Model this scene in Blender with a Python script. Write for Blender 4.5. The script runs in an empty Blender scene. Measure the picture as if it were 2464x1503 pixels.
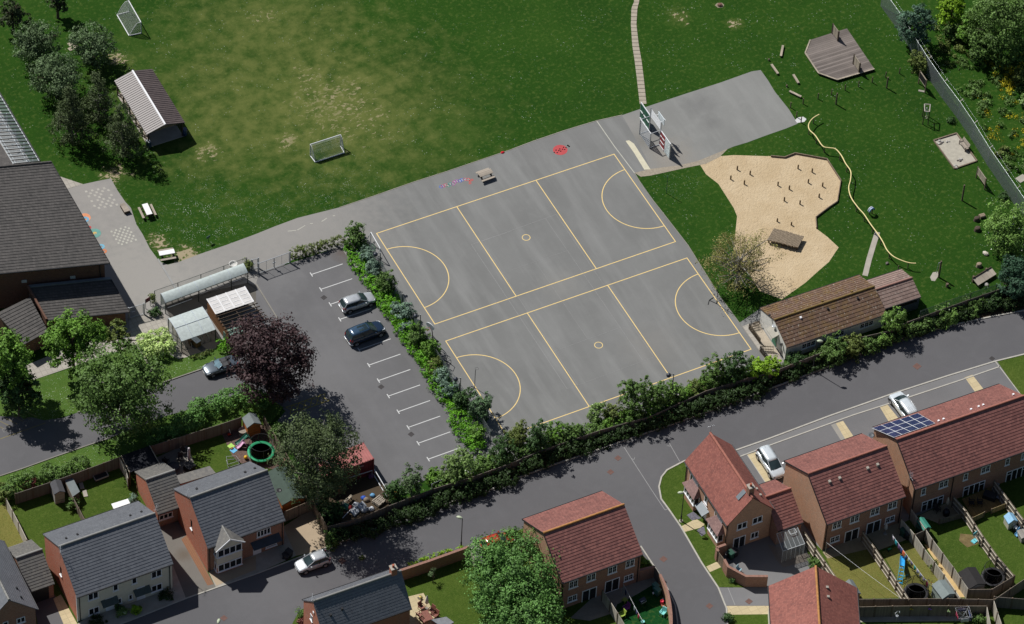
import bpy, math, random
import numpy as np
from mathutils import Vector, Matrix
random.seed(7)
RNG = np.random.default_rng(11)
SC = bpy.context.scene
COL = SC.collection
PI = math.pi
V = Vector

# ------------------------------------------------------------------ camera (solved from the two netball courts, 30.5 x 15.25 m)
CAMP = V((-148.892, -302.093, 359.690))
YAW, PIT, ROL, FPX, DW, DH = 0.505194586, 0.835153395, 0.0577349261, math.exp(9.25013914), 2464, 1503
_f = V((math.sin(YAW)*math.cos(PIT), math.cos(YAW)*math.cos(PIT), -math.sin(PIT)))
_r0 = V((math.cos(YAW), -math.sin(YAW), 0)); _u0 = _r0.cross(_f)
_r = math.cos(ROL)*_r0 + math.sin(ROL)*_u0
_u = -math.sin(ROL)*_r0 + math.cos(ROL)*_u0
cam_d = bpy.data.cameras.new('camera'); cam = bpy.data.objects.new('camera', cam_d); COL.objects.link(cam)
m3 = Matrix((_r, _u, -_f)).transposed()
cam.matrix_world = Matrix.Translation(CAMP) @ m3.to_4x4()
cam_d.sensor_width = 36; cam_d.lens = 36*FPX/DW; cam_d.clip_start = 10; cam_d.clip_end = 4000
SC.camera = cam

# survey points: t names a sheet of the plan ('21' = third column, second row) or is a sheet (ox, oy, scale)
def ray(t, x, y):
    if isinstance(t, str):
        k = 3.0 if t[1] != '2' else 3.0035
        px, py = 616*int(t[0]) + x/k, (0, 501.1, 1002.2)[int(t[1])] + y/k
    else:
        px, py = (t[0]+x/t[2])/1.66234, (t[1]+y/t[2])/1.66234
    return _f + _r*((px-DW/2)/FPX) - _u*((py-DH/2)/FPX)
def g(t, x, y, z=0.0):
    d = ray(t, x, y)
    return CAMP + d*((z-CAMP.z)/d.z)
def gl(t, pts, z=0.0):
    return [g(t, x, y, z) for x, y in pts]

# ------------------------------------------------------------------ mesh builder
class MB:
    def __init__(s): s.v = []; s.f = []; s.sm = []
    def add(s, vs, fs, smooth=False):
        o = len(s.v); s.v += [tuple(p) for p in vs]
        for q in fs: s.f.append([i+o for i in q]); s.sm.append(smooth)
        return s
    def quad(s, a, b, c, d): return s.add([a, b, c, d], [(0, 1, 2, 3)])
    def hexa(s, p):     # 8 points: bottom ring 0-3, top ring 4-7
        return s.add(p, [(3,2,1,0), (4,5,6,7), (0,1,5,4), (1,2,6,5), (2,3,7,6), (3,0,4,7)])
    def box(s, x0, x1, y0, y1, z0, z1):
        return s.hexa([(x0,y0,z0),(x1,y0,z0),(x1,y1,z0),(x0,y1,z0),(x0,y0,z1),(x1,y0,z1),(x1,y1,z1),(x0,y1,z1)])
    def obox(s, c, sx, sy, sz, rz=0):   # oriented box standing on c
        c = V(c); a = V((math.cos(rz), math.sin(rz), 0))*sx/2; b = V((-math.sin(rz), math.cos(rz), 0))*sy/2; u = V((0,0,sz))
        q = [c-a-b, c+a-b, c+a+b, c-a+b]
        return s.hexa(q + [p+u for p in q])
    def prism(s, pts, z0, z1):
        n = len(pts)
        ar = sum(pts[i][0]*pts[(i+1)%n][1]-pts[(i+1)%n][0]*pts[i][1] for i in range(n))
        if ar < 0: pts = pts[::-1]
        vs = [(p[0],p[1],z0) for p in pts] + [(p[0],p[1],z1) for p in pts]
        fs = [tuple(range(n,2*n)), tuple(range(n-1,-1,-1))] + [(i,(i+1)%n,n+(i+1)%n,n+i) for i in range(n)]
        return s.add(vs, fs)
    def sheet(s, pts):
        n = len(pts)
        ar = sum(pts[i][0]*pts[(i+1)%n][1]-pts[(i+1)%n][0]*pts[i][1] for i in range(n))
        if ar < 0: pts = pts[::-1]
        return s.add(pts, [tuple(range(n))])
    def bar(s, p, q, w, h=None, up=(0,0,1)):
        h = h or w; p, q = V(p), V(q); d = (q-p).normalized(); up = V(up)
        if abs(d.dot(up)) > .98: up = V((1,0,0))
        a = d.cross(up).normalized(); b = a.cross(d)
        a *= w/2; b *= h/2
        return s.hexa([p-a-b, p+a-b, q+a-b, q-a-b, p-a+b, p+a+b, q+a+b, q-a+b])
    def tube(s, pts, r, n=8, caps=True):
        pts = [V(p) for p in pts]; k = len(pts); rs = r if isinstance(r, (list, tuple)) else [r]*k
        vs = []; prev = None
        for i, p in enumerate(pts):
            d = (pts[min(i+1,k-1)] - pts[max(i-1,0)]).normalized()
            if prev is None:
                a = d.cross(V((0,0,1)) if abs(d.z) < .9 else V((1,0,0))).normalized()
            else:
                a = (prev - d*prev.dot(d)).normalized()
            prev = a; b = d.cross(a)
            vs += [p + (a*math.cos(2*PI*j/n) + b*math.sin(2*PI*j/n))*rs[i] for j in range(n)]
        fs = [(i*n+j, i*n+(j+1)%n, (i+1)*n+(j+1)%n, (i+1)*n+j) for i in range(k-1) for j in range(n)]
        s.add(vs, fs, True)
        if caps: s.add(vs[:n], [tuple(range(n-1,-1,-1))]); s.add(vs[-n:], [tuple(range(n))])
        return s
    def lathe(s, c, prof, n=20, caps=True):     # prof: (r, z) from bottom to top
        c = V(c); vs = []; k = len(prof)
        for r, z in prof: vs += [c + V((r*math.cos(2*PI*j/n), r*math.sin(2*PI*j/n), z)) for j in range(n)]
        s.add(vs, [(i*n+j, i*n+(j+1)%n, (i+1)*n+(j+1)%n, (i+1)*n+j) for i in range(k-1) for j in range(n)], True)
        if caps and prof[-1][0] > 1e-4: s.add(vs[-n:], [tuple(range(n))])
        if caps and prof[0][0] > 1e-4: s.add(vs[:n], [tuple(range(n-1,-1,-1))])
        return s
    def ring(s, c, r, w, n=40, a0=0, a1=2*PI, z=None):   # flat annulus
        c = V(c); k = n+1
        vs = []
        for i in range(k):
            a = a0+(a1-a0)*i/n
            for rr in (r-w/2, r+w/2): vs.append((c.x+rr*math.cos(a), c.y+rr*math.sin(a), c.z))
        return s.add(vs, [(2*i, 2*i+1, 2*i+3, 2*i+2) for i in range(n)])
    def strip(s, pts, w, z0, z1=None, closed=False):     # ribbon of width w along a polyline; a kerb when z1 is given
        P = [V((p[0],p[1],0)) for p in pts]; n = len(P); L = []; R = []
        for i in range(n):
            if closed: d = P[(i+1)%n]-P[i-1]
            else: d = P[min(i+1,n-1)]-P[max(i-1,0)]
            d.normalize(); nn = V((-d.y, d.x, 0))*w/2
            L.append(P[i]+nn); R.append(P[i]-nn)
        m = n if closed else n-1
        if z1 is None:
            vs = [(p.x,p.y,z0) for p in L] + [(p.x,p.y,z0) for p in R]
            return s.add(vs, [(n+i, n+(i+1)%n, (i+1)%n, i) for i in range(m)])
        vs = [(p.x,p.y,z1) for p in L] + [(p.x,p.y,z1) for p in R] + [(p.x,p.y,z0) for p in L] + [(p.x,p.y,z0) for p in R]
        fs = []
        for i in range(m):
            j = (i+1)%n
            fs += [(n+i,n+j,j,i), (i,j,2*n+j,2*n+i), (n+j,n+i,3*n+i,3*n+j)]
        if not closed: fs += [(0,2*n,3*n,n), (n-1,2*n-1,4*n-1,3*n-1)]
        return s.add(vs, fs)
    def build(s, name, mat, parent=None, loc=None, smooth=None):
        me = bpy.data.meshes.new(name)
        vs = np.array([tuple(p) for p in s.v], dtype=float)
        if loc is not None: vs = vs - np.array(tuple(loc))
        me.from_pydata(vs.tolist(), [], s.f); me.update()
        uvl = me.uv_layers.new(name='UVMap')
        for p in me.polygons:
            nx, ny, nz = p.normal
            if abs(nz) > .995: tx, ty, tz, bx, by, bz = 1,0,0, 0,1,0
            else:
                l = math.hypot(nx, ny) or 1; tx, ty, tz = -ny/l, nx/l, 0
                bx, by, bz = ny*tz-nz*ty, nz*tx-nx*tz, nx*ty-ny*tx
            for li in p.loop_indices:
                c = me.vertices[me.loops[li].vertex_index].co
                uvl.data[li].uv = (c.x*tx+c.y*ty+c.z*tz, c.x*bx+c.y*by+c.z*bz)
        me.polygons.foreach_set('use_smooth', s.sm if smooth is None else [smooth]*len(s.f))
        me.materials.append(mat)
        o = bpy.data.objects.new(name, me); COL.objects.link(o)
        if parent is not None: o.parent = parent
        elif loc is not None: o.location = loc
        return o

def thing(name, label, cat, loc=(0,0,0), rz=0, group=None):
    o = bpy.data.objects.new(name, None); COL.objects.link(o)
    o.empty_display_size = .2
    o.location = loc; o.rotation_euler = (0,0,rz)
    return tag(o, label, cat, group)
def tag(o, label=None, cat=None, group=None, kind=None):
    if label: o['label'] = label
    if cat: o['category'] = cat
    if group: o['group'] = group
    if kind: o['kind'] = kind
    return o
def struct(name, mb, m): return tag(mb.build(name, m), kind='structure')
def kids(o): return [c for c in bpy.data.objects if c.parent == o]
def copy_tree(o, parent=None):
    c = o.copy(); COL.objects.link(c)
    if parent is not None: c.parent = parent
    for k in kids(o): copy_tree(k, c)
    return c
def dup(o, loc, rz, label, group=None):
    c = copy_tree(o); c.location = loc; c.rotation_euler = (0,0,rz); c['label'] = label
    if group: c['group'] = group
    return c
def az(p, q): return math.atan2(q[1]-p[1], q[0]-p[0])
def lerp(a, b, t): return a + (b-a)*t

# ------------------------------------------------------------------ materials
def lin(c):
    return tuple(((v/255)/12.92 if v <= 10.3 else ((v/255+.055)/1.055)**2.4) for v in c)
def rgba(c): return (c[0], c[1], c[2], 1)
MATS = {}
class NT:
    def __init__(s, name, rough=.8, spec=.3, metal=0):
        s.m = bpy.data.materials.new(name); s.m.use_nodes = True
        s.t = s.m.node_tree; s.n = s.t.nodes; s.b = s.n['Principled BSDF']
        s.b.inputs['Roughness'].default_value = rough; s.b.inputs['Specular IOR Level'].default_value = spec
        s.b.inputs['Metallic'].default_value = metal
        s.tc = s.n.new('ShaderNodeTexCoord')
    def new(s, t, **k):
        n = s.n.new('ShaderNode'+t)
        for a, b in k.items(): setattr(n, a, b)
        return n
    def link(s, a, b): s.t.links.new(a, b)
    def setin(s, n, i, v):
        if hasattr(v, 'is_output') or isinstance(v, bpy.types.NodeSocket): s.link(v, n.inputs[i])
        else: n.inputs[i].default_value = v
    def noise(s, scale, detail=3, vec=None, rough=.55, dist=0):
        n = s.new('TexNoise'); n.inputs['Scale'].default_value = scale; n.inputs['Detail'].default_value = detail
        n.inputs['Roughness'].default_value = rough; n.inputs['Distortion'].default_value = dist
        s.link(vec or s.tc.outputs['Object'], n.inputs['Vector']); return n.outputs['Fac']
    def ramp(s, fac, stops):
        n = s.new('ValToRGB'); s.link(fac, n.inputs[0]); e = n.color_ramp.elements
        while len(e) < len(stops): e.new(.5)
        for q, (p, c) in zip(e, stops): q.position = p; q.color = c if len(c) == 4 else rgba(c)
        return n.outputs[0]
    def mapr(s, v, a, b, c=0.0, d=1.0):
        n = s.new('MapRange'); s.link(v, n.inputs[0])
        for i, x in enumerate((a,b,c,d)): n.inputs[i+1].default_value = x
        return n.outputs[0]
    def mix(s, fac, a, b, mode='MIX'):
        n = s.new('Mix', data_type='RGBA', blend_type=mode)
        for i, v in ((0,fac),(6,a),(7,b)):
            if isinstance(v, (tuple, list)): n.inputs[i].default_value = rgba(v)
            elif isinstance(v, (int, float)): n.inputs[i].default_value = v
            else: s.link(v, n.inputs[i])
        return n.outputs[2]
    def math(s, op, a, b=0.0):
        n = s.new('Math', operation=op); s.setin(n,0,a); s.setin(n,1,b); return n.outputs[0]
    def scaled(s, sx, sy, sz, src='Object', rot=0):
        n = s.new('Mapping'); s.link(s.tc.outputs[src], n.inputs[0]); n.inputs['Scale'].default_value = (sx,sy,sz)
        n.inputs['Rotation'].default_value = (0,0,rot); return n.outputs[0]
    def bump(s, h, strength=.4, dist=.02):
        n = s.new('Bump'); n.inputs['Strength'].default_value = strength; n.inputs['Distance'].default_value = dist
        s.link(h, n.inputs['Height']); s.link(n.outputs[0], s.b.inputs['Normal'])
    def out(s, col):
        if isinstance(col, (tuple, list)): s.b.inputs['Base Color'].default_value = rgba(col)
        else: s.link(col, s.b.inputs['Base Color'])
        return s.m
def plain(name, col, rough=.7, spec=.3, metal=0, var=.12, scale=2.0):
    """painted / plain surface with slight blotchy wear"""
    k = (name,)
    if k in MATS: return MATS[k]
    t = NT(name, rough, spec, metal)
    n1 = t.noise(scale, 4); n2 = t.noise(scale*14, 2)
    a = tuple(c*(1-var) for c in col); b = tuple(min(1,c*(1+var)) for c in col)
    c = t.mix(t.mapr(n1,.3,.7), a, b)
    c = t.mix(t.mapr(n2,.35,.75,0,.5), c, tuple(x*(1-var*1.5) for x in col))
    MATS[k] = t.out(c); return MATS[k]
def asphalt(name, col, patch=.12, streak=0.0, spots=(), light=None):
    t = NT(name, .9, .2)
    c = t.mix(t.mapr(t.noise(.11,5,rough=.6),.3,.7), tuple(x*(1-patch) for x in col), tuple(x*(1+patch) for x in col))
    c = t.mix(t.mapr(t.noise(.55,4,dist=.8),.5,.8,0,.35), c, tuple(x*1.28 for x in col))
    if streak:
        s1 = t.noise(1.0,4,t.scaled(.55,.07,1,rot=.12)); c = t.mix(t.mapr(s1,.48,.72,0,streak), c, light or tuple(x*1.45 for x in col))
        s2 = t.noise(1.0,3,t.scaled(.4,.09,1,rot=.2)); c = t.mix(t.mapr(s2,.5,.75,0,streak*.8), c, tuple(x*.78 for x in col))
    for (p, r, cc, amt) in spots:
        d = t.new('VectorMath', operation='DISTANCE'); t.link(t.tc.outputs['Object'], d.inputs[0]); d.inputs[1].default_value = tuple(p)
        w = t.math('ADD', d.outputs['Value'], t.math('MULTIPLY', t.noise(1.1,4), -r*.9))
        c = t.mix(t.mapr(w, r*.6, r*-.3, 0, amt), c, cc)
    g1 = t.noise(38,2); g2 = t.noise(9,3)
    c = t.mix(t.mapr(g1,.3,.7,0,.3), c, tuple(x*.7 for x in col)); c = t.mix(t.mapr(g2,.55,.8,0,.35), c, tuple(x*1.25 for x in col))
    t.bump(g1,.25,.01)
    return t.out(c)
def grass(name, dark, mid, light, spots=(), daisies=0.0, worn=.25, dspots=(), soil=lin((150,138,112))):
    t = NT(name, .95, .1)
    big = t.noise(.07,5,rough=.6); med = t.noise(.6,5,rough=.65); fine = t.noise(6,4,rough=.7); vf = t.noise(22,2)
    c = t.ramp(big, [(.28,dark),(.5,mid),(.74,light)])
    c = t.mix(t.mapr(med,.35,.75,0,.55), c, t.mix(.5,mid,light)); c = t.mix(t.mapr(med,.5,.2,0,.5), c, dark)
    c = t.mix(t.mapr(fine,.38,.7,0,.7), c, tuple(x*.55 for x in mid)); c = t.mix(t.mapr(vf,.45,.75,0,.6), c, tuple(x*1.7 for x in light)); c = t.mix(t.mapr(t.noise(2.2,4),.52,.75,0,.5), c, al(96,110,52))
    dry = al(104,110,58)
    for (p, r, amt, thr) in spots:      # worn ground: straw-coloured haze with bare specks
        d = t.new('VectorMath', operation='DISTANCE'); t.link(t.tc.outputs['Object'], d.inputs[0]); d.inputs[1].default_value = tuple(p)
        wd = t.math('ADD', d.outputs['Value'], t.math('MULTIPLY', t.math('SUBTRACT', t.noise(.5,4), .5), r*1.6))
        mk = t.math('MULTIPLY', t.mapr(wd, r, r*.2), amt)
        c = t.mix(t.math('MULTIPLY', mk, t.mapr(med,.35,.65,.15,.6)), c, dry)
        sp = t.math('ADD', t.noise(1.6,5,t.scaled(1,1.5,1),rough=.62,dist=.6), t.math('MULTIPLY', mk, .18))
        c = t.mix(t.math('MULTIPLY', t.mapr(sp, thr, thr+.06), t.mapr(mk, .05, .4)), c, soil)
    if daisies or dspots:
        vo = t.new('TexVoronoi'); vo.inputs['Scale'].default_value = 2.6; t.link(t.tc.outputs['Object'], vo.inputs['Vector'])
        dot = t.math('MULTIPLY', t.math('LESS_THAN', vo.outputs['Distance'], .14), t.mapr(t.noise(.35,4),.5-.0,.62,0,1))
        vo2 = t.new('TexVoronoi'); vo2.inputs['Scale'].default_value = 6.5; t.link(t.tc.outputs['Object'], vo2.inputs['Vector'])
        dot2 = t.math('MULTIPLY', t.math('LESS_THAN', vo2.outputs['Distance'], .2), t.mapr(t.noise(.9,4),.46,.6,0,1))
        acc = t.math('MULTIPLY', dot, daisies)
        for p, r, amt in dspots:
            d = t.new('VectorMath', operation='DISTANCE'); t.link(t.tc.outputs['Object'], d.inputs[0]); d.inputs[1].default_value = tuple(p)
            acc = t.math('MAXIMUM', acc, t.math('MULTIPLY', dot2, t.mapr(d.outputs['Value'], r, r*.4, 0, amt)))
        c = t.mix(acc, c, (.55,.58,.5))
    t.bump(t.math('ADD', fine, t.math('MULTIPLY', vf, .6)), .55, .06)
    return t.out(c)
def brickwall(name, col, mortar, var=.25, w=.225, h=.075):
    t = NT(name, .9, .15)
    b = t.new('TexBrick'); t.link(t.tc.outputs['UV'], b.inputs['Vector'])
    b.inputs['Scale'].default_value = 1; b.inputs['Brick Width'].default_value = w; b.inputs['Row Height'].default_value = h
    b.inputs['Mortar Size'].default_value = .01; b.inputs['Bias'].default_value = 0
    b.inputs['Color1'].default_value = rgba(tuple(x*(1-var) for x in col)); b.inputs['Color2'].default_value = rgba(tuple(x*(1+var) for x in col))
    b.inputs['Mortar'].default_value = rgba(mortar)
    c = t.mix(t.mapr(t.noise(7,3),.4,.75,0,.45), b.outputs['Color'], tuple(x*.62 for x in col))
    c = t.mix(t.mapr(t.noise(.6,4),.35,.7,0,.35), c, tuple(x*1.2 for x in col))
    return t.out(c)
def tileroof(name, c1, c2, dark, w=.33, h=.33, moss=None, mossamt=0, lichen=0, joint=.4, spec=.25, rough=.75):
    t = NT(name, rough, spec)
    b = t.new('TexBrick'); t.link(t.tc.outputs['UV'], b.inputs['Vector'])
    b.inputs['Scale'].default_value = 1; b.inputs['Brick Width'].default_value = w; b.inputs['Row Height'].default_value = h
    b.inputs['Mortar Size'].default_value = .012; b.inputs['Bias'].default_value = -.1
    b.inputs['Color1'].default_value = rgba(c1); b.inputs['Color2'].default_value = rgba(c2)
    b.inputs['Mortar'].default_value = rgba(tuple(lerp(x,y,joint) for x, y in zip(c1,dark)))
    c = b.outputs['Color']
    c = t.mix(t.mapr(t.noise(1.0,3,t.scaled(3.2,1.2,1,'UV')),.5,.75,0,.6), c, dark)
    c = t.mix(t.mapr(t.noise(.35,4),.35,.7,0,.3), c, tuple(x*1.18 for x in c2))
    c = t.mix(t.mapr(t.noise(16,3),.45,.8,0,.35), c, tuple(x*.6 for x in c1))
    if moss: c = t.mix(t.mapr(t.noise(.8,6,rough=.7),.52-mossamt*.2,.68,0,.75), c, moss)
    if lichen:
        n = t.noise(1.0,3,t.scaled(7,2.2,1,'UV')); c = t.mix(t.mapr(n,.6,.68,0,lichen), c, lin((178,172,160)))
    t.bump(t.noise(9,3),.2,.02)
    return t.out(c)
def wood(name, col, board=.14, axis=0, gap=.25, src='UV', var=.25, rot=0):
    """weathered boards: seams every `board` metres across axis 0 (u) or 1 (v)"""
    t = NT(name, .85, .15)
    sp = t.new('SeparateXYZ'); t.link(t.scaled(1,1,1,src,rot), sp.inputs[0])
    u = sp.outputs[axis]
    fr = t.math('FRACT', t.math('MULTIPLY', u, 1/board)); idn = t.math('FLOOR', t.math('MULTIPLY', u, 1/board))
    wn = t.new('TexWhiteNoise', noise_dimensions='1D'); t.link(idn, wn.inputs['W'])
    c = t.mix(wn.outputs['Value'], tuple(x*(1-var) for x in col), tuple(x*(1+var) for x in col))
    st = t.noise(1.0,4,t.scaled(*( (14,1.2,4) if axis == 0 else (1.2,14,4) ),src,rot)); c = t.mix(t.mapr(st,.4,.75,0,.45), c, tuple(x*.6 for x in col))
    c = t.mix(t.mapr(t.noise(.5,4),.4,.7,0,.4), c, tuple(x*1.25 for x in col))
    c = t.mix(t.math('MULTIPLY', t.math('LESS_THAN', fr, .09), gap*2.4), c, tuple(x*.25 for x in col))
    return t.out(c)
def leafmat(name, dark, mid, light, trans=.16, flower=None, famt=0):
    t = NT(name, .6, .25)
    at = t.new('Attribute', attribute_name='rnd')
    c = t.ramp(at.outputs['Fac'], [(0,dark),(.5,mid),(.93,light)] + ([(1-famt-.001,light),(1-famt,flower)] if flower else []))
    c = t.mix(t.mapr(t.noise(.9,2),.35,.7,0,.35), c, tuple(x*.72 for x in mid)) if not flower else c
    t.out(c)
    tr = t.new('BsdfTranslucent'); t.link(c, tr.inputs[0]); mx = t.new('MixShader'); mx.inputs[0].default_value = trans
    t.link(t.b.outputs[0], mx.inputs[1]); t.link(tr.outputs[0], mx.inputs[2]); t.link(mx.outputs[0], t.n['Material Output'].inputs[0])
    return t.m
def meshmat(name, col, alpha, rough=.6, metal=0, pitch=0):
    """wire mesh / netting / thin clear sheet: partly open"""
    t = NT(name, rough, .4, metal); t.out(t.mix(t.mapr(t.noise(3,3),.3,.7), col, tuple(x*.8 for x in col)))
    tr = t.new('BsdfTransparent'); mx = t.new('MixShader')
    a = alpha
    if pitch:
        sp = t.new('SeparateXYZ'); t.link(t.scaled(1,1,1,'UV',PI/4), sp.inputs[0])
        w1 = t.math('LESS_THAN', t.math('FRACT', t.math('MULTIPLY', sp.outputs[0], 1/pitch)), alpha)
        w2 = t.math('LESS_THAN', t.math('FRACT', t.math('MULTIPLY', sp.outputs[1], 1/pitch)), alpha)
        a = t.math('MAXIMUM', w1, w2)
    t.setin(mx, 0, a); t.link(tr.outputs[0], mx.inputs[1]); t.link(t.b.outputs[0], mx.inputs[2])
    t.link(mx.outputs[0], t.n['Material Output'].inputs[0])
    return t.m
def paint(name, col, coat=.5, rough=.35, metal=.0):
    if (name,) in MATS: return MATS[(name,)]
    t = NT(name, rough, .5, metal); t.b.inputs['Coat Weight'].default_value = coat; t.b.inputs['Coat Roughness'].default_value = .06
    c = t.mix(t.mapr(t.noise(3,3),.3,.7), col, tuple(x*.9 for x in col))
    MATS[(name,)] = t.out(c); return MATS[(name,)]
def glassmat(name, col, rough=.08):
    t = NT(name, rough, .6); t.out(t.mix(t.mapr(t.noise(.8,2),.4,.6), col, tuple(x*1.6 for x in col))); return t.m

# ------------------------------------------------------------------ foliage: thousands of leaf sprays gathered in clumps over several lobes
def leaves(name, mat, lobes, n, size, parent, clump=.45, spread=.33, seed=1, up=.35, fill=.35, droop=0.0, pk=34):
    r = np.random.default_rng(seed)
    L = np.array(lobes, float)
    area = L[:,3]*L[:,4] + L[:,3]*L[:,5] + L[:,4]*L[:,5]
    nc = max(5, int(n/pk)); li = r.choice(len(L), nc, p=area/area.sum())
    d = r.normal(size=(nc,3)); d[:,2] += .25; d /= np.linalg.norm(d,axis=1)[:,None]
    rad = 1 - fill*r.random(nc)**1.6 + clump*.25*r.normal(size=nc).clip(-1.5,1.5)*.5
    cc = L[li,:3] + d*L[li,3:]*rad[:,None]
    cs = .6 + .8*r.random(nc); ctone = r.random(nc)
    k = r.integers(0, nc, n)
    off = r.normal(size=(n,3)); off /= np.linalg.norm(off,axis=1)[:,None]; off *= (r.random(n)**.45)[:,None]
    P = cc[k] + off*(spread*cs[k])[:,None]*np.array([1,1,.75])
    P[:,2] -= droop*r.random(n)*spread*2
    P[:,2] = np.maximum(P[:,2], .03)
    N = d[k]*.6 + off*.7 + r.normal(size=(n,3))*.45; N[:,2] += up; N /= np.linalg.norm(N,axis=1)[:,None]
    A = np.cross(N, r.normal(size=(n,3))); A /= np.linalg.norm(A,axis=1)[:,None]; B = np.cross(N, A)
    s = (size*(.55 + .9*r.random(n)))[:,None]
    bend = N*s*.18
    vs = np.stack([P-A*s*.5, P-B*s*.33+bend, P+A*s*.5, P+B*s*.33+bend], 1).reshape(-1,3)
    me = bpy.data.meshes.new(name)
    me.vertices.add(4*n); me.vertices.foreach_set('co', vs.ravel())
    me.loops.add(4*n); me.loops.foreach_set('vertex_index', np.arange(4*n, dtype=np.int32))
    me.polygons.add(n); me.polygons.foreach_set('loop_start', np.arange(0,4*n,4, dtype=np.int32)); me.polygons.foreach_set('loop_total', np.full(n,4,dtype=np.int32))
    at = me.attributes.new('rnd','FLOAT','FACE'); at.data.foreach_set('value', (ctone[k]*.55 + r.random(n)*.45).astype(np.float32))
    me.update(); me.validate(); me.materials.append(mat)
    o = bpy.data.objects.new(name, me); COL.objects.link(o)
    if parent is not None: o.parent = parent
    return o
def crownlobes(R, H, z0, k, seed, cone=0.0):
    """irregular crown of lobes: radius R, height H from z0"""
    r = random.Random(seed); out = []
    for i in range(k):
        t = (i+.5)/k; a = i*2.4 + r.uniform(-.4,.4)
        prof = (1-t)**(.9*cone) * (math.sin(PI*min(.98,max(.1,t*.8+.17)))**.6 if cone < .5 else 1) if cone else math.sin(PI*(.15+.75*t))**.7
        rr = R*prof*(r.uniform(.35,.62) if not cone else r.uniform(.6,.8)); q = R*prof - rr*.9
        s = rr*r.uniform(.85,1.15)
        out.append((q*math.cos(a), q*math.sin(a), z0+H*t*.86+rr*.35, s, s, s*r.uniform(.65,.95)))
    if cone > .7:       # narrow spire: whorls that shrink towards the tip
        out = []
        for i in range(k):
            t = i/(k-1); rr = R*(.16+.62*(1-t)**.85); a = i*2.4+r.uniform(-.3,.3); q = R*.3*(1-t)*r.uniform(.6,1.1)
            out.append((q*math.cos(a), q*math.sin(a), z0+H*(.12+.86*t), rr, rr, max(.45,H/k*1.1)))
        return out
    out.append((0,0,z0+H*.45,R*.6*(1-.35*cone),R*.6*(1-.35*cone),H*.44))
    return out
def tree(name, label, cat, p, R, H, z0, leaf, bark, n, size=.26, k=11, seed=1, cone=0.0, group=None, limbs=6, trunk_r=.16, droop=0.0, spread=None, fill=.3, stretch=None, pk=42):
    t = thing(name, label, cat, (p[0],p[1],0), 0, group)
    lb = crownlobes(R, H-z0, z0, k, seed, cone)
    if stretch: lb = [(a*stretch[0],b*stretch[1],c,d*stretch[0],e*stretch[1],f) for a,b,c,d,e,f in lb]
    leaves('crown', leaf, lb, n, size, t, seed=seed, spread=spread or max(.25, R*.155), droop=droop, fill=fill, pk=pk)
    mb = MB(); r = random.Random(seed); top = z0+(H-z0)*.55
    mb.tube([(0,0,-.05),(.04,.02,top*.35),(-.03,.05,top*.7),(.02,0,top)], [trunk_r*1.25,trunk_r,trunk_r*.8,trunk_r*.4], 8)
    for i in range(limbs):
        a = i*2.39+r.uniform(-.3,.3); h0 = lerp(z0*.85+.2, top, (i+.3)/limbs); ln = R*r.uniform(.55,.85)*(1-.5*cone*(i/limbs))
        mb.tube([(0,0,h0),(math.cos(a)*ln*.5,math.sin(a)*ln*.5,h0+ln*.35),(math.cos(a)*ln,math.sin(a)*ln,h0+ln*.6)], [trunk_r*.5,trunk_r*.3,trunk_r*.1], 6)
    mb.build('trunk', bark, t)
    return t
def bush(name, label, cat, p, rx, ry, h, leaf, n, size=.2, k=7, seed=1, rz=0, group=None, bark=None, spread=.25, fill=.4, boxy=False):
    t = thing(name, label, cat, (p[0],p[1],0), rz, group)
    r = random.Random(seed); lb = []
    if boxy:
        nx = max(1,int(rx/.45)); ny = max(1,int(ry/.45))
        for i in range(nx):
            for j in range(ny):
                lb.append((lerp(-rx,rx,(i+.5)/nx), lerp(-ry,ry,(j+.5)/ny), h*.5, rx/nx*1.2, ry/ny*1.2, h*.5*r.uniform(.92,1.08)))
    else:
        for i in range(k):
            a = i*2.4+r.uniform(-.4,.4); q = math.sqrt((i+.4)/k)*.62; s = r.uniform(.34,.55)
            zz = h*r.uniform(.32,.68)*(1-.35*q)
            lb.append((rx*q*math.cos(a), ry*q*math.sin(a), zz, rx*s, ry*s, min(h*s*1.15, h-zz)))
        lb.append((0,0,h*.35,rx*.75,ry*.75,h*.38))
    leaves('foliage', leaf, lb, n, size, t, seed=seed, spread=spread, fill=.12 if boxy else fill, pk=16 if boxy else 26, clump=.1 if boxy else .45)
    if bark:
        mb = MB()
        for i in range(4):
            a = i*1.6+.4; mb.tube([(.05*math.cos(a),.05*math.sin(a),0),(rx*.3*math.cos(a),ry*.3*math.sin(a),h*.4),(rx*.55*math.cos(a),ry*.55*math.sin(a),h*.75)], [.045,.03,.012], 6)
        mb.build('stems', bark, t)
    return t
def hedgerow(name, label, pts, w, h, leaf, dens, size=.2, seed=1, group=None, cat='hedge', wob=.18, spread=.25):
    """a hedge that follows a line; dens = leaf sprays per metre"""
    P = [V((p[0],p[1],0)) for p in pts]; o = P[0].copy(); t = thing(name, label, cat, (o.x,o.y,0), 0, group)
    r = random.Random(seed); lb = []; L = 0
    for a, b in zip(P, P[1:]):
        d = (b-a); l = d.length; L += l; k = max(1, int(l/(w*.55)))
        nn = V((-d.y,d.x,0)).normalized()
        for i in range(k):
            q = a + d*((i+.5)/k) + nn*r.uniform(-wob,wob)*w - o; hh = h*r.uniform(1-wob*1.4,1+wob*1.4); ww = w*.5*r.uniform(.85,1.2)
            lb.append((q.x,q.y,hh*.48,max(ww,l/k*.6),max(ww,l/k*.6),hh*.52))
    leaves('foliage', leaf, lb, int(L*dens), size, t, seed=seed, spread=spread, fill=.2, pk=15)
    return t
def al(r, g_, b, k=1.15): return tuple(c/k for c in lin((r, g_, b)))
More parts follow.
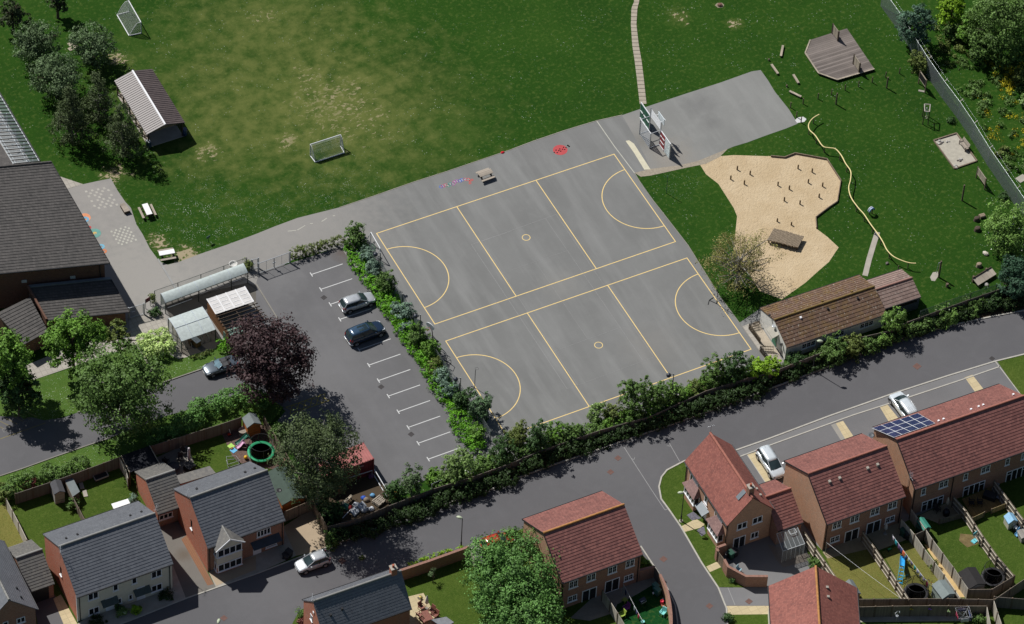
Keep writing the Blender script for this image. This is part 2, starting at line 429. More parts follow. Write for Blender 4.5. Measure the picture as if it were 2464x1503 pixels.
# ------------------------------------------------------------------ shared materials
wspots = [(g('10',370,540),3,.9,.7), (g('10',560,740),7,.9,.66), (g('10',700,850),9,.9,.72), (g('10',235,1020),2,1.0,.64), (g('10',80,110),3,.9,.7),
          (g('00',1510,1095),2.2,1.0,.64), (g('00',850,430),2.2,1.0,.64), (g('20',1200,125),2.0,.9,.68), (g('20',1600,175),1.4,.9,.66), (g('01',1340,330),2.2,1.2,.6), (g('01',1130,250),1.6,1.1,.62), (g('00',830,1260),2.2,1.0,.64),
          (g('10',100,600),22,1.0,.95), (g('10',850,850),17,.9,.84), (g('00',1700,900),12,.95,.95), (g('10',100,100),14,.8,.95)]
dsp = [(g('01',1450,120),7.5,.8), (g('11',60,40),5,.6), (g('10',600,1420),6,.5), (g('00',1500,1400),4,.5), (g('20',1230,1330),3.2,.4)]
M_grass = grass('lawn_grass', al(20,54,10), al(33,68,14), al(52,82,24), wspots, .35, dspots=dsp)
M_verge = grass('verge_grass', al(48,78,24), al(68,98,36), al(92,116,56), (), .0, dspots=[(g('01',1330,1130),9,.95),(g('01',300,1300),8,.9),(g('02',560,300),9,.7)])
M_garden = grass('garden_grass', al(40,66,18), al(60,84,26), al(84,98,40))
M_dry = grass('dry_garden_grass', al(88,94,40), al(110,108,52), al(128,122,72))
M_scrub = grass('rough_grass', al(44,70,22), al(68,98,36), al(98,122,56))
M_turf = grass('artificial_turf', al(12,52,20), al(16,64,26), al(24,74,34))
M_court = asphalt('court_asphalt', al(124,124,122), .1, .6, [(g('01',1000,500),20,al(160,156,150),1.0),(g('11',380,60),12,al(146,143,139),.9),(g('11',100,130),13,al(152,148,143),.8),(g('00',640,1400),8,al(160,155,150),.8),(g('11',880,900),7,al(134,131,127),.55),(g('21',1000,1000),4,al(138,135,130),.5),(g('21',350,560),3,al(142,140,135),.5),(g('20',300,1000),6,al(124,122,121),.4)])
M_ballcourt = asphalt('old_asphalt', al(134,134,131), .1, .35, [(g('20',1350,760),2.5,al(92,91,91),.4),(g('20',1440,890),1.6,al(88,87,87),.4),(g('20',960,1000),2.4,al(104,98,88),.5),(g('20',1150,1150),4,al(146,138,128),.7),(g('20',850,900),3,al(146,142,138),.6)])
M_carpark = asphalt('car_park_asphalt', al(109,108,109), .12, .25, [(g('11',500,1150),6,al(122,121,122),.6),(g('11',150,500),4,al(128,127,127),.6),(g('11',640,320),2,al(92,76,66),.6)])
M_road = asphalt('road_asphalt', al(98,97,99), .06, .0, [(g('22',700,250),9,al(110,109,110),.6),(g('12',100,1250),7,al(112,111,113),.6)])
M_drive = asphalt('drive_asphalt', al(101,100,102), .08)
M_bay = asphalt('parking_bay_asphalt', al(114,113,114), .12)
M_kerb = plain('pale_kerb', al(182,178,168), .9, .2)
M_slab = plain('paving_slab', al(178,168,148), .9, .2, var=.14)
M_conc = plain('concrete', al(170,163,152), .9, .2, var=.14, scale=1.0)
M_yellow = plain('yellow_line_paint', al(236,206,138), .7, .2, var=.07)
M_white = plain('white_line_paint', al(205,205,203), .7, .2, var=.08)
M_faint = plain('worn_white_line', al(150,149,148), .8, .2, var=.1)
M_faintw = plain('faded_chess_paint', al(186,184,172), .8, .2, var=.1)
M_gravel = asphalt('gravel', al(172,154,130), .2)
M_soil = asphalt('soil', al(78,66,52), .2)
M_sand = None
def sandmat():
    t = NT('sand', .95, .1); base = al(200,178,144)
    c = t.mix(t.mapr(t.noise(.35,5),.3,.7), al(190,168,134), al(206,186,154))
    r1 = t.noise(3.2,3,dist=1.0); c = t.mix(t.mapr(r1,.52,.75,0,.35), c, al(176,150,114))
    c = t.mix(t.mapr(t.noise(18,2),.45,.75,0,.35), c, al(168,144,112))
    t.bump(t.math('ADD', r1, t.math('MULTIPLY', t.noise(11,3), .5)), .8, .12); return t.out(c)
M_sand = sandmat()
def slabmat(name, col, w, h, joint=.5):
    t = NT(name, .9, .2); b = t.new('TexBrick'); t.link(t.tc.outputs['UV'], b.inputs['Vector']); b.offset = 0
    for k, v in (('Scale',1),('Brick Width',w),('Row Height',h),('Mortar Size',.03),('Bias',0)): b.inputs[k].default_value = v
    b.inputs['Color1'].default_value = rgba(tuple(x*.92 for x in col)); b.inputs['Color2'].default_value = rgba(tuple(x*1.06 for x in col)); b.inputs['Mortar'].default_value = rgba(tuple(x*joint for x in col))
    return t.out(t.mix(t.mapr(t.noise(1.2,4),.4,.75,0,.35), b.outputs['Color'], tuple(x*.78 for x in col)))
M_paver = slabmat('grey_paving', al(172,166,156), .6, .6, .72)
M_tan = slabmat('tan_paving', al(198,182,146), .9, .6, .8)
M_block = slabmat('block_paving', al(150,110,84), .2, .1, .7)

# ------------------------------------------------------------------ setting: ground sheets (each 4 mm above the last)
struct('ground', MB().sheet([(-420,-420,0),(520,-420,0),(520,520,0),(-420,520,0)]), M_grass)
yard = gl('20',[(795,834),(610,875),(380,945),(160,1020),(0,1080)]) + gl('10',[(1600,1165),(1380,1240),(1130,1320),(860,1415),(600,1500)]) + \
       gl('11',[(300,72),(130,135),(0,188)]) + gl('01',[(1640,265),(1450,330),(1290,390),(1210,410),(1150,385),(1080,290),(1030,190),(985,120),(945,0)]) + \
       gl('00',[(905,1460),(850,1380),(800,1290),(700,1310),(600,1332),(470,1372),(300,1372)]) + gl('01',[(300,0),(560,300),(700,760),(830,960),(1000,950),(1290,1090),(1560,1010),(1700,880),(1848,860)]) + \
       gl('11',[(160,800),(0,548),(250,380)]) + gl('11',[(610,280),(880,690),(1110,1030),(1390,1500)]) + gl('12',[(1560,270),(1600,380),(1846,350)]) + \
       gl('22',[(200,270),(640,120),(1000,20)]) + gl('21',[(1200,1440),(1400,1345),(1700,1250)]) + gl('31',[(0,1215),(115,1150),(115,1050),(0,900)]) + gl('21',[(1800,720),(1640,830),(1500,640),(1270,270),(1060,0)]) + gl('20',[(885,1255),(1000,1225),(960,1000),(900,960)])
struct('playground', MB().sheet([(p.x,p.y,.004) for p in yard]), M_court)
ball = gl('20',[(795,834),(980,770),(1250,680),(1500,600),(1730,518),(1795,508),(1848,582)]) + gl('30',[(50,665),(150,790),(215,895),(130,930),(0,975)]) + \
       gl('20',[(1700,1030),(1600,1060),(1430,1130),(1340,1165),(1200,1197),(1000,1222),(960,1130),(890,1000)])
struct('ball_court', MB().sheet([(p.x,p.y,.008) for p in ball]), M_ballcourt)
cp = gl('01',[(1848,990)]) + gl('11',[(0,548),(20,475),(250,398),(610,280),(880,690),(1110,1030),(1390,1500)]) + gl('12',[(1560,270),(1350,430),(1010,520),(600,480),(300,330),(150,40)]) + gl('11',[(220,1460),(130,1210)])
struct('car_park', MB().sheet([(p.x,p.y,.012) for p in cp]), M_carpark)
dr = gl('02',[(0,0),(240,10),(320,30),(460,10)]) + gl('01',[(560,1478),(700,1432),(1210,1250),(1448,1168),(1848,1030)]) + gl('11',[(130,900),(300,1250),(220,1470),(0,1310)]) + gl('01',[(1848,1312),(1700,1350),(1400,1447),(1200,1500)]) + gl('02',[(800,155),(620,215),(400,292),(180,372),(0,432),(-600,640),(-600,0)])
struct('school_drive', MB().sheet([(p.x,p.y,.008) for p in dr]), M_drive)
fence_line = gl('12',[(520,800),(760,745),(1000,640)], 0) + gl('12',[(1300,535),(1848,345)],0)
# estate road, everything else of the estate is laid on it
north_kerb = gl('31',[(2500,600),(1848,742),(1620,785),(1400,832),(1200,880),(1000,932),(700,1040),(350,1180),(0,1312)]) + gl('22',[(1330,0),(1000,112),(600,252),(300,352),(0,462)]) + gl('12',[(1700,530),(1400,625),(1000,762),(620,908),(545,938)])
road = north_kerb + gl('12',[(430,975),(0,1140)]) + gl('02',[(1560,1240),(1340,1318),(930,1480),(300,1700),(-700,2100)]) + gl('02',[(2000,2400)]) + gl('22',[(1500,2600)]) + gl('32',[(3200,1900),(2600,-600)])
struct('road', MB().sheet([(p.x,p.y,.012) for p in road]), M_road)
# verge between the kerb and the boundary fence
vb = gl('12',[(520,805),(1000,650),(1300,545),(1848,355)]) + gl('22',[(200,255),(640,100),(1000,0)]) + gl('21',[(1200,1460),(1600,1320)]) + gl('31',[(0,1220),(320,1070),(620,950),(880,880),(1010,820),(1300,720),(1660,590),(2500,420)])
struct('verge', MB().sheet([(p.x,p.y,.016) for p in north_kerb[::-1]+vb[::-1][::-1]]) if False else MB().sheet([(p.x,p.y,.016) for p in north_kerb + vb]), M_soil)
# left-hand estate: gardens behind the fence
lg = gl('02',[(-600,830),(0,610),(360,492),(520,440),(870,310),(1090,235),(1600,75),(1848,0)]) + gl('12',[(60,20),(110,110),(290,420),(380,620),(515,810),(548,938),(430,978),(0,1142)]) + gl('02',[(1560,1243),(1340,1322),(930,1484),(300,1704),(-700,2100)])
struct('gardens', MB().sheet([(p.x,p.y,.02) for p in lg]), M_garden)
def patch(name, pts, z, m): return struct(name, MB().sheet([(p.x,p.y,z) for p in pts]), m)
patch('gravel_drive', gl('12',[(195,800),(400,670),(515,820),(545,936),(430,975),(290,1010)]), .024, M_gravel)
patch('front_path', gl('12',[(195,800),(290,1010),(0,1138)]) + gl('02',[(1560,1238),(1500,1110),(1848,1000)]), .028, M_conc)
patch('house_drive', gl('02',[(1140,790),(1300,760),(1350,855),(1560,1238),(1345,1318),(1250,1130)]), .024, asphalt('pale_drive_asphalt', al(118,114,108), .1, 0, [(g('02',1330,1000),1.2,al(96,82,66),.6)]))
patch('block_paving', gl('02',[(1310,890),(1350,860),(1545,1215),(1500,1225)]), .028, M_block)
patch('front_path', gl('02',[(560,1500),(1250,1080),(1345,1318),(930,1482),(560,1620)]), .028, M_conc)
patch('garage_drive', gl('02',[(230,1290),(380,1260),(520,1560),(300,1640)]), .024, M_drive)
patch('tan_path', gl('02',[(385,1320),(440,1290),(560,1503),(470,1530)]), .028, M_tan)
patch('dry_lawn', gl('02',[(-200,760),(50,620),(190,900),(60,960),(-200,1040)]), .024, M_dry)
patch('patio', gl('02',[(1130,300),(1350,200),(1400,330),(1380,440),(1230,450)]), .024, plain('grey_patio', al(120,116,110), .9, .2))
patch('bark_bed', gl('02',[(1600,120),(1848,40)]) + gl('12',[(110,110),(280,420),(100,380)]) + gl('02',[(1740,340),(1680,290)]), .024, plain('bark_chip', al(112,92,84), .95, .1, var=.4, scale=5))
patch('gravel_strip', gl('02',[(1510,1130),(1848,1010)]) + gl('12',[(0,1010)]) + gl('12',[(0,1110)]) + gl('02',[(1565,1225)]), .032, M_gravel)
# compound at the end of the car park
patch('compound', gl('12',[(380,610),(640,430),(860,400),(950,545),(1000,640),(760,745),(520,800)]), .02, M_soil)
# middle block
mg = gl('12',[(1062,1180),(1535,1010),(1548,950),(1780,865),(1848,850)]) + gl('22',[(100,800),(930,990),(1030,1095),(1080,1180),(1130,1290),(1150,1400),(1160,1560),(1160,2200)]) + gl('12',[(300,2300),(330,1500)])
patch('gardens', mg, .02, M_garden)
patch('patio', gl('12',[(1080,1310),(1210,1278),(1330,1500),(1200,1640),(1080,1503)]), .024, M_tan)
patch('parking_bay', gl('12',[(1548,950),(1780,868),(1848,960),(1700,1100),(1580,1040)]), .024, M_bay)
patch('artificial_lawn', gl('22',[(660,1230),(1000,1160),(1080,1190),(1130,1300),(1148,1420),(1150,1560),(830,1560)]), .024, M_turf)
patch('patio', gl('22',[(420,1460),(660,1240),(1030,1150),(1050,1200),(900,1290),(760,1360),(740,1420),(560,1480)]), .028, plain('dim_patio', al(150,142,130), .9, .2))
patch('verge', gl('12',[(355,1380),(300,1430),(262,1500),(262,1700),(420,1700)]), .02, M_garden)
# right-hand block
rb_out = gl('22',[(1600,960),(1490,1240),(1370,1060),(1220,800),(1130,670),(1078,600),(1062,510),(1080,440),(1120,390),(1240,327),(1440,250),(1620,246)]) + gl('32',[(0,166)]) + gl('31',[(450,1500),(900,1342),(1300,1212),(1640,1108),(1848,1057),(2500,900)])
rblock = rb_out + gl('32',[(3000,300),(2600,2000),(1200,1900),(0,1700)]) + gl('22',[(1600,1300)])
patch('pavement', rblock, .02, asphalt('pavement_asphalt', al(124,123,123), .06))
bays = gl('22',[(1650,292)]) + gl('32',[(0,216),(620,2)]) + gl('31',[(610,1497),(1000,1372),(1400,1240),(1672,1146)]) + gl('31',[(1815,1338),(1900,1500)]) + gl('32',[(1800,200),(900,600),(300,700)]) + gl('22',[(1848,700)])
patch('parking_bay', bays, .024, M_bay)
for q in (gl('31',[(1420,1225),(1475,1205),(1555,1308),(1495,1330)]), gl('31',[(808,1440),(862,1420),(950,1530),(880,1560)]), gl('32',[(490,52),(542,34),(620,150),(560,170)]), gl('22',[(1700,280),(1768,258),(1900,480),(1830,480)])):
    patch('tan_path', q, .028, M_tan)
patch('gravel_strip', gl('32',[(455,64),(490,52),(560,170),(530,180)]), .028, asphalt('grey_gravel', al(150,146,138), .2))
patch('verge', gl('31',[(1652,1106),(1848,1057),(2300,960),(2300,1500),(1960,1500),(1815,1338)]), .028, M_garden)
patch('verge', gl('22',[(1245,330),(1120,392),(1080,442),(1064,512),(1080,600),(1132,670),(1222,800),(1370,1058),(1490,1236),(1690,1240),(1690,1190),(1560,1130),(1480,960),(1400,740),(1300,500)]), .024, M_garden)
patch('front_path', gl('22',[(1222,798),(1330,742),(1390,780),(1385,800),(1246,838)]), .028, M_tan)
patch('front_path', gl('22',[(1404,1088),(1490,1048),(1525,1085),(1430,1128)]), .028, M_tan)
patch('slate_bed', gl('22',[(1262,715),(1310,690),(1370,740),(1300,755)]), .028, plain('blue_slate', al(110,108,118), .8, .3, var=.4, scale=5))
patch('slate_bed', gl('22',[(1335,825),(1385,790),(1400,850),(1370,870)]), .028, MATS[('blue_slate',)])
patch('drive_spur', gl('22',[(1492,1240),(1690,1242),(1860,1240),(1860,1370),(1545,1370)]), .028, asphalt('spur_asphalt', al(124,123,124), .06))
patch('front_path', gl('22',[(1545,1372),(1860,1372),(1860,1432),(1548,1436)]), .032, M_tan)
patch('verge', gl('22',[(1548,1436),(1860,1432),(1860,1560),(1560,1560)]), .032, M_garden)
rgard = gl('32',[(250,830),(400,980),(1000,760),(1330,600),(1900,400),(2600,400),(2600,1800),(640,1800),(640,1180),(300,1060)]) 
patch('gardens', rgard, .028, M_garden)
patch('dry_lawn', gl('32',[(420,1030),(780,930),(1000,1310),(650,1320),(480,1150)]), .032, M_dry)
patch('dry_lawn', gl('32',[(820,980),(1060,900),(1280,1150),(1350,1310),(1010,1310)]), .032, M_dry)
patch('patio', gl('32',[(395,985),(690,840),(770,950),(430,1030)]), .036, plain('buff_patio', al(158,144,118), .9, .2))
patch('patio', gl('32',[(710,850),(960,740),(1060,870),(800,970)]), .036, MATS[('buff_patio',)])
patch('patio', gl('32',[(1090,720),(1330,610),(1430,690),(1240,780)]), .036, MATS[('buff_patio',)])
patch('decking', gl('32',[(1400,600),(1640,500),(1720,640),(1480,740)]), .036, wood('deck_boards', al(150,122,78), .14))
patch('alley_path', gl('32',[(1130,930),(1180,930),(1430,1310),(1380,1310)]), .036, plain('sandy_path', al(202,174,124), .95, .1))
patch('dry_lawn', gl('32',[(1190,880),(1430,760),(1540,930),(1400,1060),(1330,1060)]), .032, M_garden)
patch('bare_soil', gl('32',[(1390,850),(1500,860),(1530,920),(1440,950),(1380,900)]), .036, plain('bare_earth', al(120,104,72), .95, .1, var=.3))
patch('yard_gravel', gl('32',[(0,930),(300,1000),(310,1040),(110,1095),(60,1040)]), .036, asphalt('dark_gravel', al(128,120,112), .2))
patch('lower_path', gl('32',[(660,1450),(1590,1440),(1600,1480),(660,1490)]), .036, M_conc)
# school grounds
patch('paving', gl('00',[(430,1275),(600,1332),(480,1368)]), .012, M_paver)
pv = gl('01',[(930,800),(1040,775),(1190,770),(1240,960),(1300,1050),(1360,1075),(1290,1090),(1220,1040),(1000,960),(940,960)])
patch('paving', pv, .016, M_paver)
patch('paving', gl('01',[(180,1140),(420,1040),(740,930),(990,955),(1115,1165),(1080,1165),(980,985),(860,1030),(380,1195),(230,1245)]), .016, M_paver)
patch('verge', gl('01',[(990,960),(1290,1090),(1560,1010),(1848,880)]) + gl('11',[(100,900),(130,905)]) + gl('01',[(1848,1030),(1448,1166),(1210,1248),(700,1430),(560,1476),(0,1640),(-600,1200),(230,1245),(740,1090),(980,1000)]), .006, M_verge)
patch('verge', gl('02',[(0,435),(180,374),(400,294),(620,217),(800,157)]) + gl('01',[(1200,1502),(1400,1449),(1700,1352),(1848,1314)]) + gl('11',[(0,1312),(200,1440),(150,1500)]) + gl('12',[(100,60),(20,20)]) + gl('02',[(1740,15),(1600,75),(1090,232),(870,308),(520,438),(360,490),(0,608),(-600,830),(-600,640)]), .01, M_verge)
patch('shelter_floor', gl('01',[(1180,680),(1790,540),(1848,560),(1848,680),(1250,900)]) + gl('01',[(1230,800)]), .008, asphalt('shelter_asphalt', al(104,100,94), .12))
patch('shelter_floor', gl('01',[(1235,860),(1510,790),(1600,1000),(1560,1010),(1310,1080)]), .014, asphalt('shelter_concrete', al(120,114,104), .12))
patch('sandpit', gl('20',[(1350,1180),(1500,1130),(1600,1122),(1848,1130)]) + gl('30',[(0,1128),(130,1140),(195,1113),(425,1155),(525,1308),(500,1462),(440,1503)]) + gl('31',[(345,75),(350,150),(430,210),(510,285),(440,390),(370,450),(270,540),(100,660),(-60,600)]) + gl('21',[(1600,300),(1625,60)]) + gl('20',[(1600,1503),(1490,1330),(1400,1260)]), .008, M_sand)
patch('stone_kerb', gl('20',[(820,1020),(845,1015),(880,1040),(1000,1225),(955,1228),(880,1105)]), .016, plain('pale_stone', al(206,200,176), .9, .2, var=.08))
patch('worn_edge', gl('20',[(885,1250),(1000,1222),(1200,1197),(1340,1165),(1430,1128),(1560,1075),(1500,1135),(1400,1185),(1250,1215),(1000,1270),(930,1278)]), .012, plain('bare_gravel', al(160,150,134), .95, .1, var=.2, scale=4))
# kerbs and edgings
kb = MB().strip(north_kerb, .16, 0, .1); struct('kerb', kb, M_kerb)
struct('kerb', MB().strip(gl('12',[(545,938),(430,977),(0,1141)]) + gl('02',[(1560,1242),(1340,1320),(930,1482),(300,1702)]), .14, 0, .07), M_kerb)
struct('kerb', MB().strip(rb_out[1:], .17, 0, .07), M_kerb)
struct('kerb', MB().strip(gl('22',[(1645,294)]) + gl('32',[(0,216)]) + gl('31',[(610,1498),(1000,1373),(1400,1241),(1672,1147)]), .14, 0, .06), M_kerb)
struct('kerb', MB().strip(gl('31',[(1640,1108),(1815,1338),(1900,1450)]), .1, 0, .06), M_kerb)
struct('kerb', MB().strip(gl('22',[(1700,282),(1830,480)]), .08, 0, .06), M_kerb)
struct('kerb', MB().strip(gl('22',[(1490,1240),(1550,1390),(1560,1560),(1562,1700)]), .16, 0, .08), M_kerb)
struct('kerb', MB().strip(gl('22',[(930,940),(1030,1092),(1090,1180),(1140,1280),(1180,1370),(1198,1503),(1200,1700)]), .14, 0, .08), M_kerb)
struct('kerb', MB().strip(gl('12',[(1535,942),(1660,895),(1848,830)]), .14, 0, .06), M_kerb)
struct('kerb', MB().strip(gl('01',[(560,1478),(700,1432),(1210,1250),(1448,1168),(1640,1100)]), .13, 0, .1), plain('grey_kerb', al(140,136,128), .9, .2))
struct('kerb', MB().strip(gl('02',[(0,434),(180,374),(400,294),(620,217),(800,157)]), .12, 0, .08), MATS[('grey_kerb',)])
struct('kerb', MB().strip(gl('01',[(1140,370),(1200,470),(1265,580)]), .22, 0, .07), plain('drain_kerb', al(150,150,148), .7, .3))
struct('kerb', MB().strip(gl('11',[(0,550),(155,800)]), .14, 0, .09), MATS[('grey_kerb',)])
struct('kerb', MB().strip(gl('01',[(1000,985),(1100,1165)]), .22, 0, .06), M_conc)
struct('kerb', MB().strip(gl('20',[(612,876),(740,1060),(885,1252)]) , .1, .0, .02), M_faintw)
struct('kerb', MB().strip(gl('20',[(885,1252),(960,1380)])+gl('21',[(1060,0),(1270,270),(1500,640),(1640,830),(1830,1095)]), .1, 0, .04), MATS[('grey_kerb',)])
struct('edging', MB().strip(gl('20',[(0,1079),(160,1019),(380,944),(610,874),(795,833)]), .07, 0, .03), M_conc)
struct('edging', MB().strip(gl('10',[(600,1501),(860,1414),(1130,1319),(1380,1239),(1600,1164),(1846,1081)]), .06, 0, .03), M_conc)
struct('edging', MB().strip(gl('12',[(1545,962),(1780,880)]), .1, 0, .04), M_kerb)

# ------------------------------------------------------------------ painted markings
def court_lines(name, oy, z=.008):
    L, B, w = 30.5, 15.25, .1; mb = MB()
    def seg(x0,y0,x1,y1): mb.strip([(x0,oy-y0),(x1,oy-y1)], w, z)
    seg(-w/2,0,L+w/2,0); seg(-w/2,B,L+w/2,B); seg(0,w/2,0,B-w/2); seg(L,w/2,L,B-w/2); seg(L/3,w/2,L/3,B-w/2); seg(2*L/3,w/2,2*L/3,B-w/2)
    mb.ring((0,oy-B/2,z),4.9,w,48,-PI/2+.011,PI/2-.011); mb.ring((L,oy-B/2,z),4.9,w,48,PI/2+.011,1.5*PI-.011); mb.ring((L/2,oy-B/2,z),.45,w*.8,32)
    return struct(name, mb, M_yellow)
court_lines('court_lines', 0); court_lines('court_lines', -18.04)
mb = MB()
A1, B1, C1, D1 = g('11',1555,265), g('21',318,47), g('21',1025,1076), g('21',398,1307)
for t, pts, w in (('11',[(1555,265),(1848,165)],.03),('11',[(1630,240),(1782,470)],.02)): mb.strip(gl(t,pts), w, .008)
mb.strip([g('11',1555,265), g('11',1840,690), g('21',398,1307)], .035, .0084)
mb.strip([g('11',1780,470), g('21',110,760)+V((.15,0,0)), g('21',473,1278)], .025, .0088)
mb.strip([g('21',242,77), g('21',400,307), g('21',946,1104)], .025, .0092); mb.strip([g('21',318,47), g('21',640,520), g('21',1025,1076)], .022, .0096)
mb.strip([A1, g('21',318,47)], .03, .0100); mb.strip([g('21',0,445), g('21',400,307)], .02, .0104); mb.strip([g('21',170,390), g('21',548,947)], .018, .0108)
mb.strip([g('21',310,1032), g('21',783,862)], .025, .0112); mb.strip([g('21',398,1307), g('21',1025,1076)], .025, .0116)
struct('faded_court_lines', mb, M_faint)
mb = MB(); a0, a1 = g('11',403,480), g('12',1248,310); dv = g('11',640,396)-g('11',398,478)
for i in range(13):
    p = a0.lerp(a1, i/12); k = .92 if i not in (3,5) else .92
    mb.strip([p, p+dv*k], .1, .016)
    n = V((-dv.y,dv.x,0)).normalized(); mb.strip([p-n*.33-dv.normalized()*.06, p+n*.33-dv.normalized()*.06], .11, .0164)
struct('bay_lines', mb, M_white)
mb = MB(); za = g('11',230,1465); zb = g('11',515,1365); zn = V((-(zb-za).y,(zb-za).x,0)).normalized()*.55
mb.strip([za+zn,zb+zn],.1,.016); mb.strip([za-zn,zb-zn],.1,.016)
for i in range(6):
    s = 1 if i%2 else -1; p = za.lerp(zb,i/6); q = za.lerp(zb,(i+1)/6); mb.strip([p+zn*s,q-zn*s],.09,.0164); mb.strip([p-zn*s,q+zn*s],.09,.0168)
struct('keep_clear_marking', mb, plain('worn_yellow_paint', al(150,138,72), .8, .2))
mb = MB()
for pts in ([(230,168),(290,162)],[(298,160),(356,126)],[(474,98),(512,74)],[(390,114),(410,112)],[(555,58),(570,56)]): mb.strip(gl('11',pts), .09, .008)
struct('faded_path_marking', mb, M_faintw)
mb = MB()
mb.strip(gl('22',[(810,225),(1000,520),(1105,678)]), .07, .016); mb.strip(gl('22',[(1105,678),(1125,672)]), .07, .0164); mb.strip(gl('22',[(1125,175),(1212,328)]), .07, .0168)
for t, pts in (('22',[(862,305),(880,316)]),('22',[(880,316),(888,298)]),('22',[(1120,212),(1145,218)])): mb.strip(gl(t,pts), .06, .0172)
mb.strip(gl('22',[(1560,1240),(1612,1366)]), .08, .036)
mb.strip(gl('12',[(1780,868),(1800,885)]), .08, .03)
struct('road_lines', mb, M_faint)
def chess(name, c, ax, ay, m, n=8, fade=0):
    mb = MB(); r = random.Random(3)
    for i in range(n):
        for j in range(n):
            if (i+j) % 2 or r.random() < fade: continue
            o = c + ax*(i-n/2) + ay*(j-n/2); e = .12
            mb.quad(o+ax*e+ay*e, o+ax*(1-e)+ay*e, o+ax*(1-e)+ay*(1-e), o+ax*e+ay*(1-e))
    return struct(name, mb, m)
c0 = g('01',893,200,.008); chess('chessboard', c0, (g('01',940,130)-g('01',815,170))/7.5, (g('01',850,268)-g('01',800,185))/6, M_faintw, 8)
c0 = g('00',733,1432,.008); chess('chessboard', c0, (g('00',785,1385)-g('00',645,1410))/6.5, (g('00',690,1492)-g('00',640,1405))/5, plain('nearly_worn_paint', al(176,172,163), .8, .2), 8, .12)
# painted games on the playground
tag(MB().ring(g('20',348,1085,.008),1e-4,.001,3).build('spare', M_white), kind='structure') if False else None
cr = g('20',348,1085); ra = .86
mb = MB(); mb.add([cr+V((ra*math.cos(a)*1.0,ra*.95*math.sin(a),.008)) for a in [2*PI*i/40 for i in range(40)]], [tuple(range(40))])
struct('ladybird_painting', mb, plain('red_ground_paint', al(186,80,82), .8, .2, var=.08))
mb = MB(); mk = MB()
for x, y in ((318,1086),(305,1102),(338,1090),(327,1104),(352,1094),(345,1078),(365,1080),(372,1066),(381,1082),(390,1068)):
    p = g('20',x,y); mb.ring((p.x,p.y,.0124), .001, .18, 14); mk.ring((p.x,p.y,.016), .001, .1, 12)
for x, y in ((403,1052),(412,1060)):
    p = g('20',x,y); mb.ring((p.x,p.y,.0124), .001, .22, 14)
struct('ladybird_spots', mb, M_white); struct('ladybird_dots', mk, plain('black_ground_paint', al(48,46,48), .8, .2))
cols = [(70,110,190),(190,80,140),(200,90,110),(40,150,120),(40,150,140),(180,90,170),(190,80,160),(160,90,180),(70,100,200),(80,120,210),(200,90,120),(214,70,60)]
for i, (x, y) in enumerate(((1335,1350),(1350,1345),(1368,1338),(1387,1342),(1402,1330),(1424,1330),(1434,1315),(1450,1308),(1472,1308),(1488,1300),(1510,1296),(1532,1298))):
    p = g('10',x,y,.008)
    struct('number_snake_ring', MB().ring(p, .2, .06, 20), plain('snake_paint_%d' % i, al(*cols[i]), .8, .2))
    if i > 0:
        cu = bpy.data.curves.new('number', 'FONT'); cu.body = str(i); cu.size = .34; cu.align_x = 'CENTER'; cu.align_y = 'CENTER'
        o = bpy.data.objects.new('number', cu); COL.objects.link(o); o.location = (p.x,p.y,.013); o.rotation_euler = (0,0,PI+.35); cu.materials.append(M_white)
        tag(o, kind='structure')
mb = MB()
for x, y in ((1545,1310),(1560,1300),(1545,1325)): mb.ring(g('10',x,y,.008), .12, .06, 16)
struct('number_snake_head', mb, plain('snake_head_paint', al(214,70,60), .8, .2))
for i, (x, y, r_, c) in enumerate(((612,70,.9,(222,150,110)),(618,82,.55,(120,170,196)),(684,182,.95,(110,160,150)),(690,190,.6,(208,180,110)),(732,278,.5,(120,176,200)),(752,312,.42,(210,130,90)),(645,140,.3,(190,70,70)))):
    struct('painted_target', MB().ring(g('01',x,y,.008+.004*(i%3)), r_*.5, r_*.5, 28), plain('target_paint_%d' % i, al(*c), .8, .2))
txt = bpy.data.curves.new('drop_off_lettering', 'FONT'); txt.body = 'DROP OFF'; txt.size = .8; o = bpy.data.objects.new('drop_off_lettering', txt); COL.objects.link(o)
p = g('02',22,118,.013); o.location = p; o.rotation_euler = (0,0,az(g('02',22,118), g('02',140,78))); txt.materials.append(plain('faint_lettering', al(124,122,120), .8, .2)); tag(o, kind='structure')
mb = MB()
for i in range(6):
    p = g('02',30+i*48,92-i*17); mb.strip([p, p+V((-.9,1.4,0))], .08, .0124)
mb.strip(gl('02',[(0,165),(330,48)]), .1, .0128)
struct('bay_lines', mb, plain('old_yellow_paint', al(130,120,84), .8, .2))
# iron covers
M_iron = plain('rusty_iron', al(112,84,76), .8, .3, var=.2); M_drain = plain('dark_grate', al(58,54,54), .7, .4, var=.2)
def cover(t, x, y, s, m, lab, z=.02, rz=.35):
    p = g(t,x,y); o = MB().obox((0,0,0), s, s*.95, .012, rz).build('manhole_cover', m); o.location = (p.x,p.y,z); return tag(o, lab, 'manhole', 'iron covers in the roads')
for a in (('31',1076,1144,.75,M_iron,'square rusty cover in the road below the white hut'),('22',766,303,.6,M_iron,'rusty cover in the road nearest the dark hedge by the junction'),('22',712,404,.6,M_iron,'rusty cover in the junction behind the red roofed house'),
          ('22',1095,1033,.65,M_iron,'worn cover in the side road beside the corner verge'),('22',1427,1372,.6,M_iron,'rusty cover in the side road near the drive spur'),('22',1712,1340,.6,M_iron,'rusty cover in the short drive spur below the curved wall'),
          ('12',623,1047,.7,M_iron,'rusty cover in the road beside the silver hatchback'),('02',1618,1460,.6,M_iron,'rusty cover in the road by the lamp head at the lower edge')): cover(*a, z=.036 if a[1] == 1712 else .014)
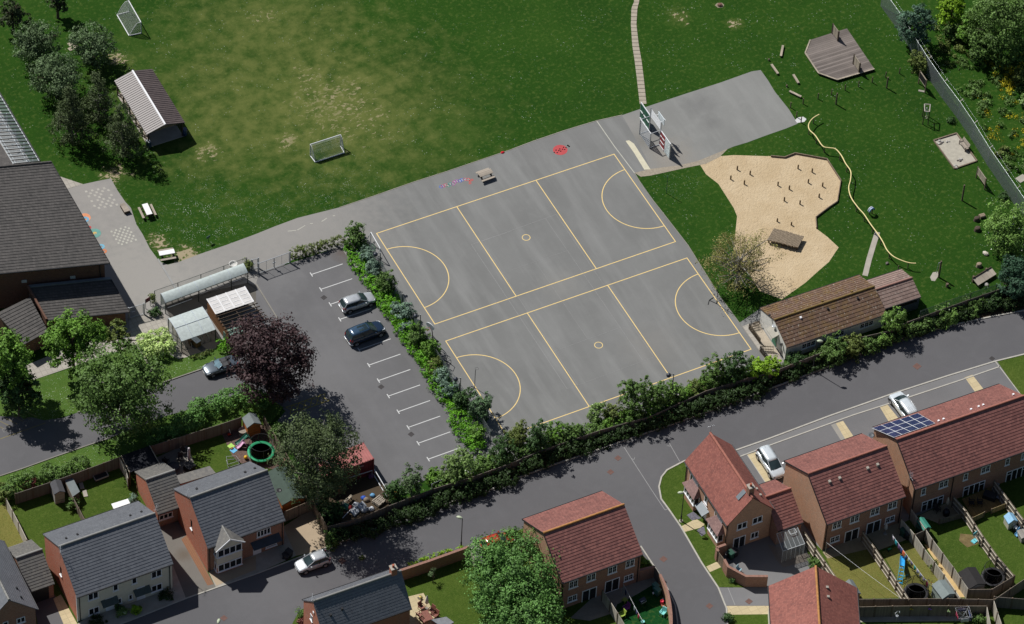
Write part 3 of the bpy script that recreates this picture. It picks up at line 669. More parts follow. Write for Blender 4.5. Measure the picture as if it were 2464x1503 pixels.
for a in (('11',490,647,.55,M_drain,'dark drain grating near the gate end of the car park'),('11',903,1292,.55,M_drain,'dark drain grating in the middle of the car park'),('12',1121,131,.55,M_drain,'dark drain grating near the far end of the car park'),('31',1617,1087,.5,M_drain,'dark drain grating at the kerb by the right hand verge')): cover(*a, z=.014)
# ------------------------------------------------------------------ buildings
M_brick = brickwall('brown_shade_brick', (.30,.135,.085), (.36,.30,.24))  # brown walls, also fronts of tan and orange houses with shade in the colour
M_brickm = brickwall('tan_brick', (.47,.25,.15), (.44,.37,.29), .2)
M_brickr = brickwall('orange_brick', (.43,.135,.078), (.40,.30,.24), .18)
M_brickd = brickwall('school_brick', (.16,.075,.05), (.16,.13,.11))
M_render = plain('cream_render', (.62,.58,.47), .9, .2, var=.06)
M_whitew = plain('white_washed_wall', (.74,.72,.66), .9, .2, var=.1)
M_red = tileroof('red_tile', (.19,.068,.055), (.31,.12,.095), (.09,.04,.036), joint=.35, spec=.8, rough=.6)
M_redp = tileroof('red_plain_tile', (.20,.07,.056), (.32,.12,.092), (.11,.05,.046), .21, .21, joint=.25)
M_grey = tileroof('grey_tile', (.115,.122,.138), (.155,.162,.178), (.075,.075,.085), joint=.25, spec=.9, rough=.55)
M_greyw = tileroof('weathered_grey_tile', (.135,.13,.125), (.19,.18,.16), (.08,.08,.08), joint=.25)
M_hut = tileroof('mossy_brown_tile', (.115,.07,.048), (.165,.10,.07), (.06,.04,.03), .3, .42, moss=(.17,.105,.03), mossamt=.35, lichen=.6)
M_hutx = tileroof('faded_brown_tile', (.20,.14,.12), (.27,.19,.16), (.12,.08,.07), .3, .4, lichen=.5)
M_school = tileroof('dark_school_tile', (.075,.07,.066), (.115,.105,.098), (.04,.038,.038), .3, .34, joint=.6)
M_shelt = tileroof('brown_ribbed_tile', (.085,.065,.062), (.115,.09,.085), (.05,.04,.04), .3, .35, joint=.5); M_shelt.node_tree.nodes['Principled BSDF'].inputs['Roughness'].default_value = .46; M_shelt.node_tree.nodes['Principled BSDF'].inputs['Specular IOR Level'].default_value = .45
M_ridger = plain('red_ridge_tile', (.34,.135,.10), .8, .2, var=.2, scale=4)
M_ridgem = plain('lichen_ridge_tile', (.42,.20,.07), .8, .2, var=.25, scale=3)
M_ridgeg = plain('grey_ridge_tile', (.24,.235,.22), .8, .2, var=.15)
M_upvc = plain('white_frame', (.8,.8,.81), .4, .4, var=.05)
M_black = plain('black_plastic', (.018,.018,.02), .5, .4)
M_pane = glassmat('dark_window_glass', (.012,.014,.017))
M_lead = plain('lead_sheet', (.17,.20,.22), .55, .4)
M_dkroof = plain('dark_felt', (.075,.095,.09), .8, .2)
M_metal = plain('grey_galvanised', (.42,.44,.46), .4, .5, metal=.6)
M_timber = wood('weathered_fence_boards', (.20,.155,.115), .1, 0, .2)
M_timberp = wood('pale_fence_boards', (.36,.31,.24), .15, 0, .2)
M_stain = wood('orange_stained_boards', (.38,.13,.035), .12, 1)
M_post = plain('timber_post', (.15,.115,.085), .9, .1, var=.3, scale=6)
M_door = plain('white_door', (.72,.73,.75), .4, .4, var=.04)

def slope_mesh(mb, L, y0, z0, y1, z1, gauge, lip, x0=0.0):
    """tile courses from eaves (y0,z0) to ridge (y1,z1): each course tilts and ends in a real lip"""
    ln = math.hypot(y1-y0, z1-z0); n = max(2, round(ln/gauge)); ny, nz = -(z1-z0)/ln, abs(y1-y0)/ln
    if y1 < y0: ny = (z1-z0)/ln
    g_ = 1/n
    for i in range(n):
        e_ = (i+1)*g_; w_ = e_-.075/ln
        pr = [(i*g_,0),(w_,0),(w_,-lip*.8),(e_,-lip*.8),(e_,0)] if gauge > .25 else [(i*g_,-.03),(i*g_,lip),(e_,0)]
        pt = [(lerp(y0,y1,a)+ny*h, lerp(z0,z1,a)+nz*h) for a, h in pr]
        for (ya,za),(yb,zb) in zip(pt,pt[1:]):
            q = [(x0,ya,za),(x0+L,ya,za),(x0+L,yb,zb),(x0,yb,zb)]
            mb.quad(*(q[::-1] if y1 < y0 else q))
def ridge_mesh(mb, p, q, r=.13, seg=.45):
    p, q = V(p), V(q); n = max(1, round((q-p).length/seg))
    for i in range(n):
        a = p.lerp(q, i/n); b = p.lerp(q, (i+1)/n); d = (b-a).normalized()
        mb.tube([a+V((0,0,-.03)), b+V((0,0,-.03))], [r*1.08, r*.96], 10, True)
class House:
    def __init__(s, name, label, cat, F1, rz, L, D, ze, zr, roof, wall, ridge=None, gauge=.33, lip=.04, ov=.28, gv=.06, zb=0.0, group=None, gable=None, gutter=True, ridge_r=.13, yr=None, roofname='roof'):
        s.L, s.D, s.ze, s.zr, s.ov, s.gv = L, D, ze, zr, ov, gv
        s.rz = math.radians(rz); s.o = V((F1[0],F1[1],0)); s.root = thing(name, label, cat, s.o, s.rz, group)
        s.inv = (Matrix.Translation(s.o) @ Matrix.Rotation(s.rz,4,'Z')).inverted()
        yr = D/2 if yr is None else yr; s.yr = yr
        mb = MB(); x0, x1, y0, y1 = gv, L-gv, ov, D-ov
        zf = ze + (zr-ze)*ov/yr - .1; zk = ze + (zr-ze)*ov/(D-yr) - .1; zt = zr-.11
        vs = [(x0,y0,zb),(x1,y0,zb),(x1,y1,zb),(x0,y1,zb),(x0,y0,zf),(x1,y0,zf),(x1,y1,zk),(x0,y1,zk),(x0,yr,zt),(x1,yr,zt)]
        fr = [(0,1,5,4),(2,3,7,6)]; gb = [(1,2,6,9,5),(3,0,4,8,7)]
        mb.add(vs, fr+gb); s.wall = mb.build('wall', wall, s.root)
        if gable is not None: MB().quad((x0-.004,y0-.006,zb),(x1+.004,y0-.006,zb),(x1+.004,y0-.006,zf),(x0-.004,y0-.006,zf)).build('front_wall', gable, s.root)  # separate front skin; brick ones carry the shade in their colour
        rm = MB(); slope_mesh(rm, L, 0, ze, yr, zr, gauge, lip); slope_mesh(rm, L, D, ze, yr, zr, gauge, lip)
        t = .13; k = .05
        rm.add([(0,0,ze-t),(0,yr,zr-t),(0,D,ze-t),(0,D,ze-k),(0,yr,zr-k),(0,0,ze-k),(L,0,ze-t),(L,yr,zr-t),(L,D,ze-t),(L,D,ze-k),(L,yr,zr-k),(L,0,ze-k)],
               [(0,5,4,1),(1,4,3,2),(6,7,10,11),(7,8,9,10),(0,1,7,6),(1,2,8,7),(0,6,11,5),(2,3,9,8)])
        s.roof = rm.build(roofname, roof, s.root)
        if ridge:
            r = MB(); ridge_mesh(r, (-.01,yr,zr+.05), (L+.01,yr,zr+.05), ridge_r); r.build('ridge_tiles', ridge, s.roof)
        if gutter:
            for yg in (-.06, D+.06): MB().tube([(0,yg,ze-.05),(L,yg,ze-.05)], .06, 8).build('gutter', M_black, s.roof)
    def plane(s, face, out=0.0):
        return {'f': (V((0,s.ov-out,0)), V((1,0,0)), V((0,-1,0))), 'l': (V((s.gv-out,0,0)), V((0,-1,0)), V((-1,0,0))),
                'r': (V((s.L-s.gv+out,0,0)), V((0,1,0)), V((1,0,0))), 'b': (V((0,s.D-s.ov+out,0)), V((-1,0,0)), V((0,1,0)))}[face]
    def pick(s, t, x, y, face='f', out=0.0):
        p0, tx, n = s.plane(face, out); o = s.inv @ CAMP; d = s.inv.to_3x3() @ ray(t, x, y)
        return o + d*((p0-o).dot(n)/d.dot(n))
    def pick_roof(s, t, x, y, front=True):
        sg = 1 if front else -1; k = (s.zr-s.ze)/(s.yr if front else s.D-s.yr)
        n = V((0,-k*sg,1)).normalized(); p0 = V((0,0 if front else s.D,s.ze)); o = s.inv @ CAMP; d = s.inv.to_3x3() @ ray(t,x,y)
        return o + d*((p0-o).dot(n)/d.dot(n)), n
    def box(s, mb, c, tx, n, w, h, z0, d0, d1):    # box on a wall: width w centred on c, from z0 up h, from depth d0 to d1 along the normal
        a = c - tx*(w/2); b = c + tx*(w/2); q = [V((p.x,p.y,z0)) for p in (a+n*d1, b+n*d1, b+n*d0, a+n*d0)]
        mb.hexa(q + [p+V((0,0,h)) for p in q])
    def window(s, t, x, y, w, h, panes=2, face='f', kind='window', out=0.0, sill=True, at=None, bars=True, frame=None, toplight=False):
        c = at or s.pick(t,x,y,face,out); p0, tx, n = s.plane(face,out)
        z0 = c.z-h/2; c = V((c.x,c.y,0)); f = .1 if h > 1.6 else .085; mb = MB()
        s.box(mb, c, tx, n, w, f, z0, -.03, .05); s.box(mb, c, tx, n, w, f, z0+h-f, -.03, .05)
        for i in range(panes+1):
            e = c + tx*(-w/2+f/2+(w-f)*i/panes); s.box(mb, e, tx, n, f if i in (0,panes) else .09, h-2*f, z0+f, -.03, .05 if i in (0,panes) else .055)
        if toplight:
            for i in range(panes):
                if i in (0,panes-1): e = c + tx*(-w/2+f/2+(w-f)*(i+.5)/panes); s.box(mb, e, tx, n, (w-f)/panes-.1, .07, z0+h*.72, -.03, .045)
        elif bars and h < 1.6:
            for i in range(panes):
                e = c + tx*(-w/2+f/2+(w-f)*(i+.5)/panes); s.box(mb, e, tx, n, .022, h-2*f, z0+f, .0, .032); s.box(mb, e, tx, n, (w-f)/panes-.1, .022, z0+h/2-.01, .0, .03)
        fo = mb.build(kind, frame or M_upvc, s.root)
        mb = MB(); s.box(mb, c, tx, n, w-2*f-.004, h-2*f-.004, z0+f+.002, -.05, .016); mb.build('pane', M_pane, fo)
        if sill:
            mb = MB(); s.box(mb, c, tx, n, w+.14, .07, z0-.075, -.03, .11); mb.build('sill', M_upvc if not frame else frame, fo)
        return fo
    def door(s, t, x, y, w=.95, h=2.05, face='f', mat=None, out=0.0):
        c = s.pick(t,x,y,face,out); p0, tx, n = s.plane(face,out); c = V((c.x,c.y,0)); mb = MB()
        s.box(mb, c, tx, n, w, h, .05, -.03, .05); d = mb.build('door', mat or M_door, s.root)
        mb = MB(); s.box(mb, c+tx*(w*.36), tx, n, .05, .14, 1.0, .05, .1); mb.build('handle', M_metal, d)
        mb = MB(); s.box(mb, c, tx, n, .3, .12, 1.5, .05, .058); mb.build('letter_pane', M_pane, d)
        return d
    def canopy(s, t, x, y, w, dp, mat, face='f', th=.1, drop=.35):
        c = s.pick(t,x,y,face,dp*.5); p0, tx, n = s.plane(face); z = c.z; c = V((c.x,c.y,0)); c = c + n*((p0-c).dot(n))
        a, b = c-tx*(w/2), c+tx*(w/2); u = V((0,0,1)); q = [a+u*(z+drop/2), b+u*(z+drop/2), b+n*dp+u*(z-drop/2), a+n*dp+u*(z-drop/2)]
        return MB().hexa([q[3]-u*th,q[2]-u*th,q[1]-u*th,q[0]-u*th,q[3],q[2],q[1],q[0]]).build('porch_canopy', mat, s.root)
    def pipe(s, x, face='f'):
        p0, tx, n = s.plane(face); p = p0 + tx*x + n*.06
        MB().tube([(p.x,p.y,.05),(p.x,p.y,s.ze-.35),(p.x+n.x*(s.ov-.06),p.y+n.y*(s.ov-.06),s.ze-.08)], .05, 8).build('downpipe', M_black, s.root)
    def vent(s, t, x, y, front, mat, sz=.24):
        p, n = s.pick_roof(t,x,y,front); sg = 1 if front else -1
        MB().add([p+V((-sz/2,-sz*.5*sg,-.12)), p+V((sz/2,-sz*.5*sg,-.12)), p+V((sz/2,sz*.5*sg,.06)), p+V((-sz/2,sz*.5*sg,.06)), p+V((-sz/2,-sz*.5*sg,.16)), p+V((sz/2,-sz*.5*sg,.16)), p+V((sz/2,sz*.5*sg,.2)), p+V((-sz/2,sz*.5*sg,.2))],
                 [(3,2,1,0),(4,5,6,7),(0,1,5,4),(1,2,6,5),(2,3,7,6),(3,0,4,7)]).build('roof_vent', mat, s.roof)
    def chimney(s, x, y, w, d, z0, z1, brick):
        c = MB().box(x-w/2,x+w/2,y-d/2,y+d/2,z0,z1).build('chimney', brick, s.roof)
        # chimney hangs under the roof, pot and cap would be a fourth level, so they join the chimney as siblings
        MB().box(x-w/2-.05,x+w/2+.05,y-d/2-.05,y+d/2+.05,z1,z1+.09).build('chimney_cap', M_conc, s.roof)
        MB().lathe((x,y,z1+.09), [(.13,0),(.15,.05),(.12,.1),(.11,.3),(.14,.34),(.1,.35)], 14).build('chimney_pot', plain('terracotta',(.38,.12,.07),.8,.2), s.roof)
    def aerial(s, p, h=1.0, ang=.3, n=6, ln=1.0):
        t = MB(); p = V(p); t.tube([p+V((0,0,-.5)), p+V((0,0,h))], .022, 6); d = V((math.cos(ang),math.sin(ang),0)); e = V((-d.y,d.x,0)); q = p+V((0,0,h-.05))
        t.tube([q-d*ln*.5, q+d*ln*.5], .016, 5)
        for i in range(n): c = q + d*ln*(i/(n-1)-.5); t.tube([c-e*.22, c+e*.22], .009, 4)
        t.build('aerial', M_metal, s.root)
    def bargeboard(s, face, mat):
        x = -.02 if face == 'l' else s.L+.02; mb = MB()
        for yb in (-.02, s.D+.02): MB().bar((x,yb,s.ze-.04),(x,s.yr,s.zr-.04),.05,.16).build('bargeboard', mat, s.roof)

# --- red-roofed semi in the middle
h = House('house', 'red roofed brick house beside the rounded tree, yellow lichen along its ridge', 'house', (-5.78,-57.55), -.5, 9.53, 9.5, 4.9, 7.91, M_red, M_brickm, M_ridgem, gable=M_brick)
for x, y in ((443,1213),(572,1163),(725,1108),(852,1063)): h.window('22',x,y,1.05,1.15)
for x, y in ((435,1315),(842,1165)): h.window('22',x,y,1.1,.95)
for x, y in ((557,1290),(722,1222)): h.window('22',x,y,1.75,2.05,2,kind='patio_door',sill=False)
for x in (.25,9.25): h.pipe(x)
h.bargeboard('l', M_black)
MB().box(-.03,.045,1.6,1.68,2.6,2.72).build('air_vent', M_ridger, h.root)
# --- left houses
h = House('house', 'house with cream rendered front and orange brick gable under a grey roof', 'house', (-52.38,-37.73), -.2, 10.9, 9.35, 4.39, 7.54, M_grey, M_brickr, M_ridgeg, gable=M_render)
for x, y, w, hh, n in ((673,1298,1.2,1.1,2),(835,1237,.6,1.0,1),(970,1187,.6,1.0,1),(1130,1138,1.2,1.1,2),(678,1405,1.2,1.05,2),(866,1333,.4,.9,1),(943,1306,.45,.85,1),(1132,1238,1.25,1.05,2)): h.window('02',x,y,w,hh,n,bars=False)
h.door('02',795,1400); h.door('02',1020,1318)
for x, y in ((796,1340),(1030,1262)): h.canopy('02',x,y,1.85,.75,M_dkroof)
for x in (.35,10.55): h.pipe(x)
MB().box(.0,.06,.2,.29,0,4.5).build('corner_trim', M_upvc, h.root)
for x, y in ((478,885),(560,857),(942,720),(1022,693)): h.vent('02',x,y,False,M_black,.2)
MB().add([(.045,4.4,2.9),(.045,4.75,2.9),(.03,4.75,4.3),(.03,4.4,4.3)],[(0,1,2,3)]).build('narrow_window', M_pane, h.root)
MB().box(-.06,.05,4.3,4.85,2.75,2.9).build('sill', M_upvc, h.root)
h.aerial((-.1,3.9,7.0), 1.1, 1.2); h.aerial((10.95,4.5,7.7), 1.0, .9)
h2 = House('house', 'orange brick house with grey roof and a two storey bay beside the gravel drive', 'house', (-37.35,-37.32), .4, 9.0, 9.0, 4.29, 7.70, M_grey, M_brickr, M_ridgeg, gable=M_brick)
h2.window('12',55,838,1.6,1.0,4,bars=False); h2.window('12',110,935,1.3,.3,1,bars=False)
h2.canopy('12',75,905,3.3,.9,plain('slate_blue_felt',(.06,.075,.095),.8,.2)); h2.door('12',8,990)
for x in (.3,8.75): h2.pipe(x)
for x, y in ((1422,528),(1772,407),(1842,380)): h2.vent('02',x,y,False,M_black,.22)
MB().add([(.045,4.2,2.7),(.045,4.5,2.7),(.03,4.5,4.2),(.03,4.2,4.2)],[(0,1,2,3)]).build('narrow_window', M_pane, h2.root); MB().box(-.06,.05,4.1,4.6,2.55,2.7).build('sill', M_upvc, h2.root)
h2.aerial((-.05,4.9,7.3), 1.0, 1.0)
# two-storey bay with its own gabled roof
bo = .75; pa = h2.pick('02',1568,1000,'f',bo); pb = h2.pick('02',1752,960,'f',bo); bx0, bx1, by = pa.x, pb.x, h2.ov-bo; bm = (bx0+bx1)/2
bay = MB().box(bx0,bx1,by,h2.ov+.05,0,1.0).build('bay', M_brickr, h2.root)
MB().box(bx0+.02,bx1-.02,by+.02,h2.ov+.04,1.0,4.1).build('bay_panel', M_render, bay)
for z, (x, y) in ((0,(1660,968)),(1,(1660,1072))):
    p = h2.pick('02',x,y,'f',bo); h2.window(None,0,0,bx1-bx0-.15,1.15,4,at=V((bm,by,p.z)),out=bo,bars=False)
    h2.window(None,0,0,bo-.15,1.15,1,'l',at=V((bx0,(by+h2.ov)/2,p.z)),out=h2.gv-bx0,bars=False)
zz0, zz1 = 4.05, 5.35; mb = MB(); yb = (zz1-h2.ze)/((h2.zr-h2.ze)/h2.yr)
A, B, C_ = V((bx0-.2,by-.25,zz0)), V((bx1+.2,by-.25,zz0)), V((bm,by-.25,zz1))
mb.add([A,B,C_,V((bx0-.2,h2.ov+.1,zz0)),V((bx1+.2,h2.ov+.1,zz0)),V((bm,yb+.15,zz1)),V((bx0-.2,.6,zz0+.1)),V((bx1+.2,.6,zz0+.1))], [(0,2,5,6),(2,1,7,5),(3,0,6),(1,4,7)])
mb.build('bay_roof', M_greyw, bay); MB().add([A+V((.15,.12,0)),B+V((-.15,.12,0)),C_+V((0,.12,-.1))],[(0,1,2)]).build('bay_gable', M_render, bay)
mb = MB(); mb.bar(A,C_,.06,.16); mb.bar(C_,B,.06,.16); mb.build('bargeboard', M_upvc, bay); mb = MB(); ridge_mesh(mb,C_,(bm,yb,zz1),.09); mb.build('bay_ridge', M_ridgeg, bay)
# satellite dish on the right verge
mb = MB(); mb.tube([(9.0,2.6,5.9),(9.35,2.5,6.2)], .025, 6); mb.lathe((9.4,2.5,6.25), [(.02,0),(.2,.03),(.3,.08),(.31,.09),(.2,.045),(.02,.02)], 16); mb.build('satellite_dish', M_black, h2.root)
# lower left house, gable to the front
hb = House('house', 'grey roofed brick house cut by the lower left corner of the frame', 'house', (-56.62,-37.49), 88.97, 10.0, 6.1, 4.4, 7.55, M_grey, M_brick, M_ridgeg, lip=.02)
hb.window('02',150,1473,.95,.85,2,'l',bars=False); hb.window('02',40,1503,.6,.85,1,'l',bars=False)
for x, y in ((122,1245),(153,1310)): hb.vent('02',x,y,True,M_black,.2)
# bottom house with chimney
h = House('house', 'dark grey roofed brick house with a chimney at the right end, below the road', 'house', (-31.52,-53.79), -1.0, 10.0, 5.62, 4.9, 7.93, M_grey, M_brickr, M_ridgeg)
h.chimney(9.15, 2.95, .62, .62, 7.0, 8.75, M_brickr); h.window('12',402,1455,.5,.9,1,'l',bars=False); h.aerial((-.05,2.9,7.6), 1.0, 1.1)
MB().box(-.02,.045,2.6,2.85,6.0,6.3).build('alarm_box', M_upvc, h.root)
for x, y in ((540,1440),(622,1395)): h.vent('12',x,y,True,M_black,.2)
MB().add([(9.3,2.1,7.0),(9.95,2.1,7.0),(9.95,2.75,7.75),(9.3,2.75,7.75)],[(0,1,2,3)]).build('lead_flashing', M_lead, h.roof)
# garages
ga = House('garage', 'grey roofed garage with its opening in deep shade, between the two left hand houses', 'garage', (-56.2,-33.62), -.4, 2.95, 6.55, 2.5, 4.54, M_greyw, M_brick, M_ridgeg, gutter=False)
p = ga.plane('f'); MB().box(.25,2.35,ga.ov-.006,ga.ov+.03,0,2.1).build('opening_shade', M_black, ga.root)  # black panel stands in for the shade inside the open garage
gb = House('garage', 'grey roofed brick garage with a white window, joined to the bay fronted house', 'garage', (-39.74,-29.57), -.6, 3.35, 6.45, 2.6, 4.74, M_greyw, M_brickr, M_ridgeg, gable=M_brick)
gb.window('02',1198,720,1.55,.8,3,bars=False)
# lower garden roof behind
r1 = MB(); q = [g('02',1270,500,2.3), g('02',1240,440,2.3), g('02',1515,360,2.3), g('02',1560,412,2.3)]
t = thing('outbuilding', 'low flat grey roofed extension behind the bay fronted house', 'outbuilding', (q[0].x,q[0].y,0)); o = V((q[0].x,q[0].y,0))
MB().prism([p-o for p in q],2.2,2.32).build('roof', M_greyw, t); cq = sum(q, V())/4; MB().prism([p.lerp(cq,.08)-o for p in q],0,2.198).build('wall', M_brickr, t)
# --- red row
h = House('house', 'red roofed brick house with four white roof vents, two back gardens below it', 'house', (23.53,-62.13), -.7, 9.65, 9.65, 4.73, 7.86, M_red, M_brickm, M_ridger, gable=M_brick)
for x, y in ((497,786),(625,740),(772,688),(898,643)): h.window('32',x,y,1.1,1.15)
for x, y in ((482,887),(880,744)): h.window('32',x,y,1.15,.95)
for x, y in ((603,863),(760,803)): h.window('32',x,y,1.75,2.05,2,kind='patio_door',sill=False)
for x, y in ((445,475),(518,450),(720,378),(792,353)): h.vent('32',x,y,True,M_conc,.28)
for x in (.25,9.4): h.pipe(x)
h.bargeboard('l', M_black)
h = House('terrace', 'long red roofed brick terrace with solar panels at the right edge of the frame', 'house', (34.53,-61.84), -1.3, 15.85, 9.54, 4.73, 7.83, M_red, M_brickm, M_ridger, gable=M_brick)
for x, y, w, n in ((1123,543,.55,1),(1268,490,1.1,2),(1428,436,.55,1),(1572,382,1.1,2),(1730,328,.55,1),(1850,285,.7,2)): h.window('32',x,y,w,1.1,n)
for x, y in ((1185,638),(1485,530),(1795,420)): h.window('32',x,y,2.7,2.05,4,kind='patio_door',sill=True,toplight=True)
for x in (.25,5.0): h.pipe(x)
h.bargeboard('l', M_black)
sp = MB(); sl = MB()
cor = [h.pick_roof('32',x,y,False)[0] for x, y in ((752,92),(1085,-15),(1210,58),(912,160))]; n_ = V((0,(h.zr-h.ze)/(h.D-h.yr),1)).normalized()
cor = [c + n_*.12 for c in cor]
pvf = MB().hexa([c-n_*.05 for c in cor]+cor).build('solar_panel_array', plain('panel_frame',(.62,.64,.66),.4,.5), h.roof)
def bil(u, v): return cor[0].lerp(cor[1],u).lerp(cor[3].lerp(cor[2],u),v)
for i in range(5):
    for j in range(3):
        e = .035; a0_, a1_, b0_, b1_ = (i+e)/5, (i+1-e)/5, (j+e)/3, (j+1-e)/3
        sp.add([bil(a0_,b0_)+n_*.006,bil(a1_,b0_)+n_*.006,bil(a1_,b1_)+n_*.006,bil(a0_,b1_)+n_*.006],[(0,1,2,3)])
        for k in range(1,6): u = lerp(a0_,a1_,k/6); sl.bar(bil(u,b0_)+n_*.009, bil(u,b1_)+n_*.009, .018, .004)
t_ = NT('solar_cell', .12, .6); sp.build('cells', t_.out(t_.mix(t_.mapr(t_.noise(1,2),.3,.7), (.008,.012,.05), (.016,.024,.085))), h.roof); sl.build('cell_wires', plain('cell_wire',(.12,.15,.26),.4,.5), h.roof)
for x, y in ((1465,1457),(1520,1437),(1553,1425),(1770,1350)): h.vent('31',x,y,False,M_upvc,.2)
for x, y in ((1232,37),(1268,24)): h.vent('32',x,y,False,M_upvc,.2)
mb = MB(); mb.tube([(-.05,8.7,4.0),(-.5,8.8,4.4)], .03, 6); mb.lathe((-.55,8.8,4.4), [(.02,0),(.25,.04),(.38,.1),(.39,.11),(.25,.055),(.02,.02)], 16); mb.build('satellite_dish', plain('dish_grey',(.10,.11,.12),.5,.4), h.root)
mb = MB(); p = h.pick('32',1015,500,'l'); mb.tube([p+V((-.06,0,-.6)), p+V((-.06,0,2.4))], .025, 6)
for i in range(8): mb.tube([p+V((-.25,-.3+i*.02,1.6+i*.1)), p+V((.22,-.3+i*.02,1.6+i*.1))], .014, 4)
mb.tube([p+V((-.06,0,1.6)),p+V((-.06,-.75,1.7))], .02, 5); mb.build('aerial', M_metal, h.root)
# link garage and corner house
h = House('garage', 'low red roofed link building between the corner house and the four vent house', 'garage', (19.3,-59.35), -1.0, 3.1, 6.5, 2.7, 4.78, M_red, M_brick, M_ridger)
hc = House('house', 'corner house with steep red plain tile roof, two tiled bay windows and a chimney', 'house', (13.97,-47.83), -90.7, 9.87, 5.73, 4.5, 7.82, M_redp, M_brickm, M_ridger, gauge=.2, lip=.012, ridge_r=.15)
hc.chimney(9.0, 2.95, .62, .62, 6.9, 8.7, M_brick)
MB().add([(8.2,1.75,6.7),(8.75,1.75,6.7),(8.75,2.6,7.6),(8.2,2.6,7.6)],[(0,1,2,3)]).build('lead_flashing', M_lead, hc.roof)
for x, y, w in ((1315,475,1.7),(1403,600,.6),(1492,745,1.7)): hc.window('22',x,y,w,1.25,3 if w > 1 else 1,bars=False)
for x, y, w, hh in ((1662,790,1.2,1.0),(1773,748,1.2,1.0),(1752,857,.95,1.0)): hc.window('22',x,y,w,hh,2,'r',bars=False)
hc.window('22',1640,913,1.5,2.0,2,'r',kind='patio_door',sill=False); hc.door('22',1388,735); hc.canopy('22',1372,668,1.7,.85,M_lead)
for x in (.2,9.6): hc.pipe(x)
for k, (x, y) in enumerate(((1275,590),(1445,865))):
    p = hc.pick('22',x,y,'f',.75); cx = p.x; w = 2.3; dp = .75; by = hc.ov-dp
    b = MB().box(cx-w/2+.05,cx+w/2-.05,by+.05,hc.ov+.03,0,.85).build('bay_window', M_brickm, hc.root)
    MB().box(cx-w/2,cx+w/2,by-.02,hc.ov+.02,.85,1.0).build('bay_sill', M_upvc, b)
    MB().box(cx-w/2+.1,cx+w/2-.1,by+.1,hc.ov+.02,1.0,2.2).build('pane', M_pane, b)
    mb = MB()
    for i in range(5): xx = cx-w/2+.08+(w-.16)*i/4; mb.box(xx-.045,xx+.045,by+.03,by+.14,1.0,2.2)
    for xx in (cx-w/2+.08, cx+w/2-.08): mb.box(xx-.045,xx+.045,hc.ov-.1,hc.ov,1.0,2.2)
    mb.box(cx-w/2,cx+w/2,by,hc.ov,2.2,2.32); mb.build('bay_frame', M_upvc, b)
    mb = MB(); e = .2; z0, z1 = 2.32, 3.25
    mb.add([(cx-w/2-e,by-e,z0),(cx+w/2+e,by-e,z0),(cx+w/2+e,hc.ov,z0),(cx-w/2-e,hc.ov,z0),(cx-w/2+.45,hc.ov,z1),(cx+w/2-.45,hc.ov,z1)],[(0,1,5,4),(1,2,5),(3,0,4),(3,2,1,0)])
    mb.build('bay_roof', tileroof('purple_bay_tile', (.20,.12,.11), (.29,.18,.16), (.12,.08,.08), .2, .2) if k == 0 else bpy.data.materials['purple_bay_tile'], b)
    MB().box(cx-.6,cx+.6,hc.ov-.06,hc.ov,3.2,3.34).build('bay_flashing', M_lead, b)
mb = MB(); mb.tube([(.05,2.87,7.4),(.05,2.87,9.2)], .03, 6); mb.tube([(-.05,2.5,8.9),(.2,3.2,9.15)], .02, 5); mb.build('aerial', M_metal, hc.root)
for x, y in ((1768,528),(1795,572)): hc.vent('22',x,y,False,M_conc,.25)
# bottom right house (ridge runs towards the viewer)
hr = House('house', 'red roofed house at the lower right with a yellow lichened ridge', 'house', (13.9,-66.8), -116.3, 12.0, 9.28, 4.7, 8.15, M_redp, M_render, M_ridgem, gauge=.2, lip=.012)
for x, y in ((428,1240),(435,1308)): hr.vent('32',x,y,False,M_conc,.28)
# --- white hut by the court
h = House('hut', 'long low white hut with a mossy brown tiled roof beside the court', 'hut', (33.1,-36.45), -1.0, 12.7, 6.45, 2.3, 3.6, M_hut, M_whitew, plain('mossy_ridge',(.19,.13,.05),.9,.1,var=.3), gauge=.42, lip=.05, ov=.22)
for x, y in ((292,985),(500,912),(710,840)): h.window('31',x,y,1.75,.85,3)
h.door('31',48,945,1.0,1.9,'l',plain('green_door',(.03,.17,.1),.5,.4))
h.canopy('31',32,893,1.6,.8,plain('grey_asbestos',(.36,.34,.29),.9,.1),'l',.06,.3)
for x, y, w in ((20,775,.35),(105,985,.3)):
    p = h.pick('31',x,y,'l'); MB().obox((-.12,p.y,p.z),.25,.2,.18).build('floodlight', M_black, h.root)
p = h.pick('31',50,850,'l'); MB().lathe((-.03,p.y,p.z-.02),[(.001,0),(.26,.01),(.28,.05),(.22,.06),(.001,.06)],18).build('wall_vent', M_metal, h.root)
for x, y, m in ((236,795,M_upvc),(432,730,M_black),(648,655,M_black)): h.vent('31',x,y,True,m,.22)
for x, y in ((195,745),(390,676),(603,605)): h.vent('31',x,y,False,MATS[('mossy_ridge',)],.22)
hx = House('hut_extension', 'smaller pink brown tiled extension at the far end of the white hut', 'hut', (46.0,-35.75), -1.6, 4.7, 4.6, 2.1, 2.95, M_hutx, plain('dark_blue_boarding',(.07,.085,.11),.8,.2), plain('pink_ridge',(.30,.17,.14),.9,.1), gauge=.4, lip=.045, ov=.15)
MB().box(.4,4.3,.08,.149,1.35,1.95).build('window_band', M_pane, hx.root)

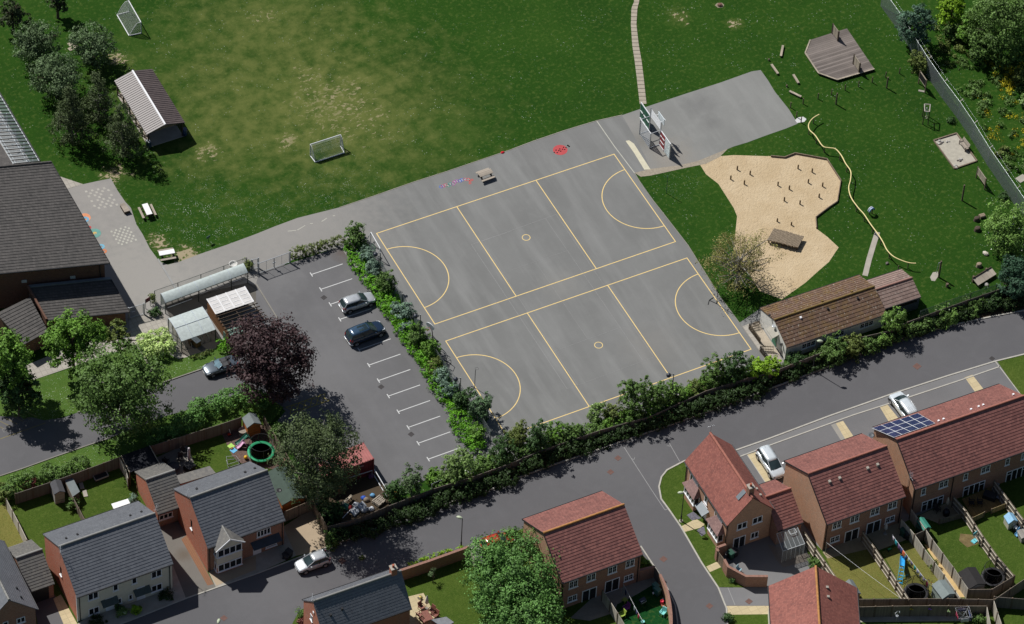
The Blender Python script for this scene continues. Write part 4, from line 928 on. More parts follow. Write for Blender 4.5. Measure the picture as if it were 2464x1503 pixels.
# --- school
hs = thing('school_hall', 'large school hall with dark ribbed tile roof at the left edge', 'school', (g('01',790,395,6.3).x, g('01',790,395,6.3).y, 0), math.radians(-17.0))
inv = (Matrix.Translation(hs.location) @ Matrix.Rotation(math.radians(-17.0),4,'Z')).inverted()
R_ = inv @ g('00',370,1172,10.0); dp = R_.y; L = 24.0
mb = MB(); slope_mesh(mb, L, 0, 6.3, dp, 10.0, .36, .05, -L)
mb.add([(0,0,6.2),(0,dp,9.9),(0,dp,10),(0,0,6.3),(-L,0,6.2),(-L,dp,9.9)],[(0,1,2,3),(1,0,4,5),(0,3,3,0)][:2]); roof = mb.build('roof', M_school, hs)
mb = MB(); x1 = -.35; mb.add([(-L,.45,0),(x1,.45,0),(x1,dp-.3,0),(-L,dp-.3,0),(-L,.45,6.3),(x1,.45,6.3),(x1,dp-.3,9.8),(-L,dp-.3,9.8)],[(0,1,5,4),(1,2,6,5),(2,3,7,6),(3,0,4,7)]); mb.build('wall', M_brickd, hs)
MB().tube([(-L,-.07,6.24),(.02,-.07,6.24)],.07,8).build('gutter', M_black, roof); MB().tube([(-.9,.38,.1),(-.9,.38,6.1)],.06,8).build('downpipe', M_black, hs)
mb = MB(); ridge_mesh(mb, (-L,dp,10.05),(.02,dp,10.05),.13); mb.build('ridge_tiles', M_school, roof)
mb = MB(); mb.bar((.02,-.05,6.26),(.02,dp,9.97),.06,.2); mb.build('bargeboard', M_black, roof)
for x, y in ((185,527),(536,498)):
    o = inv @ CAMP; d = inv.to_3x3() @ ray('01',x,y); p = o + d*((.45-o.y)/d.y); MB().box(p.x-.28,p.x+.28,.38,.449,p.z-.2,p.z+.2).build('wall_lamp', plain('lamp_box',(.55,.58,.6),.6,.3), hs)
def shear(root, k, ob=False):
    for o in [x for x in bpy.data.objects if x.parent == root or (x.parent and x.parent.parent == root)]:
        for v in o.data.vertices: v.co.x += k*v.co.y
shear(hs, R_.x/R_.y)
# lower wing and corner roof
lw = thing('school_wing', 'lower school wing with dark tiled lean-to roof in front of the hall', 'school', g('01',340,808,2.5)*1.0); lw.location.z = 0
A, B, C_, D_ = g('01',340,808,2.5), g('01',935,748,2.5), g('01',790,500,3.8), g('01',210,572,3.8); rz = az(A,B); lw.rotation_euler = (0,0,rz)
inv2 = (Matrix.Translation(lw.location) @ Matrix.Rotation(rz,4,'Z')).inverted(); a, b, c, d = [inv2 @ p for p in (A,B,C_,D_)]
mb = MB(); slope_mesh(mb, b.x-a.x, 0, 2.5, (c.y+d.y)/2, 3.8, .33, .05); mb.box(0,b.x,-.02,(c.y+d.y)/2,2.38,2.46); lr = mb.build('roof', M_school, lw)
yy = (c.y+d.y)/2; mb = MB(); mb.add([(.05,.35,0),(b.x-.3,.35,0),(b.x-.3,yy,0),(.05,yy,0),(.05,.35,2.45),(b.x-.3,.35,2.45),(b.x-.3,yy,3.75),(.05,yy,3.75)],[(0,1,5,4),(1,2,6,5),(2,3,7,6),(3,0,4,7)]); mb.build('wall', M_brickd, lw)
MB().bar((-.08,-.02,2.6),(-.08,yy,3.92),.22,.3).build('verge_coping', M_brickd, lr); MB().bar((b.x,-.02,2.5),(b.x,yy,3.82),.06,.16).build('bargeboard', M_black, lr)
MB().tube([(0,-.06,2.44),(b.x,-.06,2.44)],.06,8).build('gutter', M_black, lr)
MB().obox((.0+b.x*.5,yy-.05,3.78),b.x,.35,.12).build('flashing', M_lead, lr)
shear(lw, ((c.x-b.x)+(d.x-a.x))/2/yy)
S3 = (0,1040,3.955)
q = [g(S3,380,1345,2.4), g(S3,760,1130,2.4), g(S3,470,590,3.6), g(S3,-60,850,3.6)]; cw = thing('school_annex', 'small dark tiled corner roof tucked between the school wing and hall', 'school', (q[0].x,q[0].y,0), az(q[0],q[1]))
iv = (Matrix.Translation(cw.location) @ Matrix.Rotation(az(q[0],q[1]),4,'Z')).inverted(); q = [iv @ p for p in q]
mb = MB(); n = 12
for i in range(n):
    p0, p1 = q[0].lerp(q[3],i/n), q[1].lerp(q[2],i/n); p2, p3 = q[1].lerp(q[2],(i+1)/n), q[0].lerp(q[3],(i+1)/n); u = V((0,0,.05))
    mb.quad(p0+u,p1+u,p2,p3); mb.quad(p0-u*2,p1-u*2,p1+u,p0+u)
mb.quad(q[0]-V((0,0,.1)),q[3]-V((0,0,.1)),q[3],q[0]); cr_ = mb.build('roof', M_school, cw)
mb = MB(); cen = sum(q,V())/4; w_ = [p.lerp(cen,.1) for p in q]; mb.add([(p.x,p.y,0) for p in w_]+[(p.x,p.y,p.z-.14) for p in w_],[(0,1,5,4),(1,2,6,5),(2,3,7,6),(3,0,4,7)]); mb.build('wall', M_brickd, cw)
# second roof under the canopy
q = [g('00',-400,1255,5.2), g('00',95,1192,5.2), g('00',0,1035,5.2), g('00',-300,560,5.2)]
s2 = thing('school_block', 'dark tiled school roof strip below the glass canopy at the left edge', 'school', (q[1].x,q[1].y,0)); o = V(s2.location)
MB().prism([p-o for p in q],5.05,5.25).build('roof', M_school, s2); cc = sum(q,V())/4; MB().prism([p.lerp(cc,.08)-o for p in q],0,5.04).build('wall', M_brickd, s2)
# ------------------------------------------------------------------ vegetation
def lf(name, r, g_, b, k=1.0, **kw):
    m = al(r, g_, b, .66)
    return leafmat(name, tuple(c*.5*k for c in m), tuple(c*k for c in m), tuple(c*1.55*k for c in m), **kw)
L_maple = lf('bright_maple_leaves', 80,112,40)
L_oak = lf('mid_green_leaves', 74,98,46)
L_round = lf('fresh_green_leaves', 78,112,54)
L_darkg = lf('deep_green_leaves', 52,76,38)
L_grey = lf('grey_green_leaves', 76,94,62)
L_blue = lf('blue_grey_leaves', 92,112,96)
L_birch = lf('birch_leaves', 64,76,46)
L_birchd = lf('dark_birch_leaves', 54,64,38)
L_copper = lf('copper_beech_leaves', 56,41,42, trans=.12)
L_ivy = lf('ivy_leaves', 74,118,24,1.25)
L_ivyd = lf('dark_ivy_leaves', 40,58,26)
L_var = lf('variegated_leaves', 150,168,104,1.15)
L_brown = lf('thin_brown_leaves', 112,108,62)
L_olive = lf('olive_leaves', 84,96,46)
L_flower = lf('leaves_with_white_flowers', 88,116,52, flower=(.75,.74,.66), famt=.07)
L_white = lf('leaves_thick_with_white_flowers', 96,118,64, flower=(.8,.79,.74), famt=.22)
L_lime = lf('lime_leaves', 110,142,34)
L_yellow = lf('yellow_wildflowers', 150,140,28, flower=(.75,.55,.03), famt=.35)
L_red = lf('dark_red_leaves', 92,50,44)
M_bark = plain('bark', (.11,.085,.065), .95, .1, var=.3, scale=6)
M_barkp = plain('pale_bark', (.30,.28,.25), .9, .1, var=.3, scale=6)
sd = [100]
def S():
    sd[0] += 7; return sd[0]
G1 = 'small trees on the upper left field'
tree('birch_tree', 'drooping dark birch in the top left corner of the field', 'tree', g('00',95,240), 2.0,6.2,1.4, L_birchd,M_bark, 3600,.22,9,S(),.5,G1,droop=.5)
tree('birch_tree', 'small dark birch cut by the upper edge of the frame', 'tree', g('00',418,132), 1.6,5.0,1.4, L_birchd,M_bark, 2600,.22,8,S(),.3,G1,droop=.3)
tree('broadleaf_tree', 'grey green bushy tree leftmost of the three round ones', 'tree', g('00',270,440), 2.9,5.4,.6, L_grey,M_bark, 7600,.2,13,S(),0,G1,pk=24)
tree('broadleaf_tree', 'grey green bushy tree right of the white stepping pads', 'tree', g('00',668,468), 2.9,5.5,.6, L_grey,M_bark, 7600,.2,13,S(),0,G1,pk=24)
tree('broadleaf_tree', 'grey green bushy tree lowest of the three round ones, beside the tall birches', 'tree', g('00',408,705), 3.2,6.0,.6, L_grey,M_bark, 8800,.2,13,S(),0,G1,pk=24)
tree('birch_tree', 'tall narrow dark birch nearest the school roof', 'tree', g('00',520,1030), 2.9,9.0,.5, L_birch,M_barkp, 7600,.19,16,S(),.8,G1,droop=.4,pk=24,spread=.38)
tree('birch_tree', 'narrow birch behind the others, touching the open shelter', 'tree', g('00',715,880), 2.6,8.0,.5, L_birch,M_barkp, 5200,.19,15,S(),.8,G1,droop=.4,pk=24,spread=.38)
tree('birch_tree', 'narrow birch standing right beside the blue barrel of the shelter', 'tree', g('00',890,1120), 2.8,8.6,.5, L_birch,M_barkp, 6000,.19,16,S(),.8,G1,droop=.4,pk=24,spread=.38)
G2 = 'trees along the school drive'
tree('maple_tree', 'bright green maple at the left edge in front of the school annex', 'tree', g('01',40,1110,6.6), 3.4,10.6,2.6, L_maple,M_bark, 8500,.27,14,S(),0,G2)
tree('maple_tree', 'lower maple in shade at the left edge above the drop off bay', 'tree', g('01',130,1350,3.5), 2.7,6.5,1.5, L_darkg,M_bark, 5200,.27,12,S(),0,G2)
tree('maple_tree', 'bright green open maple in front of the school wing', 'tree', g('01',520,965,5.2), 3.4,8.6,2.2, L_maple,M_bark, 8600,.27,16,S(),0,G2,limbs=9)
tree('young_tree', 'small young tree on a thin bare trunk beside the school gate path', 'tree', g('01',872,1088), 1.75,5.6,1.9, L_olive,M_bark, 2500,.22,10,S(),0,G2,trunk_r=.11)
tree('oak_tree', 'large dense round tree between the drive and the grass bank', 'tree', g('01',885,1330,6.0), 5.5,10.6,2.0, L_oak,M_barkp, 19000,.27,22,S(),0,G2,limbs=10,trunk_r=.24)
tree('copper_beech', 'dark purple copper beech spreading over the convertible', 'tree', g('11',100,1080,6.0), 5.0,10.8,1.5, L_copper,M_bark, 17000,.27,22,S(),0,None,limbs=9,trunk_r=.25)
tree('birch_tree', 'wide weeping birch with pale twigs over the red container', 'tree', g('12',440,690), 4.7,15.6,4.2, L_birch,M_barkp, 19000,.22,22,S(),0,None,limbs=14,trunk_r=.22,droop=.5)
tree('broadleaf_tree', 'dark small tree beside the dark green shed roof', 'tree', g('12',430,520,2.2), 2.0,4.6,.6, L_darkg,M_bark, 4600,.22,10,S())
tree('broadleaf_tree', 'big fresh green rounded tree left of the middle red roofed house', 'tree', g('22',-20,1165,3.8), 5.4,7.6,1.0, L_round,M_bark, 18500,.25,24,S(),0,None,limbs=9,trunk_r=.25)
tree('broadleaf_tree', 'green rounded tree cut by the bottom edge beside the middle house', 'tree', g('22',70,1475,3.0), 5.0,6.4,.8, L_round,M_bark, 15500,.25,20,S(),0,None,limbs=8,trunk_r=.22)
G3 = 'trees beyond the wire fence'
tree('broadleaf_tree', 'blue green dense tree leaning over the top of the wire fence', 'tree', g('30',1065,190,3.2), 2.5,6.6,.8, lf('blue_green_leaves',64,88,70),M_bark, 7000,.22,14,S(),0,G3)
tree('broadleaf_tree', 'yellow green tree at the top edge behind the wire fence', 'tree', g('30',1330,90,2.6), 2.2,5.2,.8, L_lime,M_bark, 4500,.22,12,S(),0,G3)
tree('broadleaf_tree', 'largest dark green tree filling the upper right corner', 'tree', g('30',1700,190,4.6), 4.6,9.4,1.0, L_oak,M_bark, 15000,.25,20,S(),0,G3,limbs=9,trunk_r=.25)
tree('broadleaf_tree', 'fresh green tree between the lime tree and the corner tree', 'tree', g('30',1470,230,2.2), 1.9,4.6,.6, L_maple,M_bark, 3800,.22,10,S(),0,G3)
bush('shrub', 'rounded dark olive shrub at the bend of the wire fence', 'shrub', g('30',1100,440,1.4), 1.7,1.7,2.9, L_olive, 4200,.18,9,S())
bush('shrub', 'mid green shrub below the lime tree', 'shrub', g('30',1335,230,1.0), 1.35,1.3,2.2, L_oak, 2400,.2,8,S())
bush('shrub', 'spreading shrub under the big corner tree', 'shrub', g('30',1540,390,1.1), 2.0,1.5,2.3, L_oak, 3200,.2,9,S())
bush('shrub', 'shrub at the right edge among the yellow wildflowers', 'shrub', g('30',1830,560,.9), 1.3,1.2,1.9, L_olive, 2000,.2,7,S())
bush('shrub', 'white blossoming shrub at the right edge above the wire fence', 'shrub', g('30',1846,730,.8), .7,.7,1.5, L_white, 900,.2,6,S())
bush('shrub', 'low leafy shrub by the wire fence at the middle right edge', 'shrub', g('30',1690,1090,.4), .9,.8,.9, L_olive, 1100,.2,6,S())
bush('shrub', 'low shrub on the grass inside the wire fence', 'shrub', g('30',1325,870,.25), .6,.55,.7, L_darkg, 500,.16,5,S())
bush('shrub', 'tufty shrub by the lower wire fence', 'shrub', g('30',1700,1425,.4), .75,.7,1.0, L_darkg, 700,.16,5,S())
tree('hawthorn_tree', 'pale flowering tree at the right edge by the log seats', 'tree', g('31',1750,170,3.2), 3.4,6.6,.7, L_flower,M_bark, 9500,.21,16,S())
tree('broadleaf_tree', 'dark blue green tree at the right edge above the wooden ramp', 'tree', g('31',1795,520,2.8), 2.6,5.8,.6, lf('dark_bluish_leaves',50,76,56),M_bark, 7000,.22,14,S())  # dark blue-green is the leaves' own colour
tree('walnut_tree', 'sparse brownish tree with bare twigs between court and sandpit', 'tree', g('21',1640,420,3.3), 4.4,7.4,1.0, L_brown,M_barkp, 7600,.15,24,S(),0,None,limbs=22,trunk_r=.2,spread=.8,fill=.75)
# twigs of the sparse tree show through its leaves
wt = bpy.data.objects[-1] if False else [o for o in bpy.data.objects if o.name.startswith('walnut_tree')][0]
mb = MB(); r_ = random.Random(5)
for i in range(90):
    a = r_.uniform(0,2*PI); e = r_.uniform(.1,1.2); l = r_.uniform(2.4,4.4); d = V((math.cos(a)*math.cos(e), math.sin(a)*math.cos(e), math.sin(e))); b0 = V((0,0,2.2))+d*.6; q = b0+d*l*.55+V((r_.uniform(-.3,.3),r_.uniform(-.3,.3),.3)); mb.tube([b0,q,q+d*l*.4+V((0,0,.2))],[.03,.018,.006],4)
mb.build('twigs', M_barkp, wt)
tree('flowering_shrub', 'ball shaped shrub with white flowers against the long wall of the hut', 'shrub', g('31',918,800,2.9), 1.5,4.3,1.2, L_flower,M_bark, 3800,.17,12,S(),pk=22,trunk_r=.08)
# car park hedge and its shrubs
GH = 'shrubs growing in the car park hedge'
hl = gl('11',[(700,262),(790,420),(880,570),(960,700),(1060,850),(1180,1035),(1290,1215),(1400,1390)],.5) + gl('12',[(1500,62),(1600,240)],.5)
hedgerow('ivy_hedge', 'long bright ivy hedge between the car park and the courts', hl, 2.5, 1.15, L_ivy, 900, .15, S(), spread=.22, wob=.12)
for x, y, rx, hh, m, n, lab in ((716,205,1.75,3.0,L_oak,3800,'tall green shrub at the top corner of the car park hedge'), (795,335,1.35,1.9,L_blue,2300,'blue grey shrub just below the top corner of the car park hedge'),
    (850,440,1.35,1.9,L_blue,2300,'grey shrub below the first globe lamp'), (938,545,1.45,2.8,L_oak,2900,'leafy green shrub with upright shoots opposite the silver hatchback'), (1052,755,1.45,2.0,L_blue,2600,'blue grey shrub between two globe lamps of the car park hedge'),
    (1085,860,1.0,1.5,L_blue,1100,'small grey shrub left of the second globe lamp'), (1165,915,1.6,2.9,L_oak,3400,'dark leafy shrub at the foot of the oval basketball backboard'), (1268,1025,1.35,2.3,L_maple,2400,'pale green shrub beside the bent metal frame'),
    (1285,1140,1.3,1.7,L_olive,2000,'olive low shrub below the pale green one in the hedge'), (1330,1225,1.3,1.7,L_blue,2100,'grey green shrub left of the third globe lamp'), (1388,1300,1.35,1.9,L_blue,2300,'spiky blue grey shrub under the third globe lamp'),
    (1490,1385,1.4,2.6,L_darkg,2700,'dark green shrub right of the third globe lamp pole'), (1618,1440,1.75,3.6,lf('sycamore_leaves',70,92,62),4200,'sycamore shrub reaching over the court line')):
    bush('shrub', lab, 'shrub', g('11',x,y,hh*.5), rx,rx,hh, m, n,.18,9,S(),group=GH,bark=M_bark)
bush('shrub', 'round green shrub at the lower end of the car park hedge', 'shrub', g('12',1600,110,.9), 1.2,1.2,1.9, L_maple, 1900,.18,8,S(),group=GH)
hedgerow('hedge', 'clipped pale green hedge at the top end of the car park', gl('11',[(250,335),(420,285),(620,225)],.7), 1.15, 1.25, L_olive, 520,.14,S(),wob=.08,spread=.18)
# along the estate fence
GF = 'shrubs along the roadside fence'
fs = (('12',1780,255,1.7,2.9,L_darkg,2900,'dark bushy shrub at the corner of car park and court'), ('12',1460,350,2.2,3.7,L_white,4200,'white flowering bush at the lower end of the car park'), ('12',1650,330,1.4,1.7,L_flower,1800,'low shrub right of the white flowering bush'),
  ('12',1290,425,1.2,1.0,L_maple,1200,'low pale weeds at the lower edge of the car park'), ('12',1125,470,1.3,3.6,L_grey,2300,'thin upright pale tree beside the junk heap'), ('12',1000,545,1.2,2.4,L_darkg,1900,'dark shrub beside the pallets'), ('12',535,685,1.5,1.9,L_darkg,2400,'dark shrub inside the fence corner of the compound'),
  ('22',40,140,1.5,2.4,L_olive,2600,'mid green shrub on the fence below the court corner'), ('22',190,150,1.35,4.2,L_darkg,3300,'tall dark shrub standing out above the fence line'), ('22',320,120,1.4,2.3,L_maple,2300,'fresh green shrub right of the tall dark one'), ('22',430,125,1.4,2.2,L_oak,2300,'shrub in front of the yellow court line'),
  ('21',610,1478,1.1,2.0,L_white,1700,'white blossoming shrub on the fence under the court'), ('21',735,1480,1.3,1.9,L_olive,1700,'olive shrub left of the large bush'), ('21',890,1375,2.1,4.2,L_oak,5600,'large bushy shrub covering the court line left of the globe lamp'), ('21',1050,1340,1.6,3.4,L_oak,3300,'bush directly left of the lower globe lamp'),
  ('21',1170,1335,1.3,2.6,L_flower,2200,'bush at the foot of the lower globe lamp'), ('21',1330,1290,1.4,1.6,L_olive,1700,'low olive scrub right of the lower globe lamp'), ('21',1460,1180,1.6,3.5,L_oak,3300,'tall bush beside the court corner near the hut'), ('21',1610,1140,1.8,3.4,L_darkg,3700,'dark bush at the right corner of the court'), ('21',1780,1160,1.5,2.2,L_lime,2200,'light green bush by the picket fence'),
  ('31',30,1150,1.3,1.9,L_lime,1900,'light green bush at the corner of the hut'), ('31',205,1095,1.3,1.5,L_darkg,1700,'dark bush below the near window of the hut'), ('31',470,1025,2.0,2.4,L_oak,3900,'large bush right of the roadside street lamp by the hut'), ('31',620,985,1.5,1.9,L_olive,2300,'bush below the middle window of the hut'), ('31',735,1000,1.1,1.5,L_oak,1400,'small bush outside the fence below the far window'), ('31',835,955,.9,1.4,L_flower,1100,'small leafy bush where the fence bends'),
  ('31',1130,830,1.2,1.3,L_oak,1500,'bush outside the fence below the hut extension'), ('31',1290,765,1.5,1.3,L_flower,1900,'leafy bush along the fence right of the extension'), ('31',1470,710,1.5,1.2,L_oak,1800,'bush on the fence below the wooden ramp'), ('31',1620,650,1.3,1.3,L_darkg,1500,'dark bush at the right hand end of the fence'), ('12',540,880,.9,1.5,L_oak,1100,'bush at the end of the fence by the gravel drive'))
for t, x, y, rx, hh, m, n, lab in fs: hh *= 1.3; bush('shrub', lab, 'shrub', g(t,x,y,hh*.55), rx*1.08,rx*1.08,hh, m, int(n*1.3),.19,9,S(),group=GF)
HM = gl('12',[(1330,470),(1560,410),(1846,320)],.8)+gl('22',[(200,225),(640,80)],.8)
hedgerow('mixed_hedge', 'mixed green hedge behind the fence along the lower court corner', HM, 1.9, 1.9, L_oak, 620,.19,S(),spread=.28)
hedgerow('mixed_hedge', 'mixed green hedge behind the fence between large bush and court corner', gl('22',[(640,80),(1000,-20)],.8)+gl('21',[(1240,1365),(1480,1255),(1800,1180)],.7), 1.6, 1.6, L_maple, 560,.19,S(),spread=.28)
hedgerow('mixed_hedge', 'leafy band growing outside the fence in front of the white hut', gl('31',[(100,1190),(420,1060),(700,985),(900,940),(1150,850),(1400,750),(1640,660)],.5), 1.3, 1.15, L_oak, 420,.18,S(),spread=.26)
hedgerow('dark_hedge', 'dark ivy bank below the fence along the compound and car park', gl('12',[(560,880),(800,830),(1050,735),(1400,600),(1848,440)],.4), 1.9,1.35, L_ivyd, 620,.2,S(),spread=.3)
hedgerow('dark_hedge', 'dark ivy bank below the fence along the court', gl('22',[(60,400),(400,265),(700,160),(1000,50)],.4)+gl('21',[(1250,1480),(1500,1400),(1848,1280)],.4), 1.9,1.35, L_ivyd, 620,.2,S(),spread=.3)
hedgerow('dark_hedge', 'dark ivy bank below the fence in front of the white hut', gl('31',[(30,1250),(300,1150),(620,1035),(950,910),(1300,800),(1640,710),(1848,670)],.3), 1.5,1.0, L_ivyd, 560,.2,S(),spread=.3)
# school drive hedges
hedgerow('hedge', 'dark hedge bordering the garden fence along the school drive', gl('02',[(20,560),(240,450),(450,410),(630,360)],.7), 1.9,1.7, L_oak, 560,.2,S(),spread=.28)
bush('shrub', 'dark rounded shrub at the left end of the drive hedge', 'shrub', g('02',40,545,.9), 1.4,1.3,2.0, L_olive, 2200,.18,8,S())
bush('shrub', 'reddish leaved shrub in the hedge behind the grey shed', 'shrub', g('02',205,485,.8), .8,.7,1.5, L_red, 800,.18,6,S())
hedgerow('ivy_hedge', 'bright ivy hedge over the garden fence beside the drive', gl('02',[(1060,150),(1300,90)],.9)+gl('01',[(1480,1440),(1700,1390),(1848,1375)],.9)+gl('11',[(40,1440)],.9), 2.3,2.1, L_round, 820,.2,S(),spread=.3)
bush('shrub', 'climbing shrub beside the trampoline', 'shrub', g('12',170,90,1.4), 1.5,1.4,2.7, L_oak, 2600,.2,8,S())
bush('shrub', 'bright green shrub behind the dark green shed', 'shrub', g('12',330,400,1.1), 1.2,1.3,2.2, L_round, 2100,.2,8,S())
bush('variegated_shrub', 'square clipped cream and green shrub beside the bicycle shelter', 'shrub', g('01',1130,985,.8), 1.75,1.6,1.75, L_var, 8000,.16,8,S(),rz=-.03,boxy=True,spread=.22)
bush('shrub', 'bright green low shrub at the end of the timber store', 'shrub', g('01',1625,985,.5), .95,.8,1.1, L_ivy, 1300,.14,6,S(),boxy=True,spread=.16)
bush('shrub', 'rounded clipped shrub at the car park gate', 'shrub', g('01',1785,415,.7), .8,.75,1.5, L_olive, 1100,.14,7,S())
bush('shrub', 'dark trimmed shrub at the foot of the footpath gate', 'shrub', g('01',1115,748,.5), .95,.6,1.0, L_darkg, 900,.14,6,S())
bush('shrub', 'slim conifer shrub behind the footpath gate post', 'shrub', g('01',1100,655,.8), .45,.45,1.7, L_olive, 600,.13,6,S())
hedgerow('low_hedge', 'low clipped strip of hedge in front of the bicycle shelter', gl('01',[(1380,1085),(1540,1030)],.2), .5,.4, L_olive, 260,.12,S(),spread=.12)
# estate gardens
for t, x, y, rx, hh, m, n, lab in (('02',535,640,.95,1.3,L_oak,1000,'straggly shrub against the dividing fence of the left gardens'),('02',960,598,.6,.8,L_blue,500,'small shrub at the garage wall beside the white table'),
  ('02',880,1412,.75,.9,L_white,900,'white flowering shrub at the cream house front'),('02',985,1398,.75,.9,L_lime,900,'yellow green shrub between the two front doors of the cream house'),('02',860,1380,.6,.8,L_darkg,500,'dark shrub left of the yellow one at the cream house'),('02',700,1480,1.2,.5,L_ivyd,900,'low dark hedge under the cream house window'),
  ('02',1205,1290,1.1,.6,L_ivyd,900,'clipped dark hedge at the right end of the cream house'),('12',340,1430,.9,1.1,L_oak,1000,'green shrub on the verge at the lower lane'),('12',330,1490,.6,.8,L_red,500,'red leaved shrub at the lower lane verge'),
  ('12',1830,855,.9,1.5,L_oak,1200,'clipped green shrub beside the red car'),('22',10,850,.8,1.4,L_darkg,900,'dark shrub by the middle house gable'),('32',340,1055,.85,1.1,L_oak,1000,'leafy shrub at the corner of the greenhouse garden'),('32',1195,1075,.8,1.2,L_olive,600,'thin climbing shrub on the alley fence'),
  ('32',1535,1465,1.0,1.1,L_oak,1100,'shrub in the lower right corner garden'),('22',1560,1455,.7,.9,L_darkg,700,'shrub on the corner of the drive spur'),('22',1595,1185,.35,.5,L_darkg,250,'tiny shrub in front of the curved boundary wall'),('22',965,1060,.5,.6,L_maple,400,'small shrub at the right side of the middle house'),('12',770,1020,.3,.3,L_olive,120,'weed tuft beside the road')):
    bush('shrub', lab, 'shrub', g(t,x,y,hh*.5), rx,rx*.85,hh, m, n,.15,7,S(),group='shrubs in the estate gardens')
hedgerow('low_hedge', 'low bright hedge planted along the outside of the brick garden wall', gl('12',[(1100,1085),(1300,1005),(1510,940)],.2), .55,.45, L_lime, 260,.13,S(),spread=.14)
tree('sapling', 'thin bare sapling on the lawn behind the brick wall', 'tree', g('12',1278,1195), .55,2.1,.5, L_grey,M_bark, 240,.12,6,S(),0,None,limbs=9,trunk_r=.035)
# rough ground beyond the fence
P_ = gl('30',[(1000,0),(1848,0),(1848,1480),(1620,1000),(1300,560),(1150,380)])
def scatter(name, mat, quad, n, size, hh, seed, lab):
    r = random.Random(seed); lb = []
    for i in range(60):
        u, v = r.random(), r.random(); p = quad[0].lerp(quad[1],u).lerp(quad[3].lerp(quad[2],u),v); s = r.uniform(.4,1.3); lb.append((p.x,p.y,hh*.3,s,s,hh*r.uniform(.3,.8)))
    o = leaves(name, mat, lb, n, size, None, seed=seed, spread=.4, fill=.9); return tag(o, lab, 'plants', kind='stuff')
q1 = gl('30',[(1180,420),(1900,420),(2300,1500),(1790,1280)])
scatter('rough_vegetation', L_oak, q1, 9000, .2, .55, 3, 'rough green weeds beyond the wire fence')
scatter('yellow_wildflowers', L_yellow, gl('30',[(1560,420),(1900,400),(1900,700),(1640,640)]), 2200, .14, .5, 4, 'yellow wildflowers on the rough ground in the upper right')
scatter('yellow_wildflowers', L_yellow, gl('30',[(1480,640),(1848,680),(1980,1100),(1640,1100)]), 1300, .12, .4, 6, 'yellow wildflowers thinning out towards the right edge')
scatter('rough_vegetation', L_olive, gl('30',[(1200,100),(1500,60),(1500,430),(1250,480)]), 3000, .2, .6, 8, 'brownish undergrowth below the corner trees')
